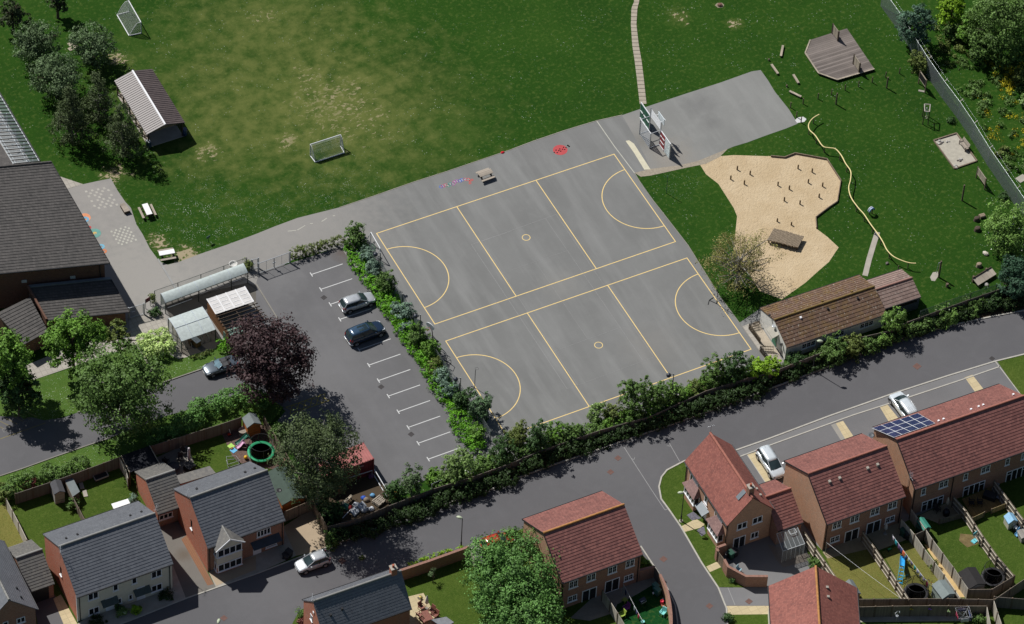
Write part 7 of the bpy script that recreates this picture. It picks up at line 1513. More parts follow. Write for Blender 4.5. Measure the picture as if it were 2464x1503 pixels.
a, b, c, d = [g('11',*q)-p for q in ((800,262),(828,258),(895,375),(866,380))]; u = V((0,0,1.9))
for q in (b,c): MB().tube([q,q+u],.05,8).build('post', M_wmet, t)
MB().tube([b+u,c+u],.05,8).build('crossbar', M_wmet, t); MB().tube([b+u,b-V((.7,-.2,0))],.04,6).build('stay', M_wmet, t); MB().tube([c+u,c-V((.7,-.2,0))],.04,6).build('stay', M_wmet, t)
# picket fence by the hut
S16 = (2980,1240,6.26)
def picket(label, pts, h=.95):
    o = V((pts[0].x,pts[0].y,0)); t = thing('picket_fence', label, 'fence', o); u = V((0,0,1)); M = plain('picket_timber',(.11,.085,.06),.9,.1,var=.25,scale=6)
    for a, b in zip(pts,pts[1:]):
        a, b = V((a.x,a.y,0))-o, V((b.x,b.y,0))-o; k = max(2,round((b-a).length/.17))
        for i in range(k+1): p = a.lerp(b,i/k); MB().bar(p+u*.05,p+u*h,.075,.025,up=(b-a)).build('picket', M, t)
        for z in (.25,.72): MB().bar(a+u*z,b+u*z,.04,.07).build('rail', M, t)
picket('dark picket fence in two runs before the hut, farther from the road', gl(S16,[(370,270),(110,345),(390,715)],.95)); picket('dark picket fence with an open gate, nearer the road hedge', gl(S16,[(725,900),(480,880),(385,905),(590,1165)],.95))
o = MB().tube([(0,0,0),(0,0,1.9),(.25,.0,2.0)],.035,6).build('handrail', M_bmet, None, V((0,0,0))); o.location = g(S16,890,1140); tag(o,'thin dark handrail beside the hut door','handrail')
struct('hut_yard', MB().sheet([(q.x,q.y,.014) for q in gl(S16,[(380,300),(400,420),(640,780),(880,1130),(600,1160),(390,900),(110,450),(240,300)])]), plain('buff_concrete', al(178,166,148), .9, .2, var=.12))
struct('hut_yard_gravel', MB().sheet([(q.x,q.y,.018) for q in gl(S16,[(600,1160),(820,1080),(960,1300),(860,1340),(640,1250)])]), asphalt('grey_shingle', al(160,150,140), .25))
struct('hut_path', MB().sheet([(q.x,q.y,.014) for q in gl(S16,[(-60,420),(100,350),(110,460),(370,820),(390,1040),(540,1230),(520,1260)])]), M_paver)
# --- gates
def tube_gate(label, a, b, h, leaves_=2, bars=2, name='steel_gate', hinge=True):
    o = V((a.x,a.y,0)); t = thing(name, label, 'gate', o); a = V((0,0,0)); b = V((b.x,b.y,0))-o; u = V((0,0,1)); d = b.normalized()
    for p in (a,b): MB().bar(p,p+u*(h+.12),.11).build('gate_post', M_metal, t)
    for l in range(leaves_):
        p, q = a.lerp(b,l/leaves_)+d*(.12 if l == 0 else .03), a.lerp(b,(l+1)/leaves_)-d*(.12 if l == leaves_-1 else .03); mb = MB()
        for z in (.12,h): mb.bar(p+u*z,q+u*z,.055)
        for s in [0]+[(i+1)/(bars+1) for i in range(bars)]+[1]: r = p.lerp(q,s); mb.bar(r+u*.12,r+u*h,.055 if s in (0,1) else .03)
        lf_ = mb.build('gate_leaf', M_metal, t); MB().quad(p+u*.13,q+u*.13,q+u*h,p+u*h).build('infill_mesh', M_fine, lf_)
    m = a.lerp(b,.5 if leaves_ == 2 else .3); MB().bar(m-d*.2+u*h*.55,m+d*.2+u*h*.55,.07,.09).build('lock_bar', M_metal, t)
    return t
tube_gate('wide double steel gate at the top of the car park', g('11',15,478), g('11',246,395), 1.75, 2, 1)
tube_gate('steel footpath gate between the school wing and the planted corner', g('01',930,800), g('01',1042,768), 1.75, 1, 1, name='footpath_gate')
tube_gate('short steel gate panel beside the rounded clipped shrub', g(S5,1650,250), g(S5,1735,228), 1.6, 1, 0, name='gate_panel')
p = g(S5,350,720); t = thing('sign_board', 'white framed notice board on the planted corner by the footpath gate', 'sign', p, .25); MB().box(-.35,.35,-.02,.02,.9,1.5).build('board', plain('notice_red',(.12,.02,.03),.6,.3), t)
for x in (-.33,.33): MB().box(x-.03,x+.03,-.03,.03,0,1.5).build('post', M_metal, t)
# --- shelters
M_poly = meshmat('polycarbonate', (.54,.60,.58), .9, .35); M_poly2 = meshmat('clear_sheet', (.45,.50,.48), .3, .2); M_polyw = plain('white_corrugated_sheet', (.62,.60,.58), .5, .4, var=.12, scale=1.2)
E1, E2 = g(S5,570,668,1.85), g(S5,1602,288,1.85); T1, T2 = g(S5,492,592,2.15), g(S5,1530,203,2.15)
t = thing('barrel_shelter', 'long curved translucent cycle shelter by the playground fence', 'shelter', (E1.x,E1.y,0), az(E1,E2)); iv = (Matrix.Translation(t.location)@Matrix.Rotation(az(E1,E2),4,'Z')).inverted(); L = (E2-E1).length; dp = max(1.2,(iv@T1).y)
prof = [(0,1.82),(.25,2.02),(.55,2.17),(.85,2.26),(1.1,2.28),(1.25,2.2),(1.3,1.95),(1.3,.2)]; k_ = dp/1.2; prof = [(y*k_,z) for y, z in prof]; n = 40; vs = []; mb = MB()
for i in range(6):
    x0, x1 = L*i/5, L*(i+1)/5
for i in range(5):
    x0, x1 = L*i/5+.02, L*(i+1)/5-.02; m_ = len(prof); vs = [(x0,y,z) for y, z in prof]+[(x1,y,z) for y, z in prof]; MB().add(vs,[(j,j+1,m_+j+1,m_+j)[::-1] for j in range(m_-1)],True).build('roof_sheet', M_poly, t)
for i in range(6): x = min(max(L*i/5,.02),L-.02); MB().tube([(x,y,z) for y, z in prof],.03,6).build('hoop', plain('pale_blue_strip',(.45,.50,.56),.5,.4), t)
for i in range(0,6,2) if False else (0,2,4,5): x = L*i/5; MB().tube([(x,.08,0),(x,.05,1.2),(x,0,1.85)],.05,8).build('post', M_dmet, t)
MB().tube([(0,0,1.85),(L,0,1.85)],.035,6).build('front_rail', M_dmet, t)
for x in (0,L): mb = MB(); mb.add([(x,y,z) for y, z in prof]+[(x,0,.2)],[tuple(range(len(prof)+1))]); mb.build('end_panel', M_poly2, t)
for i, (a, b, nb) in enumerate((((598,732),(903,620),4),((1005,560),(1305,448),4),((1393,415),(1530,365),2))):
    p, q = g(S5,*a), g(S5,*b); r = thing('bike_rack', '%s cycle rack under the long curved shelter' % ('left','middle','right')[i], 'bike rack', p); d = q-p; dn = V((-d.y,d.x,0)).normalized()
    MB().bar((0,0,.05),d+V((0,0,.05)),.09,.06).build('base_rail', M_wmet, r); MB().bar(dn*.55+V((0,0,.55)),d+dn*.55+V((0,0,.55)),.05).build('top_rail', M_dmet, r)
    for j in range(nb+1): c = d*(j/nb); MB().tube([c,c+dn*.55+V((0,0,.55)),c+dn*.55],.025,5).build('hoop', M_dmet, r)
A, B, C_, D_ = g(S5,605,862,2.15), g(S5,1030,712,2.15), g(S5,1195,1000,1.8), g(S5,770,1148,1.8)
t = thing('cycle_shelter', 'square translucent cycle shelter beside the variegated shrub', 'shelter', (D_.x,D_.y,0)); o = V(t.location); A, B, C_, D_ = [p-o for p in (A,B,C_,D_)]
def sh2(u, v): p = A.lerp(B,u).lerp(D_.lerp(C_,u),v); p.z += .28*math.sin(PI*v)**1.0*(1-.25*v); return p
for i in range(3):
    vs = [sh2((i+.02)/3,j/8) for j in range(9)]+[sh2((i+.98)/3,j/8) for j in range(9)]; MB().add(vs,[(j,9+j,10+j,j+1)[::-1] for j in range(8)],True).build('roof_sheet', M_poly, t)
for u_ in (0.005,1/3,2/3,.995): MB().tube([sh2(u_,j/8)+V((0,0,.02)) for j in range(9)],.03,6).build('hoop', bpy.data.materials['pale_blue_strip'], t)
MB().tube([sh2(0,.5)+V((0,0,.03)),sh2(1,.5)+V((0,0,.03))],.03,6).build('purlin', bpy.data.materials['pale_blue_strip'], t)
for p in (A,B,C_,D_): MB().bar((p.x,p.y,0),p,.09).build('post', M_dmet, t)
for p, q in ((A,D_),(B,C_)):
    for v in (.33,.66): r = p.lerp(q,v); MB().bar((r.x,r.y,0),(r.x,r.y,2.1),.06).build('post', M_dmet, t)
MB().quad(V((A.x,A.y,.15)),V((D_.x,D_.y,.15)),D_-V((0,0,.02)),A-V((0,0,.02))).build('side_panel', M_poly2, t); MB().quad(V((B.x,B.y,.15)),V((A.x,A.y,.15)),A-V((0,0,.02)),B-V((0,0,.02))).build('back_panel', M_poly2, t)
for i, (x, y) in enumerate(((822,1250),(900,1222),(1038,1168),(1115,1140))):
    p = g(S5,x,y); r = thing('bike_stand', 'cream curved bike stand in the square shelter, %s from the left' % ordn[i], 'bike rack', p, 0, 'bike stands in the square shelter'); dd = (A-D_).normalized(); dd.z = 0
    MB().tube([(0,0,0),dd*.1+V((0,0,.35)),dd*.45+V((0,0,.75)),dd*.8+V((0,0,.85))],.04,6).build('arm', plain('cream_steel',(.6,.57,.48),.5,.4), r); MB().tube([dd*.45+V((-.28,-.1,.35)),dd*.45+V((0,0,.62)),dd*.45+V((.28,.1,.35))],.025,5).build('fork', M_dmet, r)
p = g(S5,970,1205); t = thing('cabinet', 'small wooden cabinet with a pale blue top inside the square shelter', 'cabinet', p, .3); MB().box(-.3,.3,-.25,.75,0,.85).build('carcass', plain('brown_cabinet',(.22,.13,.05),.7,.2), t); MB().box(-.33,.33,-.28,.78,.852,.89).build('top', plain('pale_blue_top',(.5,.56,.58),.5,.3), t)
o = MB().box(-.35,.3,-.2,.4,0,.8).build('brown_box', plain('dark_brown_box',(.14,.09,.05),.8,.2), None, V((0,0,0))); o.location = g(S5,905,1180); tag(o,'low brown box beside the cabinet in the square shelter','box')
A, B, C_, D_ = g(S5,1085,618,2.35), g(S5,1560,460,2.35), g(S5,1675,652,2.05), g(S5,1200,808,2.05)
t = thing('timber_store', 'open timber store with a white sheet roof and bare dark rafters', 'store', (D_.x,D_.y,0)); o = V(t.location); A, B, C_, D_ = [p-o for p in (A,B,C_,D_)]; u = V((0,0,1))
for i in range(4):
    a, b, c, d = A.lerp(B,(i+.01)/4), A.lerp(B,(i+.99)/4), D_.lerp(C_,(i+.99)/4), D_.lerp(C_,(i+.01)/4); MB().hexa([a-u*.03,d-u*.03,c-u*.03,b-u*.03,a,d,c,b]).build('roof_sheet', M_polyw, t)
for i in range(5): MB().bar(A.lerp(B,i/4)+u*.03,D_.lerp(C_,i/4)+u*.03,.09,.05).build('batten', M_upvc, t)
for i in range(4):
    mb = MB()
    for v in (.2,.42,.64,.86): a, b = A.lerp(B,(i+.15)/4).lerp(D_.lerp(C_,(i+.15)/4),v), A.lerp(B,(i+.85)/4).lerp(D_.lerp(C_,(i+.85)/4),v); mb.bar(a+u*.015,b+u*.015,.05,.02)
    mb.build('crosspiece', M_upvc, t)
dn = (D_-A); dn.z = 0; dn.normalize(); dx = (C_-D_); dx.z = 0; W_ = dx.length; dx.normalize()
for i in range(6): p = D_+dn*(.28+i*.52)-dx*.15; p.z = 1.95; MB().bar(p,p+dx*(W_+.5),.06,.13).build('rafter', M_logd, t)
fr = D_+dn*3.2; fr.z = 0
for s in (.02,.5,.98): p = V((D_.x,D_.y,1.84))+dx*W_*s; MB().bar(p-dn*2.3+u*.0,p+dn*3.2,.07,.12).build('beam', M_logd, t)
sw = wood('brown_slats', (.20,.10,.05), .14, 1, .4)
a, b = V((A.x,A.y,0))+dn*.1, V((D_.x,D_.y,0))+dn*3.1; MB().hexa([a,b,b+dx*.05,a+dx*.05,a+u*1.85,b+u*1.85,b+dx*.05+u*1.85,a+dx*.05+u*1.85]).build('side_wall', sw, t)
c, d = a+dx*(W_-.1), b+dx*(W_-.1); MB().hexa([b,d,d+dn*.05,b+dn*.05,b+u*1.0,d+u*1.0,d+dn*.05+u*1.0,b+dn*.05+u*1.0]).build('front_wall', sw, t); MB().hexa([a,c,c+dn*.05,a+dn*.05,a+u*2.1,c+u*2.1,c+dn*.05+u*2.1,a+dn*.05+u*2.1]).build('back_wall', sw, t)
for i, s in enumerate((.12,.38)): p = o+D_+dn*2.2+dx*W_*s; p.z = 0; q = MB().hexa([(-.55,-.5,0),(.55,-.5,0),(.55,.5,0),(-.55,.5,0),(-.6,-.55,1.1),(.6,-.55,1.1),(.55,.4,1.2),(-.55,.4,1.2)]).build('waste_bin', plain('pale_green_bin',(.16,.26,.21),.5,.4), None, V((0,0,0))); q.location = p; q.rotation_euler = (0,0,.3); tag(q,'pale green lidded waste bin in the timber store, %s' % ('at the slatted wall','next to the copper beech')[i],'bin')
p = g(S5,1420,225); mb = MB(); mb.lathe((0,0,0),[(.40,0),(.46,.3),(.45,.62),(.52,.66),(.48,.7),(.40,.6),(.36,.45),(.001,.42)],12); b_ = mb.build('rubble_bag', plain('white_bag',(.6,.59,.56),.8,.2), None, V((0,0,0))); b_.location = p; tag(b_,'open white rubble bag behind the long curved shelter','bag')
# --- container and junk in the compound
S9 = (1330,1780,4.697); A = g(S9,775,258,2.5); dl = (g(S9,100,505,2.5)-A).normalized(); dw = (g(S9,640,90,2.5)-A).normalized()
t = thing('shipping_container', 'red shipping container half hidden under the weeping birch', 'container', (A.x,A.y,0), math.atan2(-dl.y,-dl.x)); L, Wd, Hc = 6.06, 2.44, 2.5; Mc = plain('faded_red_top',(.34,.115,.105),.7,.3,var=.15,scale=1.5); Ms = plain('dark_red_side',(.16,.02,.025),.6,.3)
mb = MB(); n = 20
for i in range(n):
    x0, xm, x1 = -L*i/n, -L*(i+.5)/n, -L*(i+1)/n; mb.quad((xm,0,Hc),(x0,0,Hc),(x0,Wd,Hc),(xm,Wd,Hc)); mb.quad((x1,0,Hc-.04),(xm,0,Hc),(xm,Wd,Hc),(x1,Wd,Hc-.04)); mb.quad((x1,0,Hc-.04),(x1,Wd,Hc-.04),(x1,Wd,Hc),(x1,0,Hc))
mb.build('top', Mc, t); mb = MB(); n = 26
for i in range(n):
    x0, x1, x2, x3 = [-L*(i+k/4)/n for k in range(4)]; x4 = -L*(i+1)/n
    for y, s in ((0,1),(Wd,-1)):
        ys = [y,y,y+.04*s,y+.04*s,y]
        for k in range(4): xa_, xb_ = [x0,x1,x2,x3,x4][k:k+2]; mb.quad((xb_,ys[k+1],.15),(xa_,ys[k],.15),(xa_,ys[k],Hc-.1),(xb_,ys[k+1],Hc-.1))
mb.quad((-L,0,.1),(-L,Wd,.1),(-L,Wd,Hc),(-L,0,Hc)); mb.build('side_wall', Ms, t)
for y in (.0,Wd): MB().bar((0,y,Hc-.06),(-L,y,Hc-.06),.09,.12).build('top_rail', Mc, t); MB().bar((0,y,.1),(-L,y,.1),.1,.14).build('bottom_rail', Ms, t)
for x in (-.05,-L+.05):
    for y in (.0,Wd): MB().box(x-.08,x+.08,y-.08,y+.08,0,Hc+.01).build('corner_post', Ms, t)
for s in (0,1): dr_ = MB().box(-.03,.03,.08+s*Wd*.48,Wd*.48+s*Wd*.48,.12,Hc-.12).build('door', Ms, t); MB().tube([(.05,Wd*(.3+.4*s),.15),(.05,Wd*(.3+.4*s),Hc-.15)],.025,6).build('lock_rod', M_metal, dr_)
mb = MB()
for i in range(4): mb.box(-1.75+i*.14,-1.68+i*.14,-.05,-.03,1.9-.05*(i%2),2.1)
mb.build('stencil_marks', plain('faded_stencil',(.42,.36,.36),.8,.2), t)
a, b = g(S9,160,668,1.1), g(S9,745,485,1.1); t = thing('barrier_rail', 'white barrier rail along the front of the red container', 'barrier', (a.x,a.y,0)); q = V((b.x-a.x,b.y-a.y,0)); MB().bar((0,0,1.1),q+V((0,0,1.1)),.06).build('rail', M_wmet, t)
for s in (0,.5,1): p = q*s; MB().bar(p,p+V((0,0,1.1)),.06).build('post', M_metal, t)
a, b = g(S9,790,470,1.3), g(S9,1030,870,1.3); t = thing('barrier_rail', 'white barrier rail between the red container and the car park', 'barrier', (a.x,a.y,0)); q = V((b.x-a.x,b.y-a.y,0)); MB().bar((0,0,1.3),q+V((0,0,1.3)),.07).build('rail', M_wmet, t); MB().bar((0,0,.25),q+V((0,0,.25)),.07).build('lower_rail', M_wmet, t)
for s in (0,.5,1): p = q*s; MB().bar(p,p+V((0,0,1.3)),.06).build('post', M_metal, t)
def junk(name, label, px, mb, m, rz=0, cat='rubbish'):
    o = mb.build(name, m, None, V((0,0,0))); o.location = g(S9,*px); o.rotation_euler = (0,0,rz); return tag(o, label, cat, 'rubbish in the compound')
Mw = plain('white_appliance',(.55,.57,.60),.5,.4); 
for i, (x, y) in enumerate(((550,1190),(420,1290))): 
    t = thing('discarded_appliance', 'white appliance panel with a dark square hole, %s of two' % ('upper','lower')[i], 'rubbish', g(S9,x,y), .45, 'rubbish in the compound'); MB().hexa([(-.45,-.3,0),(.45,-.3,0),(.45,.3,.3),(-.45,.3,.3),(-.45,-.3,.25),(.45,-.3,.25),(.45,.3,.6),(-.45,.3,.6)]).build('casing', Mw, t); MB().hexa([(.0,-.1,.335),(.2,-.1,.335),(.2,.1,.46),(.0,.1,.46),(.0,-.1,.36),(.2,-.1,.36),(.2,.1,.49),(.0,.1,.49)]).build('hole', M_black, t)
for i, ((x, y), s, m, lab) in enumerate((((585,1010),.3,plain('blue_bag',(.02,.08,.4),.6,.3),'bright blue bag on the rubbish heap'),((755,965),.32,plain('light_blue_bag',(.12,.3,.5),.6,.3),'light blue bag beside the pallets'),((590,1245),.35,Mw,'white sack at the lower side of the rubbish heap'),((730,1215),.33,Mw,'white sack nearest the pallets'),((660,1225),.3,plain('grey_bag',(.3,.31,.33),.7,.2),'grey sack between the white sacks'),((640,1050),.35,plain('brown_sack',(.2,.16,.12),.9,.1),'brown sack above the white panels'),((440,1150),.4,Mw,'crumpled white sheeting at the left of the heap'),((330,1190),.3,plain('red_bag',(.25,.03,.03),.7,.2),'red bag at the left end of the heap'),((230,1180),.5,plain('green_sheet',(.03,.11,.09),.7,.2),'dark green sheet at the left end of the heap'),((720,600),.4,plain('purple_box',(.14,.06,.14),.7,.2),'purple covered heap against the red container'))):
    r = random.Random(i); mb = MB(); vs = []; n = 8; pr = [(.9,0),(1.05,.3),(.8,.7),(.4,.95),(.001,1.0)]
    for rr, z in pr: vs += [(s*rr*r.uniform(.75,1.2)*math.cos(2*PI*j/n),s*rr*r.uniform(.75,1.2)*math.sin(2*PI*j/n),s*z*1.1) for j in range(n)]
    mb.add(vs,[(a*n+j,a*n+(j+1)%n,(a+1)*n+(j+1)%n,(a+1)*n+j) for a in range(4) for j in range(n)],True); junk('refuse_sack', lab, (x,y), mb, m)
p = g(S9,870,1090); t = thing('pallet_stack', 'stack of grey wooden pallets beside the rubbish heap', 'pallets', p, .35)
for k in range(3):
    for i in range(5): MB().box(-.6,.6,-.5+i*.22,-.38+i*.22,.12+k*.16,.145+k*.16).build('board', M_wbench, t)
    for x in (-.5,0,.5): MB().box(x-.06,x+.06,-.5,.5,.02+k*.16,.118+k*.16).build('bearer', M_logd, t)
mb = MB(); mb.bar((-1.2,0,.1),(1.1,.2,.12),.08); junk('steel_pole', 'long pale pole lying over the rubbish heap', (330,1270), mb, M_wmet, .4); mb = MB(); mb.bar((-1.1,0,.35),(1.1,0,.45),.16,.05); junk('timber_plank', 'dark planks lying above the pallets', (900,975), mb, M_logd, .45)
mb = MB(); mb.box(-.35,.35,-.04,.04,0,1.3); junk('old_door', 'brown board with a white edge standing in the shade of the compound', (140,930), mb, plain('brown_board',(.16,.09,.05),.8,.2), .3)
mb = MB(); mb.box(-.8,.8,-.15,.15,.5,.55); mb.box(-.7,-.6,-.1,.1,0,.5); mb.box(.6,.7,-.1,.1,0,.5); junk('old_bench', 'narrow plank bench in the compound shade', (270,1090), mb, M_timberp, .42, 'bench')
mb = MB(); mb.lathe((0,0,0),[(.25,0),(.32,.3),(.3,.5),(.001,.5)],10); junk('orange_tub', 'orange tub behind the thin pale tree', (1268,990) if False else (1180,960), mb, plain('orange_tub',(.6,.2,.02),.6,.3))
# ------------------------------------------------------------------ estate gardens
def outb(name, label, cat, t, f1, f2, b, ze, zr, roof, wall, group=None, **k):
    F1, F2, B = g(t,*f1,ze), g(t,*f2,ze), g(t,*b,ze); d = (F2-F1); L = d.length; d.normalize(); n = V((-d.y,d.x,0)); D = (B-F1).dot(n)
    return House(name, label, cat, F1, math.degrees(math.atan2(d.y,d.x)), L, D, ze, zr, roof, wall, None, gauge=k.pop('gauge',9), lip=.01, ov=.08, gv=.06, group=group, gutter=False, **k)
M_felt = plain('grey_felt', (.17,.19,.19), .9, .2); M_feltg = plain('dark_green_felt', (.06,.085,.07), .9, .2); M_shedw = wood('grey_shed_boards', (.30,.28,.25), .12, 1, .2); M_shedd = wood('dark_shed_boards', (.11,.10,.09), .12, 1, .2)
S10 = (880,1620,4.4214); S11 = (480,1700,5.78); S12 = (3240,2160,3.974); S13 = (3560,1850,3.757); S14 = (2440,2260,6.317); S15 = (1640,2380,11.2)
SG = 'garden sheds'
outb('playhouse', 'orange boarded playhouse with grey felt roof above the trampoline', 'playhouse', S10, (730,338), (640,160), (480,415), 1.75, 2.3, M_felt, M_stain)
outb('garden_shed', 'large dark green felt roofed shed with orange boards beside the gravel drive', 'shed', '12', (362,590), (240,360), (185,640), 2.0, 2.55, M_feltg, M_stain, SG)
outb('garden_shed', 'small pale boarded shed with a dark roof on the leftmost lawn', 'shed', '02', (472,547), (440,462), (393,573), 1.75, 2.1, plain('worn_black_felt',(.075,.075,.08),.9,.2), M_shedw, SG)
outb('garden_shed', 'black roofed shed beside the netted trampoline on the right', 'shed', '32', (1575,1212), (1500,1090), (1450,1252), 1.75, 2.2, plain('black_felt',(.03,.028,.028),.9,.2), M_shedw, SG)
outb('garden_shed', 'pale grey green shed between the trampoline and the sandy alley', 'shed', '32', (1357,1282), (1280,1180), (1255,1315), 1.8, 2.2, plain('green_grey_felt',(.20,.235,.23),.9,.2), wood('pale_green_boards',(.32,.38,.34),.12,1,.2), SG)
outb('garden_shed', 'small sea green shed beside the alley gate', 'shed', '32', (1180,805), (1128,732), (1115,812), 1.5, 1.85, plain('sea_green_felt',(.05,.24,.18),.7,.2), M_shedd, SG)
outb('garden_shed', 'grey roofed shed peeping out behind the lichened ridge house', 'shed', '32', (673,1282), (612,1183), (615,1305), 1.7, 2.1, M_felt, M_brick, SG)
q = gl('02',[(468,462),(528,448),(577,545),(525,582)],1.3); t = thing('log_store', 'low grey roofed store against the dividing fence', 'store', (q[0].x,q[0].y,0)); o = V(t.location); MB().prism([p-o for p in q],1.25,1.31).build('roof', M_felt, t); cc = sum(q,V())/4; MB().prism([p.lerp(cc,.08)-o for p in q],0,1.248).build('body', M_shedd, t)
q = gl(S11,[(25,715),(680,485),(905,890),(220,1105)],2.15); t = thing('lean_to', 'dark covered lean to in shadow with pale edge trims behind the garage', 'shelter', (q[0].x,q[0].y,0)); o = V(t.location); MB().prism([p-o for p in q],2.08,2.15).build('roof', plain('dark_shadowed_sheet',(.012,.013,.018),.8,.2), t)  # dark cover made near-black: the shadow on it is in the colour
for a, b in ((0,3),(1,2)): MB().bar(q[a]-o+V((0,0,.04)),q[b]-o+V((0,0,.04)),.08,.1).build('edge_trim', M_timberp, t)
for p in q: MB().bar((p.x-o.x,p.y-o.y,0),p-o-V((0,0,.07)),.1).build('post', M_post, t)
q = gl(S15,[(950,1115),(1625,985),(1972,1232),(1500,1500)],2.3); t = thing('outbuilding', 'small grey flat roof at the bottom edge beside the dining table', 'outbuilding', (q[0].x,q[0].y,0)); o = V(t.location); MB().prism([p-o for p in q],2.2,2.3).build('roof', M_grey, t); cc = sum(q,V())/4; MB().prism([p.lerp(cc,.08)-o for p in q],0,2.198).build('wall', M_brickr, t)
# greenhouse lean-to
M_gh = plain('aluminium_bar', (.42,.44,.45), .4, .5)
A, B, C_, D_ = g('32',62,850,2.5), g('32',210,797,2.5), g('32',266,922,2.0), g('32',108,975,2.0); t = thing('greenhouse', 'glass lean to greenhouse behind the low red roofed link', 'greenhouse', (D_.x,D_.y,0)); o = V(t.location); A, B, C_, D_ = [p-o for p in (A,B,C_,D_)]; Mgl = meshmat('greenhouse_glass',(.35,.38,.38),.28,.1)
MB().quad(D_,C_,B,A).build('roof_glass', Mgl, t); z = lambda p: V((p.x,p.y,.1))
for nm, p, q in (('front_glass',D_,C_),('side_glass',A,D_),('side_glass',C_,B)): MB().quad(z(p),z(q),q,p).build(nm, Mgl, t)
for i in range(6): a, b = A.lerp(B,i/5), D_.lerp(C_,i/5); MB().bar(a,b,.03).build('rafter', M_gh, t); MB().bar(z(b),b,.03).build('mullion', M_gh, t)
for a, b in ((A,B),(D_,C_),(A,D_),(B,C_)): MB().bar(a,b,.05).build('frame', M_gh, t)
a, b, c, d = A.lerp(B,.55).lerp(D_.lerp(C_,.55),.05), A.lerp(B,.85).lerp(D_.lerp(C_,.85),.05), A.lerp(B,.85).lerp(D_.lerp(C_,.85),.35), A.lerp(B,.55).lerp(D_.lerp(C_,.55),.35); up = V((0,0,.2))
for p, q in ((a,b),(b,c+up),(c+up,d+up),(d+up,a)): MB().bar(p+V((0,0,.03)),q+V((0,0,.03)),.05).build('roof_vent_frame', M_gh, t)
# trampolines
def trampoline(label, c, R, zm, hn, ringm, netalpha, poles=6):
    t = thing('trampoline', label, 'trampoline', (c.x,c.y,0), .3); a = [2*PI*i/36 for i in range(37)]
    MB().lathe((0,0,zm-.01),[(.001,0),(R*.8,0)],36).build('mat', plain('black_mat',(.022,.022,.026),.9,.1), t); mb = MB(); mb.lathe((0,0,zm),[(R*.78,.0),(R*.82,.04),(R*.98,.04),(R,.0),(R,-.06)],36,False); mb.build('pad', ringm, t)
    MB().tube([(R*.97*math.cos(x),R*.97*math.sin(x),zm-.06) for x in a],.025,6).build('frame', M_metal, t)
    for i in range(4): x = PI/2*i+.3; MB().tube([(R*.97*math.cos(x-.25),R*.97*math.sin(x-.25),zm-.06),(R*.97*math.cos(x-.2),R*.97*math.sin(x-.2),.02),(R*.97*math.cos(x+.2),R*.97*math.sin(x+.2),.02),(R*.97*math.cos(x+.25),R*.97*math.sin(x+.25),zm-.06)],.022,6).build('leg', M_metal, t)
    rn = R*.84; mb = MB(); n = 36; vs = [(rn*math.cos(x),rn*math.sin(x),zm+.03) for x in a[:-1]]+[(rn*math.cos(x),rn*math.sin(x),zm+hn) for x in a[:-1]]; mb.add(vs,[(i,(i+1)%n,n+(i+1)%n,n+i) for i in range(n)],True); mb.build('net', meshmat('trampoline_net',(.02,.02,.022),netalpha), t)
    MB().tube([(rn*math.cos(x),rn*math.sin(x),zm+hn) for x in a],.025,6).build('net_rim', M_black, t)
    for i in range(poles): x = 2*PI*i/poles; MB().tube([(R*.98*math.cos(x),R*.98*math.sin(x),.1),(R*1.0*math.cos(x),R*1.0*math.sin(x),zm+.5),(rn*math.cos(x),rn*math.sin(x),zm+hn)],.03,6).build('pole', M_black, t)
    return t
trampoline('trampoline with a bright green pad and dark net in the left garden', g(S10,727,828,.65), 1.5, .65, 1.5, plain('green_pad',(.02,.30,.13),.6,.3), .3)
trampoline('black netted trampoline below the blue slide', g(S12,1710,700,2.15), 1.35, .6, 1.55, plain('black_pad',(.03,.03,.033),.7,.3), .35); trampoline('black netted trampoline beside the black roofed shed', g('32',1640,1095,2.15), 1.3, .6, 1.55, plain('black_pad',(.03,.03,.033),.7,.3), .35)
# left play corner
def slide(label, top, end, z, w, m, lm, lad=None, steps=4):
    t = thing('slide', label, 'slide', (top.x,top.y,0)); o = V(t.location); e = V((end.x,end.y,0))-o; d = e.normalized(); n = V((-d.y,d.x,0))*w/2; pts = [V((0,0,z)),d*.18+V((0,0,z-.02)),e*.55+V((0,0,z*.42)),e*.88+V((0,0,.16)),e+V((0,0,.12))]
    vs = []; 
    for p in pts: vs += [p-n*1.1+V((0,0,.12)),p-n,p+n,p+n*1.1+V((0,0,.12))]
    so2 = MB().add(vs,[(i*4+j,i*4+j+1,(i+1)*4+j+1,(i+1)*4+j) for i in range(4) for j in range(3)],True).build('chute', m, t); k = so2.modifiers.new('thick','SOLIDIFY'); k.thickness = .03
    b = -d*(lad or .5)
    for s in (-1,1): MB().tube([b+n*s*1.1,V((0,0,z))+n*s+V((0,0,.25)),V((0,0,z))+n*s+d*.15],.03,6).build('stile', lm, t)
    for i in range(steps): p = b.lerp(V((0,0,z)),(i+.6)/steps); MB().bar(p-n,p+n,.1,.04).build('step', m, t)
    return t
slide('dark green slide by the cable reel table', g(S10,495,540,1.1), g(S10,275,715), 1.1, .5, plain('green_plastic',(.01,.085,.055),.4,.4), M_logd); slide('pink slide in front of the green one', g(S10,425,660,.75), g(S10,295,780), .75, .45, plain('pink_plastic',(.62,.36,.52),.4,.4), plain('pink_frame',(.5,.2,.35),.5,.4), .3, 3)
for (x, y), m, lab in (((195,735),plain('lime_mat',(.38,.62,.12),.6,.3),'lime green play mat tile'),((240,810),plain('sky_blue_mat',(.12,.40,.62),.6,.3),'sky blue play mat tile')): o = MB().obox((0,0,0),.62,.6,.04,.35).build('play_mat', m, None, V((0,0,0))); o.location = g(S10,x,y,.03); tag(o,lab+' in the left garden','mat')
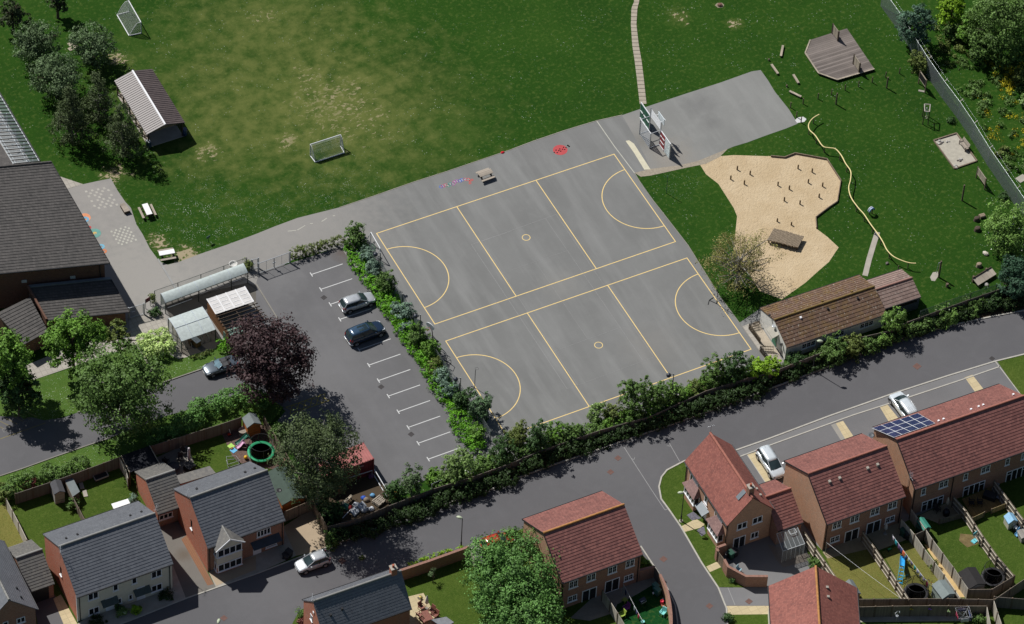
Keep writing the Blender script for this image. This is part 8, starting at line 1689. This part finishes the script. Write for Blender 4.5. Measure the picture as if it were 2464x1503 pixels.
o = MB().obox((0,0,0),.32,.2,.12,.2).build('wooden_box', plain('box_wood',(.25,.15,.06),.8,.2), None, V((0,0,0))); o.location = g(S10,210,775,.07); tag(o,'small brown box lying on the lime play mat','box')
t = thing('reel_table', 'round cable reel table under the playhouse', 'table', g(S10,400,520)); MB().lathe((0,0,0),[(.42,0),(.42,.06),(.2,.08),(.2,.6)],20).build('drum', M_log, t); MB().lathe((0,0,.6),[(.46,0),(.46,.06)],24).build('top', M_wbench, t)
for i in range(7): a = i*.9; MB().lathe((.22*math.cos(a),.22*math.sin(a),.661),[(.03,0),(.03,.005)],8).build('bolt_hole', M_black, t)
t = thing('hopper_ball', 'yellow bouncing ball with black handles beside the green trampoline', 'ball', g(S10,455,960)); MB().lathe((0,0,0),[(.001,.08)]+[(.22*math.sin(PI*i/12),.30-.22*math.cos(PI*i/12)) for i in range(1,12)]+[(.001,.52)],16).build('ball', plain('yellow_rubber',(.62,.36,.02),.4,.4), t)
for s in (-.1,.1): MB().tube([(s,-.05,0),(s,-.02,.16)],.06,6).build('handle', M_black, t)
t = thing('toy_tractor', 'red toy with a white pole in the shaded play corner', 'toy', g(S10,170,540)); MB().hexa([(-.2,-.12,.1),(.2,-.12,.1),(.2,.12,.1),(-.2,.12,.1),(-.18,-.1,.3),(.05,-.1,.3),(.05,.1,.3),(-.18,.1,.3)]).build('body', plain('red_plastic',(.5,.04,.02),.4,.4), t); MB().tube([(.1,.0,.3),(.0,.1,.9)],.03,6).build('pole', M_upvc, t)
for x in (-.14,.14):
    for y in (-.14,.14): MB().tube([(x,y-.03,.1),(x,y+.03,.1)],.1,10).build('wheel', M_black, t)
q = gl(S10,[(110,980),(280,965),(350,1050),(140,1120)]); t = thing('wire_pen', 'small wire pen on the lawn beside the bay house roof', 'pen', q[0]); o = V(q[0])
for a, b in zip(q,q[1:]+q[:1]):
    mb = MB(); a, b = a-o, b-o
    for i in range(9): p = a.lerp(b,i/8); mb.bar(p,p+V((0,0,.6)),.018)
    for z_ in (.05,.6): mb.bar(a+V((0,0,z_)),b+V((0,0,z_)),.025)
    mb.build('wire_side', M_metal, t)
def bin_(label, p, rz, m, h=1.05, grp='wheeled bins'):
    t = thing('wheeled_bin', label, 'bin', p, rz, grp); MB().hexa([(-.22,-.26,.06),(.22,-.26,.06),(.22,.22,.06),(-.22,.22,.06),(-.28,-.34,h-.08),(.28,-.34,h-.08),(.28,.32,h-.08),(-.28,.32,h-.08)]).build('body', m, t); MB().hexa([(-.3,-.38,h-.078),(.3,-.38,h-.078),(.3,.36,h-.078),(-.3,.36,h-.078),(-.27,-.33,h-.02),(.27,-.33,h-.02),(.27,.36,h+.02),(-.27,.36,h+.02)]).build('lid', m, t)
    for s in (-1,1): MB().tube([(s*.24,.24,.1),(s*.29,.24,.1)],.1,10).build('wheel', M_black, t)
    MB().tube([(-.24,.4,h-.06),(.24,.4,h-.06)],.02,6).build('handle', m, t); return t
Mbr, Mgr, Mbk = plain('brown_bin',(.17,.085,.055),.5,.4), plain('green_bin',(.02,.075,.05),.5,.4), plain('black_bin',(.025,.026,.03),.5,.4)
bin_('brown wheeled bin behind the green trampoline', g(S10,1110,1085), .3, Mbr); bin_('black wheeled bin beside the gravel drive, taller of two', g('12',240,1015), .4, Mbk); bin_('short dark recycling bin beside the gravel drive', g('12',217,1030), .4, Mbk, .8)
bin_('green wheeled bin at the corner house wall', g('22',1578,1025), .2, Mgr); bin_('dark wheeled bin next to the green one at the corner house', g('22',1608,1010), .2, Mbk); bin_('teal bin against the curved brick wall, upper of two', g(S14,1150,660), .3, plain('teal_bin',(.04,.13,.11),.5,.4)); bin_('teal bin against the curved brick wall, lower of two', g(S14,1190,760), .3, plain('teal_bin',(.04,.13,.11),.5,.4))
bin_('dark green bin in the shade beside the alley fence', g('32',975,865), .2, Mgr); bin_('black bin in the shade beside the alley fence', g('32',1005,885), .2, Mbk); bin_('dark bin with a white sticker behind the alley gate', g('32',1090,840), .2, Mgr)
def chair(label, p, rz, m, kind='plastic', grp='garden chairs'):
    t = thing('garden_chair', label, 'chair', p, rz, grp)
    MB().hexa([(-.25,-.25,.38),(.25,-.25,.38),(.25,.22,.34),(-.25,.22,.34),(-.25,-.25,.42),(.25,-.25,.42),(.25,.22,.38),(-.25,.22,.38)]).build('seat', m, t); MB().hexa([(-.25,.2,.36),(.25,.2,.36),(.25,.25,.36),(-.25,.25,.36),(-.27,.36,.95),(.27,.36,.95),(.27,.41,.95),(-.27,.41,.95)]).build('backrest', m, t)
    for x in (-.27,.27): MB().hexa([(x-.035,-.3,.58),(x+.035,-.3,.58),(x+.035,.28,.56),(x-.035,.28,.56),(x-.035,-.3,.61),(x+.035,-.3,.61),(x+.035,.28,.59),(x-.035,.28,.59)]).build('armrest', m, t); MB().bar((x,-.25,0),(x,-.25,.6),.055).build('leg', m, t); MB().bar((x,.28,0),(x,.24,.58),.055).build('leg', m, t)
    return t
tq, lm_, pu = plain('turquoise_plastic',(.22,.62,.58),.45,.4), plain('lime_plastic',(.33,.45,.07),.5,.4), plain('purple_plastic',(.19,.035,.19),.5,.4)
chair('turquoise slatted garden chair on the artificial lawn', g(S14,1330,1270), -1.0, tq); chair('lime garden chair by the pale panel fence', g(S14,295,1320), -1.4, lm_); chair('purple garden chair on the artificial lawn', g(S14,405,1150), -1.3, pu)
t = thing('garden_stool', 'square lime stool on the patio edge', 'stool', g(S14,372,935), .3); MB().box(-.24,.24,-.24,.24,.36,.4).build('seat', plain('olive_lime_plastic',(.25,.30,.05),.5,.4), t)
for x in (-.2,.2):
    for y in (-.2,.2): MB().box(x-.03,x+.03,y-.03,y+.03,0,.36).build('leg', MATS[('olive_lime_plastic',)], t)
t = thing('barbecue', 'dark barbecue with a steel front on the artificial lawn', 'barbecue', g(S14,810,1030), .2); MB().hexa([(-.35,-.25,.7),(.35,-.25,.7),(.35,.25,.7),(-.35,.25,.7),(-.35,-.2,1.0),(.35,-.2,1.0),(.35,.2,1.05),(-.35,.2,1.05)]).build('hood', plain('dark_blue_enamel',(.02,.025,.045),.3,.5), t); MB().box(-.33,.33,-.29,-.252,.72,.82).build('front_panel', M_metal, t)
for x in (-.28,.28):
    for y in (-.18,.18): MB().box(x-.02,x+.02,y-.02,y+.02,0,.7).build('leg', M_black, t)
for (x, y), r_, h_, m, lab in (((1308,1005),.18,.62,plain('red_tub',(.55,.02,.05),.5,.4),'red tub against the curved wall'),((1338,1065),.2,.34,plain('terracotta',(.38,.12,.07),.8,.2),'terracotta pot below the red tub'),((1362,1110),.18,.3,plain('cream_pot',(.5,.42,.3),.8,.2),'cream pot beside the turquoise chair'),((1330,900),.1,.3,plain('grey_pot',(.35,.37,.4),.5,.4),'grey can above the red tub'),((825,1475),.2,.3,tq,'turquoise peg basket at the bottom edge'),((1092,740),.12,.2,M_upvc,'white ball on the artificial lawn')):
    o = MB().lathe((0,0,0),[(r_*.75,0),(r_,h_*.8),(r_*1.05,h_),(r_*.9,h_),(r_*.85,h_*.85),(.001,h_*.85)],14).build('plant_pot', m, None, V((0,0,0))); o.location = g(S14,x,y,.03); tag(o,lab,'pot','pots and tubs on the artificial lawn')
# washing lines and clothes
def line(label, t_, a, b, z0=1.9, posts=True):
    p, q = g(t_,*a,z0), g(t_,*b,z0); t = thing('washing_line', label, 'washing line', (p.x,p.y,0)); o = V(t.location); MB().tube([p-o,(p-o).lerp(q-o,.5)-V((0,0,.1)),q-o],.012,5).build('cord', M_upvc, t)
    for e in ((p,q) if posts else (q,)): MB().tube([(e.x-o.x,e.y-o.y,0),e-o+V((0,0,.05))],.035,6).build('post', M_metal, t)
    return p, q
def cloth(label, p, q, s, w, l, col, seed, skew=0.0):
    a = p.lerp(q,s)-V((0,0,.1*math.sin(PI*s)+.01)); d = (q-p).normalized(); n = V((-d.y,d.x,0)); r = random.Random(seed); mb = MB(); vs = []
    for j in range(4):
        for i in range(5): vs.append(d*(w*(i/4-.5)*(1-.12*j/3*r.uniform(.3,1)))+n*(.05*math.sin(i*1.9+seed)*(j/3)+skew*j/3)-V((0,0,l*j/3*(1+.06*math.sin(i*2+seed)))))
    mb.add(vs,[(j*5+i,j*5+i+1,(j+1)*5+i+1,(j+1)*5+i) for j in range(3) for i in range(4)],True); o = mb.build('garment', plain('cloth_'+label.split()[0]+'_%d' % seed,col,.9,.1,var=.2,scale=8), None, V((0,0,0))); o.location = a; k = o.modifiers.new('thick','SOLIDIFY'); k.thickness = .015; return tag(o,label,'clothing','clothes on the washing lines')
p, q = line('washing line crowded with clothes behind the four vent house', '32', (900,860), (1165,1215))
for i, (s, w, l, col, lab) in enumerate(((.03,.4,.6,(.55,.5,.55),'white garment at the house end of the crowded line'),(.11,.5,.75,(.03,.3,.34),'teal towel near the house end of the line'),(.19,.45,.8,(.16,.10,.2),'purple striped shirt on the crowded line'),(.26,.4,.85,(.07,.08,.2),'navy trousers beside the orange top'),(.32,.45,.95,(.7,.16,.07),'bright orange top on the crowded line'),(.40,.35,.6,(.06,.07,.16),'dark blue garment just past the orange top'),(.46,.3,.5,(.45,.52,.5),'pale sock cluster in the middle of the line'),(.53,.45,.55,(.13,.11,.18),'dark patterned top in the middle of the line'),(.62,.4,.6,(.02,.27,.24),'sea green top on the crowded line'),(.70,.45,.6,(.3,.32,.42),'grey lilac shirt past the sea green top'),(.78,.4,.65,(.2,.22,.34),'blue grey shirt near the trampoline'),(.86,.35,.6,(.4,.38,.45),'pale lilac top near the trampoline'),(.95,.4,.8,(.33,.02,.05),'dark red garment at the far end of the line'))): cloth(lab,p,q,s,w,l,col,i)
line('single bare washing line crossing the lawn below the four vent house', '32', (425,915), (952,1312))
p, q = line('washing line over the artificial lawn with few clothes', S14, (345,500), (830,1430))
for i, (s, w, l, col, lab) in enumerate(((.12,.4,.9,(.04,.045,.09),'dark garment at the house end of the lawn line'),(.58,.35,.8,(.22,.27,.27),'grey garment on the line over the artificial lawn'),(.70,.35,.75,(.07,.07,.16),'navy garment next to the red one on the lawn line'),(.80,.35,.8,(.33,.03,.06),'red garment on the line over the artificial lawn'))): cloth(lab,p,q,s,w,l,col,20+i)
slide('tall bright blue slide with a ladder beside the washing line', g(S12,1462,425,1.2), g(S12,1472,275), 1.2, .5, plain('blue_plastic',(.03,.32,.68),.4,.4), plain('teal_frame',(.03,.30,.33),.5,.4), 1.6, 5)
o = MB().obox((0,0,0),1.5,.06,.05,.1).build('ground_bar', MATS[('teal_frame',)], None, V((0,0,0))); o.location = g(S12,1470,600,.03); tag(o,'teal ground bar at the foot of the blue slide','bar')
# playhouse and toys on the far right
h = outb('toy_playhouse', 'cream toy playhouse with a pale blue roof on the right hand lawn', 'playhouse', S13, (1925,885), (1850,765), (1785,932), 1.15, 1.6, plain('pale_blue_roof',(.25,.47,.66),.4,.4), plain('cream_plastic',(.58,.55,.45),.5,.4)); 
MB().box(.3,.62,h.ov-.03,h.ov+.01,.1,.9).build('door', plain('mint_plastic',(.2,.5,.38),.5,.4), h.root); MB().box(h.gv-.03,h.gv+.01,.25,.55,.5,.85).build('window', M_upvc, h.root)
t = thing('toy_car', 'white and black toy car beside the toy playhouse', 'toy', g(S13,1890,1035), .3); MB().hexa([(-.3,-.22,.12),(.3,-.22,.12),(.3,.22,.12),(-.3,.22,.12),(-.32,-.2,.42),(.2,-.2,.36),(.2,.2,.36),(-.32,.2,.42)]).build('body', M_black, t); MB().hexa([(-.25,-.2,.7),(.15,-.2,.7),(.15,.2,.7),(-.25,.2,.7),(-.2,-.15,.78),(.1,-.15,.78),(.1,.15,.78),(-.2,.15,.78)]).build('roof', M_upvc, t)
for x in (-.22,.12):
    for y in (-.18,.18): MB().bar((x,y,.4),(x,y,.7),.04).build('pillar', M_upvc, t); MB().tube([(x,y*1.2-.03,.12),(x,y*1.2+.03,.12)],.12,10).build('wheel', M_black, t)
slide('small sky blue slide beside the toy car', g(S13,1965,1010,.7), g(S13,1885,1120), .7, .4, plain('sky_plastic',(.16,.42,.70),.4,.4), MATS[('sky_plastic',)], .3, 2)
o = outb('storage_box', 'grey lidded garden storage box at the right edge', 'storage box', S13, (2080,1120), (2010,1000), (1990,1170), .9, 1.0, M_shedw, M_shedw)
t = thing('toy_basketball_stand', 'small toy basketball stand with a square pale blue base', 'toy', g(S13,1268,1190), .3); MB().hexa([(-.35,-.3,0),(.35,-.3,0),(.35,.3,0),(-.35,.3,0),(-.3,-.25,.12),(.3,-.25,.12),(.3,.25,.12),(-.3,.25,.12)]).build('base', plain('aqua_plastic',(.16,.55,.62),.4,.4), t); MB().tube([(0,.1,.1),(0,.1,1.3)],.025,6).build('pole', M_metal, t); MB().box(-.3,.3,.06,.1,1.0,1.5).build('backboard', MATS[('aqua_plastic',)], t); MB().tube([(.18*math.cos(a),-.15+.18*math.sin(a),1.1) for a in [2*PI*i/14 for i in range(15)]],.012,5).build('hoop', M_metal, t)
# parasols, tables, patio sets
def parasol(label, p, h, m, closed=True):
    t = thing('parasol', label, 'parasol', p, 0, 'closed parasols'); MB().tube([(0,0,0),(0,0,h)],.025,6).build('pole', M_metal, t); MB().lathe((0,0,h*.42),[(.10,0),(.2,.12),(.17,h*.3),(.09,h*.48),(.02,h*.56)],10).build('canopy', m, t); MB().lathe((0,0,0),[(.24,0),(.22,.07),(.03,.08)],14).build('foot', M_conc, t)
parasol('closed white and grey parasol at the brown dining table', g(S15,745,640), 2.3, plain('white_canvas',(.62,.60,.58),.8,.2)); parasol('closed beige parasol in the shade of the terrace patio', g(S13,850,700), 2.0, plain('beige_canvas',(.42,.36,.28),.8,.2)); parasol('closed pale parasol at the right patio door of the four vent house', g('32',845,850), 1.9, plain('pale_canvas',(.5,.46,.42),.8,.2)); 
t = thing('covered_parasol', 'tall white covered parasol on the shaded left patio', 'parasol', g(S11,1600,850)); MB().lathe((0,0,.3),[(.16,0),(.17,.2),(.15,1.8),(.1,1.95),(.001,1.97)],10).build('cover', plain('white_cover',(.5,.46,.48),.8,.2), t); MB().lathe((0,0,0),[(.3,0),(.28,.1),(.04,.12),(.04,.3)],12).build('foot', M_conc, t)
t = thing('fire_table', 'round dark low table on the shaded left patio', 'table', g(S11,1245,1010)); MB().lathe((0,0,.36),[(.62,0),(.65,.03),(.62,.06),(.001,.06)],26).build('top', plain('dark_table',(.05,.052,.06),.6,.3), t)
for i in range(4): a = i*PI/2+.4; MB().bar((.4*math.cos(a),.4*math.sin(a),0),(.4*math.cos(a),.4*math.sin(a),.36),.05).build('leg', M_black, t)
o = MB().hexa([(-.5,-.45,0),(.5,-.45,0),(.5,.45,0),(-.5,.45,0),(-.52,-.47,.75),(.52,-.47,.75),(.52,.47,.85),(-.52,.47,.85)]).build('covered_barbecue', M_black, None, V((0,0,0))); o.location = g(S11,1610,1040); o.rotation_euler = (0,0,.4); tag(o,'black covered barbecue beside the covered parasol','barbecue')
dk = plain('dark_wicker',(.035,.03,.03),.8,.2)
for (x, y), rz, lab in (((1060,880),2.2,'dark chair left of the round patio table'),((1400,830),-.4,'dark chair facing the round patio table'),((1480,680),.3,'dark chair behind the round patio table')): chair(lab, g(S11,x,y), rz, dk)
q = [g(S15,*p,.74) for p in ((490,755),(780,678),(1045,1068),(735,1185))]; t = thing('dining_table', 'reddish brown slatted garden dining table at the bottom edge', 'table', (q[0].x,q[0].y,0)); o = V(t.location); br = plain('teak_brown',(.24,.095,.07),.6,.3,var=.2,scale=5)
for i in range(9): a, b, c, d = q[0].lerp(q[1],(i+.06)/9), q[0].lerp(q[1],(i+.94)/9), q[3].lerp(q[2],(i+.94)/9), q[3].lerp(q[2],(i+.06)/9); MB().hexa([p-o-V((0,0,.04)) for p in (a,d,c,b)]+[p-o for p in (a,d,c,b)]).build('slat', br, t)
cc = sum(q,V())/4
for p in q: r_ = p.lerp(cc,.12)-o; MB().bar((r_.x,r_.y,0),r_-V((0,0,.04)),.07).build('leg', br, t)
MB().bar((q[0].lerp(q[3],.5)-o)-V((0,0,.05)),(q[1].lerp(q[2],.5)-o)-V((0,0,.05)),.08,.05).build('cross_rail', br, t)
for (x, y), rz, lab in (((520,650),.3,'brown slatted chair at the head of the dining table'),((430,1000),1.9,'brown chair at the left side of the dining table, upper'),((600,1260),1.9,'brown chair at the left side of the dining table, lower'),((960,800),-1.2,'brown chair at the right side of the dining table, upper'),((1120,1010),-1.2,'brown chair at the right side of the dining table, lower')): chair(lab, g(S15,x,y), rz, br)
t = thing('hose_reel', 'hose reel with yellow and green hose on the pale patio', 'hose reel', g(S15,450,190), .4); MB().tube([(-.14,0,.2),(.14,0,.2)],.19,14).build('drum', plain('yellow_hose',(.55,.42,.12),.6,.3), t); MB().tube([(-.17,0,.2),(-.14,0,.2)],.24,14).build('flange', M_metal, t); MB().tube([(.14,0,.2),(.17,0,.2)],.24,14).build('flange', plain('green_plastic',(.01,.085,.055),.4,.4), t)
t = thing('plastic_table', 'white rectangular table on the lawn behind the cream house', 'table', g('02',875,665), az(g('02',808,665),g('02',945,622))); MB().box(-.95,.95,-.4,.4,.68,.73).build('top', M_wtop, t)
for x in (-.8,.8):
    for y in (-.3,.3): MB().box(x-.03,x+.03,y-.03,y+.03,0,.68).build('leg', M_upvc, t)
q = gl('02',[(670,425),(765,395),(785,430),(692,465)],.35); t = thing('sand_box', 'pale framed box with a dark cover in the shade of the hedge', 'box', (q[0].x,q[0].y,0)); o = V(t.location); MB().prism([p-o for p in q],0,.3).build('cover', M_black, t)
for i in range(4): MB().bar(q[i]-o-V((0,0,.02)),q[(i+1)%4]-o-V((0,0,.02)),.09,.12).build('rim', M_conc, t)
for i, (x, y) in enumerate(((590,505),(615,560))): o = MB().obox((0,0,0),.45,.9,.06,-.2).build('white_board', M_conc, None, V((0,0,0))); o.location = g('02',x,y,.03); tag(o,'pale board lying on the lawn by the log store, %s of two' % ('upper','lower')[i],'board')
t = thing('rotary_dryer', 'rotary dryer hung with dark washing at the lower right', 'rotary dryer', g('32',1400,1500)); MB().tube([(0,0,0),(0,0,1.8)],.025,6).build('pole', M_metal, t)
for i in range(4): a = i*PI/2+.5; MB().tube([(0,0,1.3),(1.1*math.cos(a),1.1*math.sin(a),1.95)],.018,5).build('arm', M_metal, t)
mb = MB()
for k in (.5,.8,1.05): mb.tube([(k*math.cos(i*PI/2+.5),k*math.sin(i*PI/2+.5),1.3+.59*k) for i in range(5)],.008,4)
mb.build('cord', M_upvc, t)
for i, col in enumerate(((.14,.12,.2),(.3,.04,.08),(.5,.5,.5),(.08,.1,.2))):
    a = i*PI/2+.5; b_ = (i+1)*PI/2+.5; pos = V(t.location); c0_, c1_ = pos+V((.95*math.cos(a),.95*math.sin(a),1.85)), pos+V((.95*math.cos(b_),.95*math.sin(b_),1.85)); cloth(('dark lilac','deep red','white','navy')[i]+' washing hanging on the rotary dryer', c0_, c1_, .5, .9, .6, col, 40+i)
for (x, y), col, lab in (((1035,1390),(.5,.4,.05),'yellow'),((1168,1390),(.22,.1,.4),'violet'),((1305,1408),(.3,.42,.2),'pale green')):
    p = g('32',x,y,1.35); t = thing('hanging_basket', 'hanging basket with %s flowers on the bottom fence' % lab, 'hanging basket', p, 0, 'hanging baskets'); MB().lathe((0,0,-.15),[(.04,0),(.14,.08),(.17,.16)],12).build('basket', M_logd, t); m = lf('flowers_'+lab.split()[-1], *[int(255*(c**.45)) for c in col]); leaves('flowers', m, [(0,0,.05,.2,.2,.14)], 140, .09, t, seed=5, spread=.08)
t = thing('bird_feeder', 'slim bird feeder pole with hanging trays near the bottom fence', 'bird feeder', g('32',925,1490)); MB().tube([(0,0,0),(0,0,1.9)],.02,6).build('pole', M_metal, t); MB().lathe((0,0,1.1),[(.15,0),(.16,.04)],12).build('tray', M_metal, t); MB().tube([(-.25,0,1.8),(0,0,1.92),(.25,0,1.8)],.014,5).build('hook', M_metal, t)
for x in (-.25,.25): MB().lathe((x,0,1.5),[(.05,0),(.05,.25),(.01,.3)],8).build('feeder', M_upvc, t)
for (x, y), lab in (((1470,640),'dark chair on the sunny edge of the timber deck'),((1530,640),'dark chair in the middle of the timber deck')): chair(lab, g('32',x,y,.04), 1.0, dk)
o = MB().hexa([(-.7,-.4,0),(.7,-.4,0),(.7,.4,0),(-.7,.4,0),(-.7,-.4,.55),(.7,-.4,.55),(.7,.4,.7),(-.7,.4,.7)]).build('covered_table', M_black, None, V((0,0,0))); o.location = g('32',1600,590,.04); o.rotation_euler = (0,0,-.9); tag(o,'black covered table on the shaded deck','table')
for (x, y), lab in (((1640,540),'upper'),((1665,600),'lower')): chair('pale garden chair behind the black covered table, '+lab, g('32',x,y,.04), -.9, plain('dim_canvas',(.3,.3,.32),.8,.2))
chair('dark chair beside the terrace patio door', g(S13,705,740), .2, dk)
o = MB().lathe((0,0,0),[(.35,0),(.4,.4),(.3,.75),(.001,.8)],12).build('covered_barbecue', M_black, None, V((0,0,0))); o.location = g(S13,840,790); tag(o,'black covered barbecue under the beige parasol','barbecue')
t = thing('garden_chair', 'light blue folding chair on the corner house patio', 'chair', g('22',1640,1125), .5); m = plain('light_blue_paint',(.3,.48,.55),.5,.3); MB().box(-.22,.22,-.2,.2,.4,.44).build('seat', m, t); MB().hexa([(-.22,.18,.42),(.22,.18,.42),(.22,.22,.42),(-.22,.22,.42),(-.22,.28,.9),(.22,.28,.9),(.22,.32,.9),(-.22,.32,.9)]).build('backrest', m, t)
for x in (-.2,.2):
    for y in (-.18,.18): MB().bar((x,y,0),(x,-y*.6,.42),.035).build('leg', m, t)
t = thing('toy_tricycle', 'small green toy on the shaded lawn by the washing line', 'toy', g(S12,1262,170)); MB().box(-.2,.2,-.08,.08,.18,.3).build('body', plain('toy_green',(.03,.3,.1),.5,.4), t)
for x, y in ((-.18,.12),(-.18,-.12),(.2,0)): MB().tube([(x,y-.03,.1),(x,y+.03,.1)],.1,10).build('wheel', M_black, t)
t = thing('folding_bike', 'white framed bicycle leaning on the grey green shed', 'bicycle', g(S12,1890,720), -1.1); 
for x in (-.4,.4): MB().tube([(x+.27*math.cos(a),0,.28+.27*math.sin(a)) for a in [2*PI*i/18 for i in range(19)]],.022,5).build('wheel', M_upvc, t)
MB().tube([(-.4,0,.28),(-.1,0,.6),(.3,0,.62),(.4,0,.28)],.022,5).build('frame', plain('orange_frame',(.5,.15,.05),.5,.4), t); MB().tube([(.3,-.2,.85),(.3,.2,.85)],.018,5).build('handlebar', M_black, t); MB().box(-.2,-.02,-.06,.06,.75,.8).build('saddle', M_black, t)
# glass canopy at the school
q = gl('00',[(283,1168),(-30,640)],2.7); q2 = gl('00',[(97,1187),(-220,640)],2.7); t = thing('glass_canopy', 'long glazed canopy with dark glazing bars at the left edge', 'canopy', (q[0].x,q[0].y,0)); o = V(t.location); A, B, C_, D_ = q[0]-o, q[1]-o, q2[1]-o, q2[0]-o; u = V((0,0,1))
MB().quad(A,B,C_,D_).build('glass_roof', meshmat('canopy_glass',(.36,.42,.45),.30,.1), t); n = 22
for i in range(n+1): MB().bar(A.lerp(B,i/n)+u*.06,D_.lerp(C_,i/n)+u*.06,.06,.1).build('glazing_bar', plain('dark_bar',(.04,.042,.045),.5,.4), t)
for s in (.0,.45,.9,1): MB().bar(A.lerp(D_,s)+u*.02,B.lerp(C_,s)+u*.02,.07 if s in (0,1) else .05,.06).build('purlin', plain('pale_steel',(.5,.54,.57),.4,.4), t)
MB().bar(A+u*.1+V((.1,0,0)),B+u*.1+V((.1,0,0)),.12,.2).build('gutter', M_black, t)
for i in range(5): p = A.lerp(B,(i+.3)/5)+(D_-A)*.15; MB().bar((p.x,p.y,0),p,.1).build('post', MATS[('pale_steel',)], t); r_ = p+(D_-A)*.5; MB().bar((p.x,p.y,1.8),(r_.x,r_.y,2.65),.06).build('brace', MATS[('pale_steel',)], t)
struct('canopy_floor', MB().sheet([(p.x,p.y,.012) for p in gl('00',[(290,1290),(-30,745),(-300,745),(95,1310)])]), plain('canopy_paving', al(186,184,180), .9, .2))
# ------------------------------------------------------------------ daylight
w = bpy.data.worlds.new('World'); SC.world = w; w.use_nodes = True
nt = w.node_tree; sky = nt.nodes.new('ShaderNodeTexSky'); sky.sky_type = 'NISHITA'; sky.sun_disc = False
EL, AZ = math.radians(51.6), math.radians(114.03)       # the shadows of the goal post and lamps give both angles
sky.sun_elevation = EL; sky.sun_rotation = PI/2 - AZ
bg = nt.nodes['Background']; bg.inputs[1].default_value = .05; nt.links.new(sky.outputs[0], bg.inputs[0])
sd_ = bpy.data.lights.new('sun', 'SUN'); sd_.energy = 5.0; sd_.angle = math.radians(.53); sd_.color = (1,.98,.945)
so = bpy.data.objects.new('sun', sd_); COL.objects.link(so)
dirn = V((math.cos(EL)*math.cos(AZ), math.cos(EL)*math.sin(AZ), math.sin(EL)))
so.rotation_euler = dirn.to_track_quat('Z','Y').to_euler()
so.location = (0,0,60)
SC.view_settings.view_transform = 'Standard'; SC.view_settings.look = 'None'; SC.view_settings.gamma = 1; SC.view_settings.exposure = .0
SC.view_settings.use_curve_mapping = False
SC.cycles.max_bounces = 6; SC.cycles.transparent_max_bounces = 12
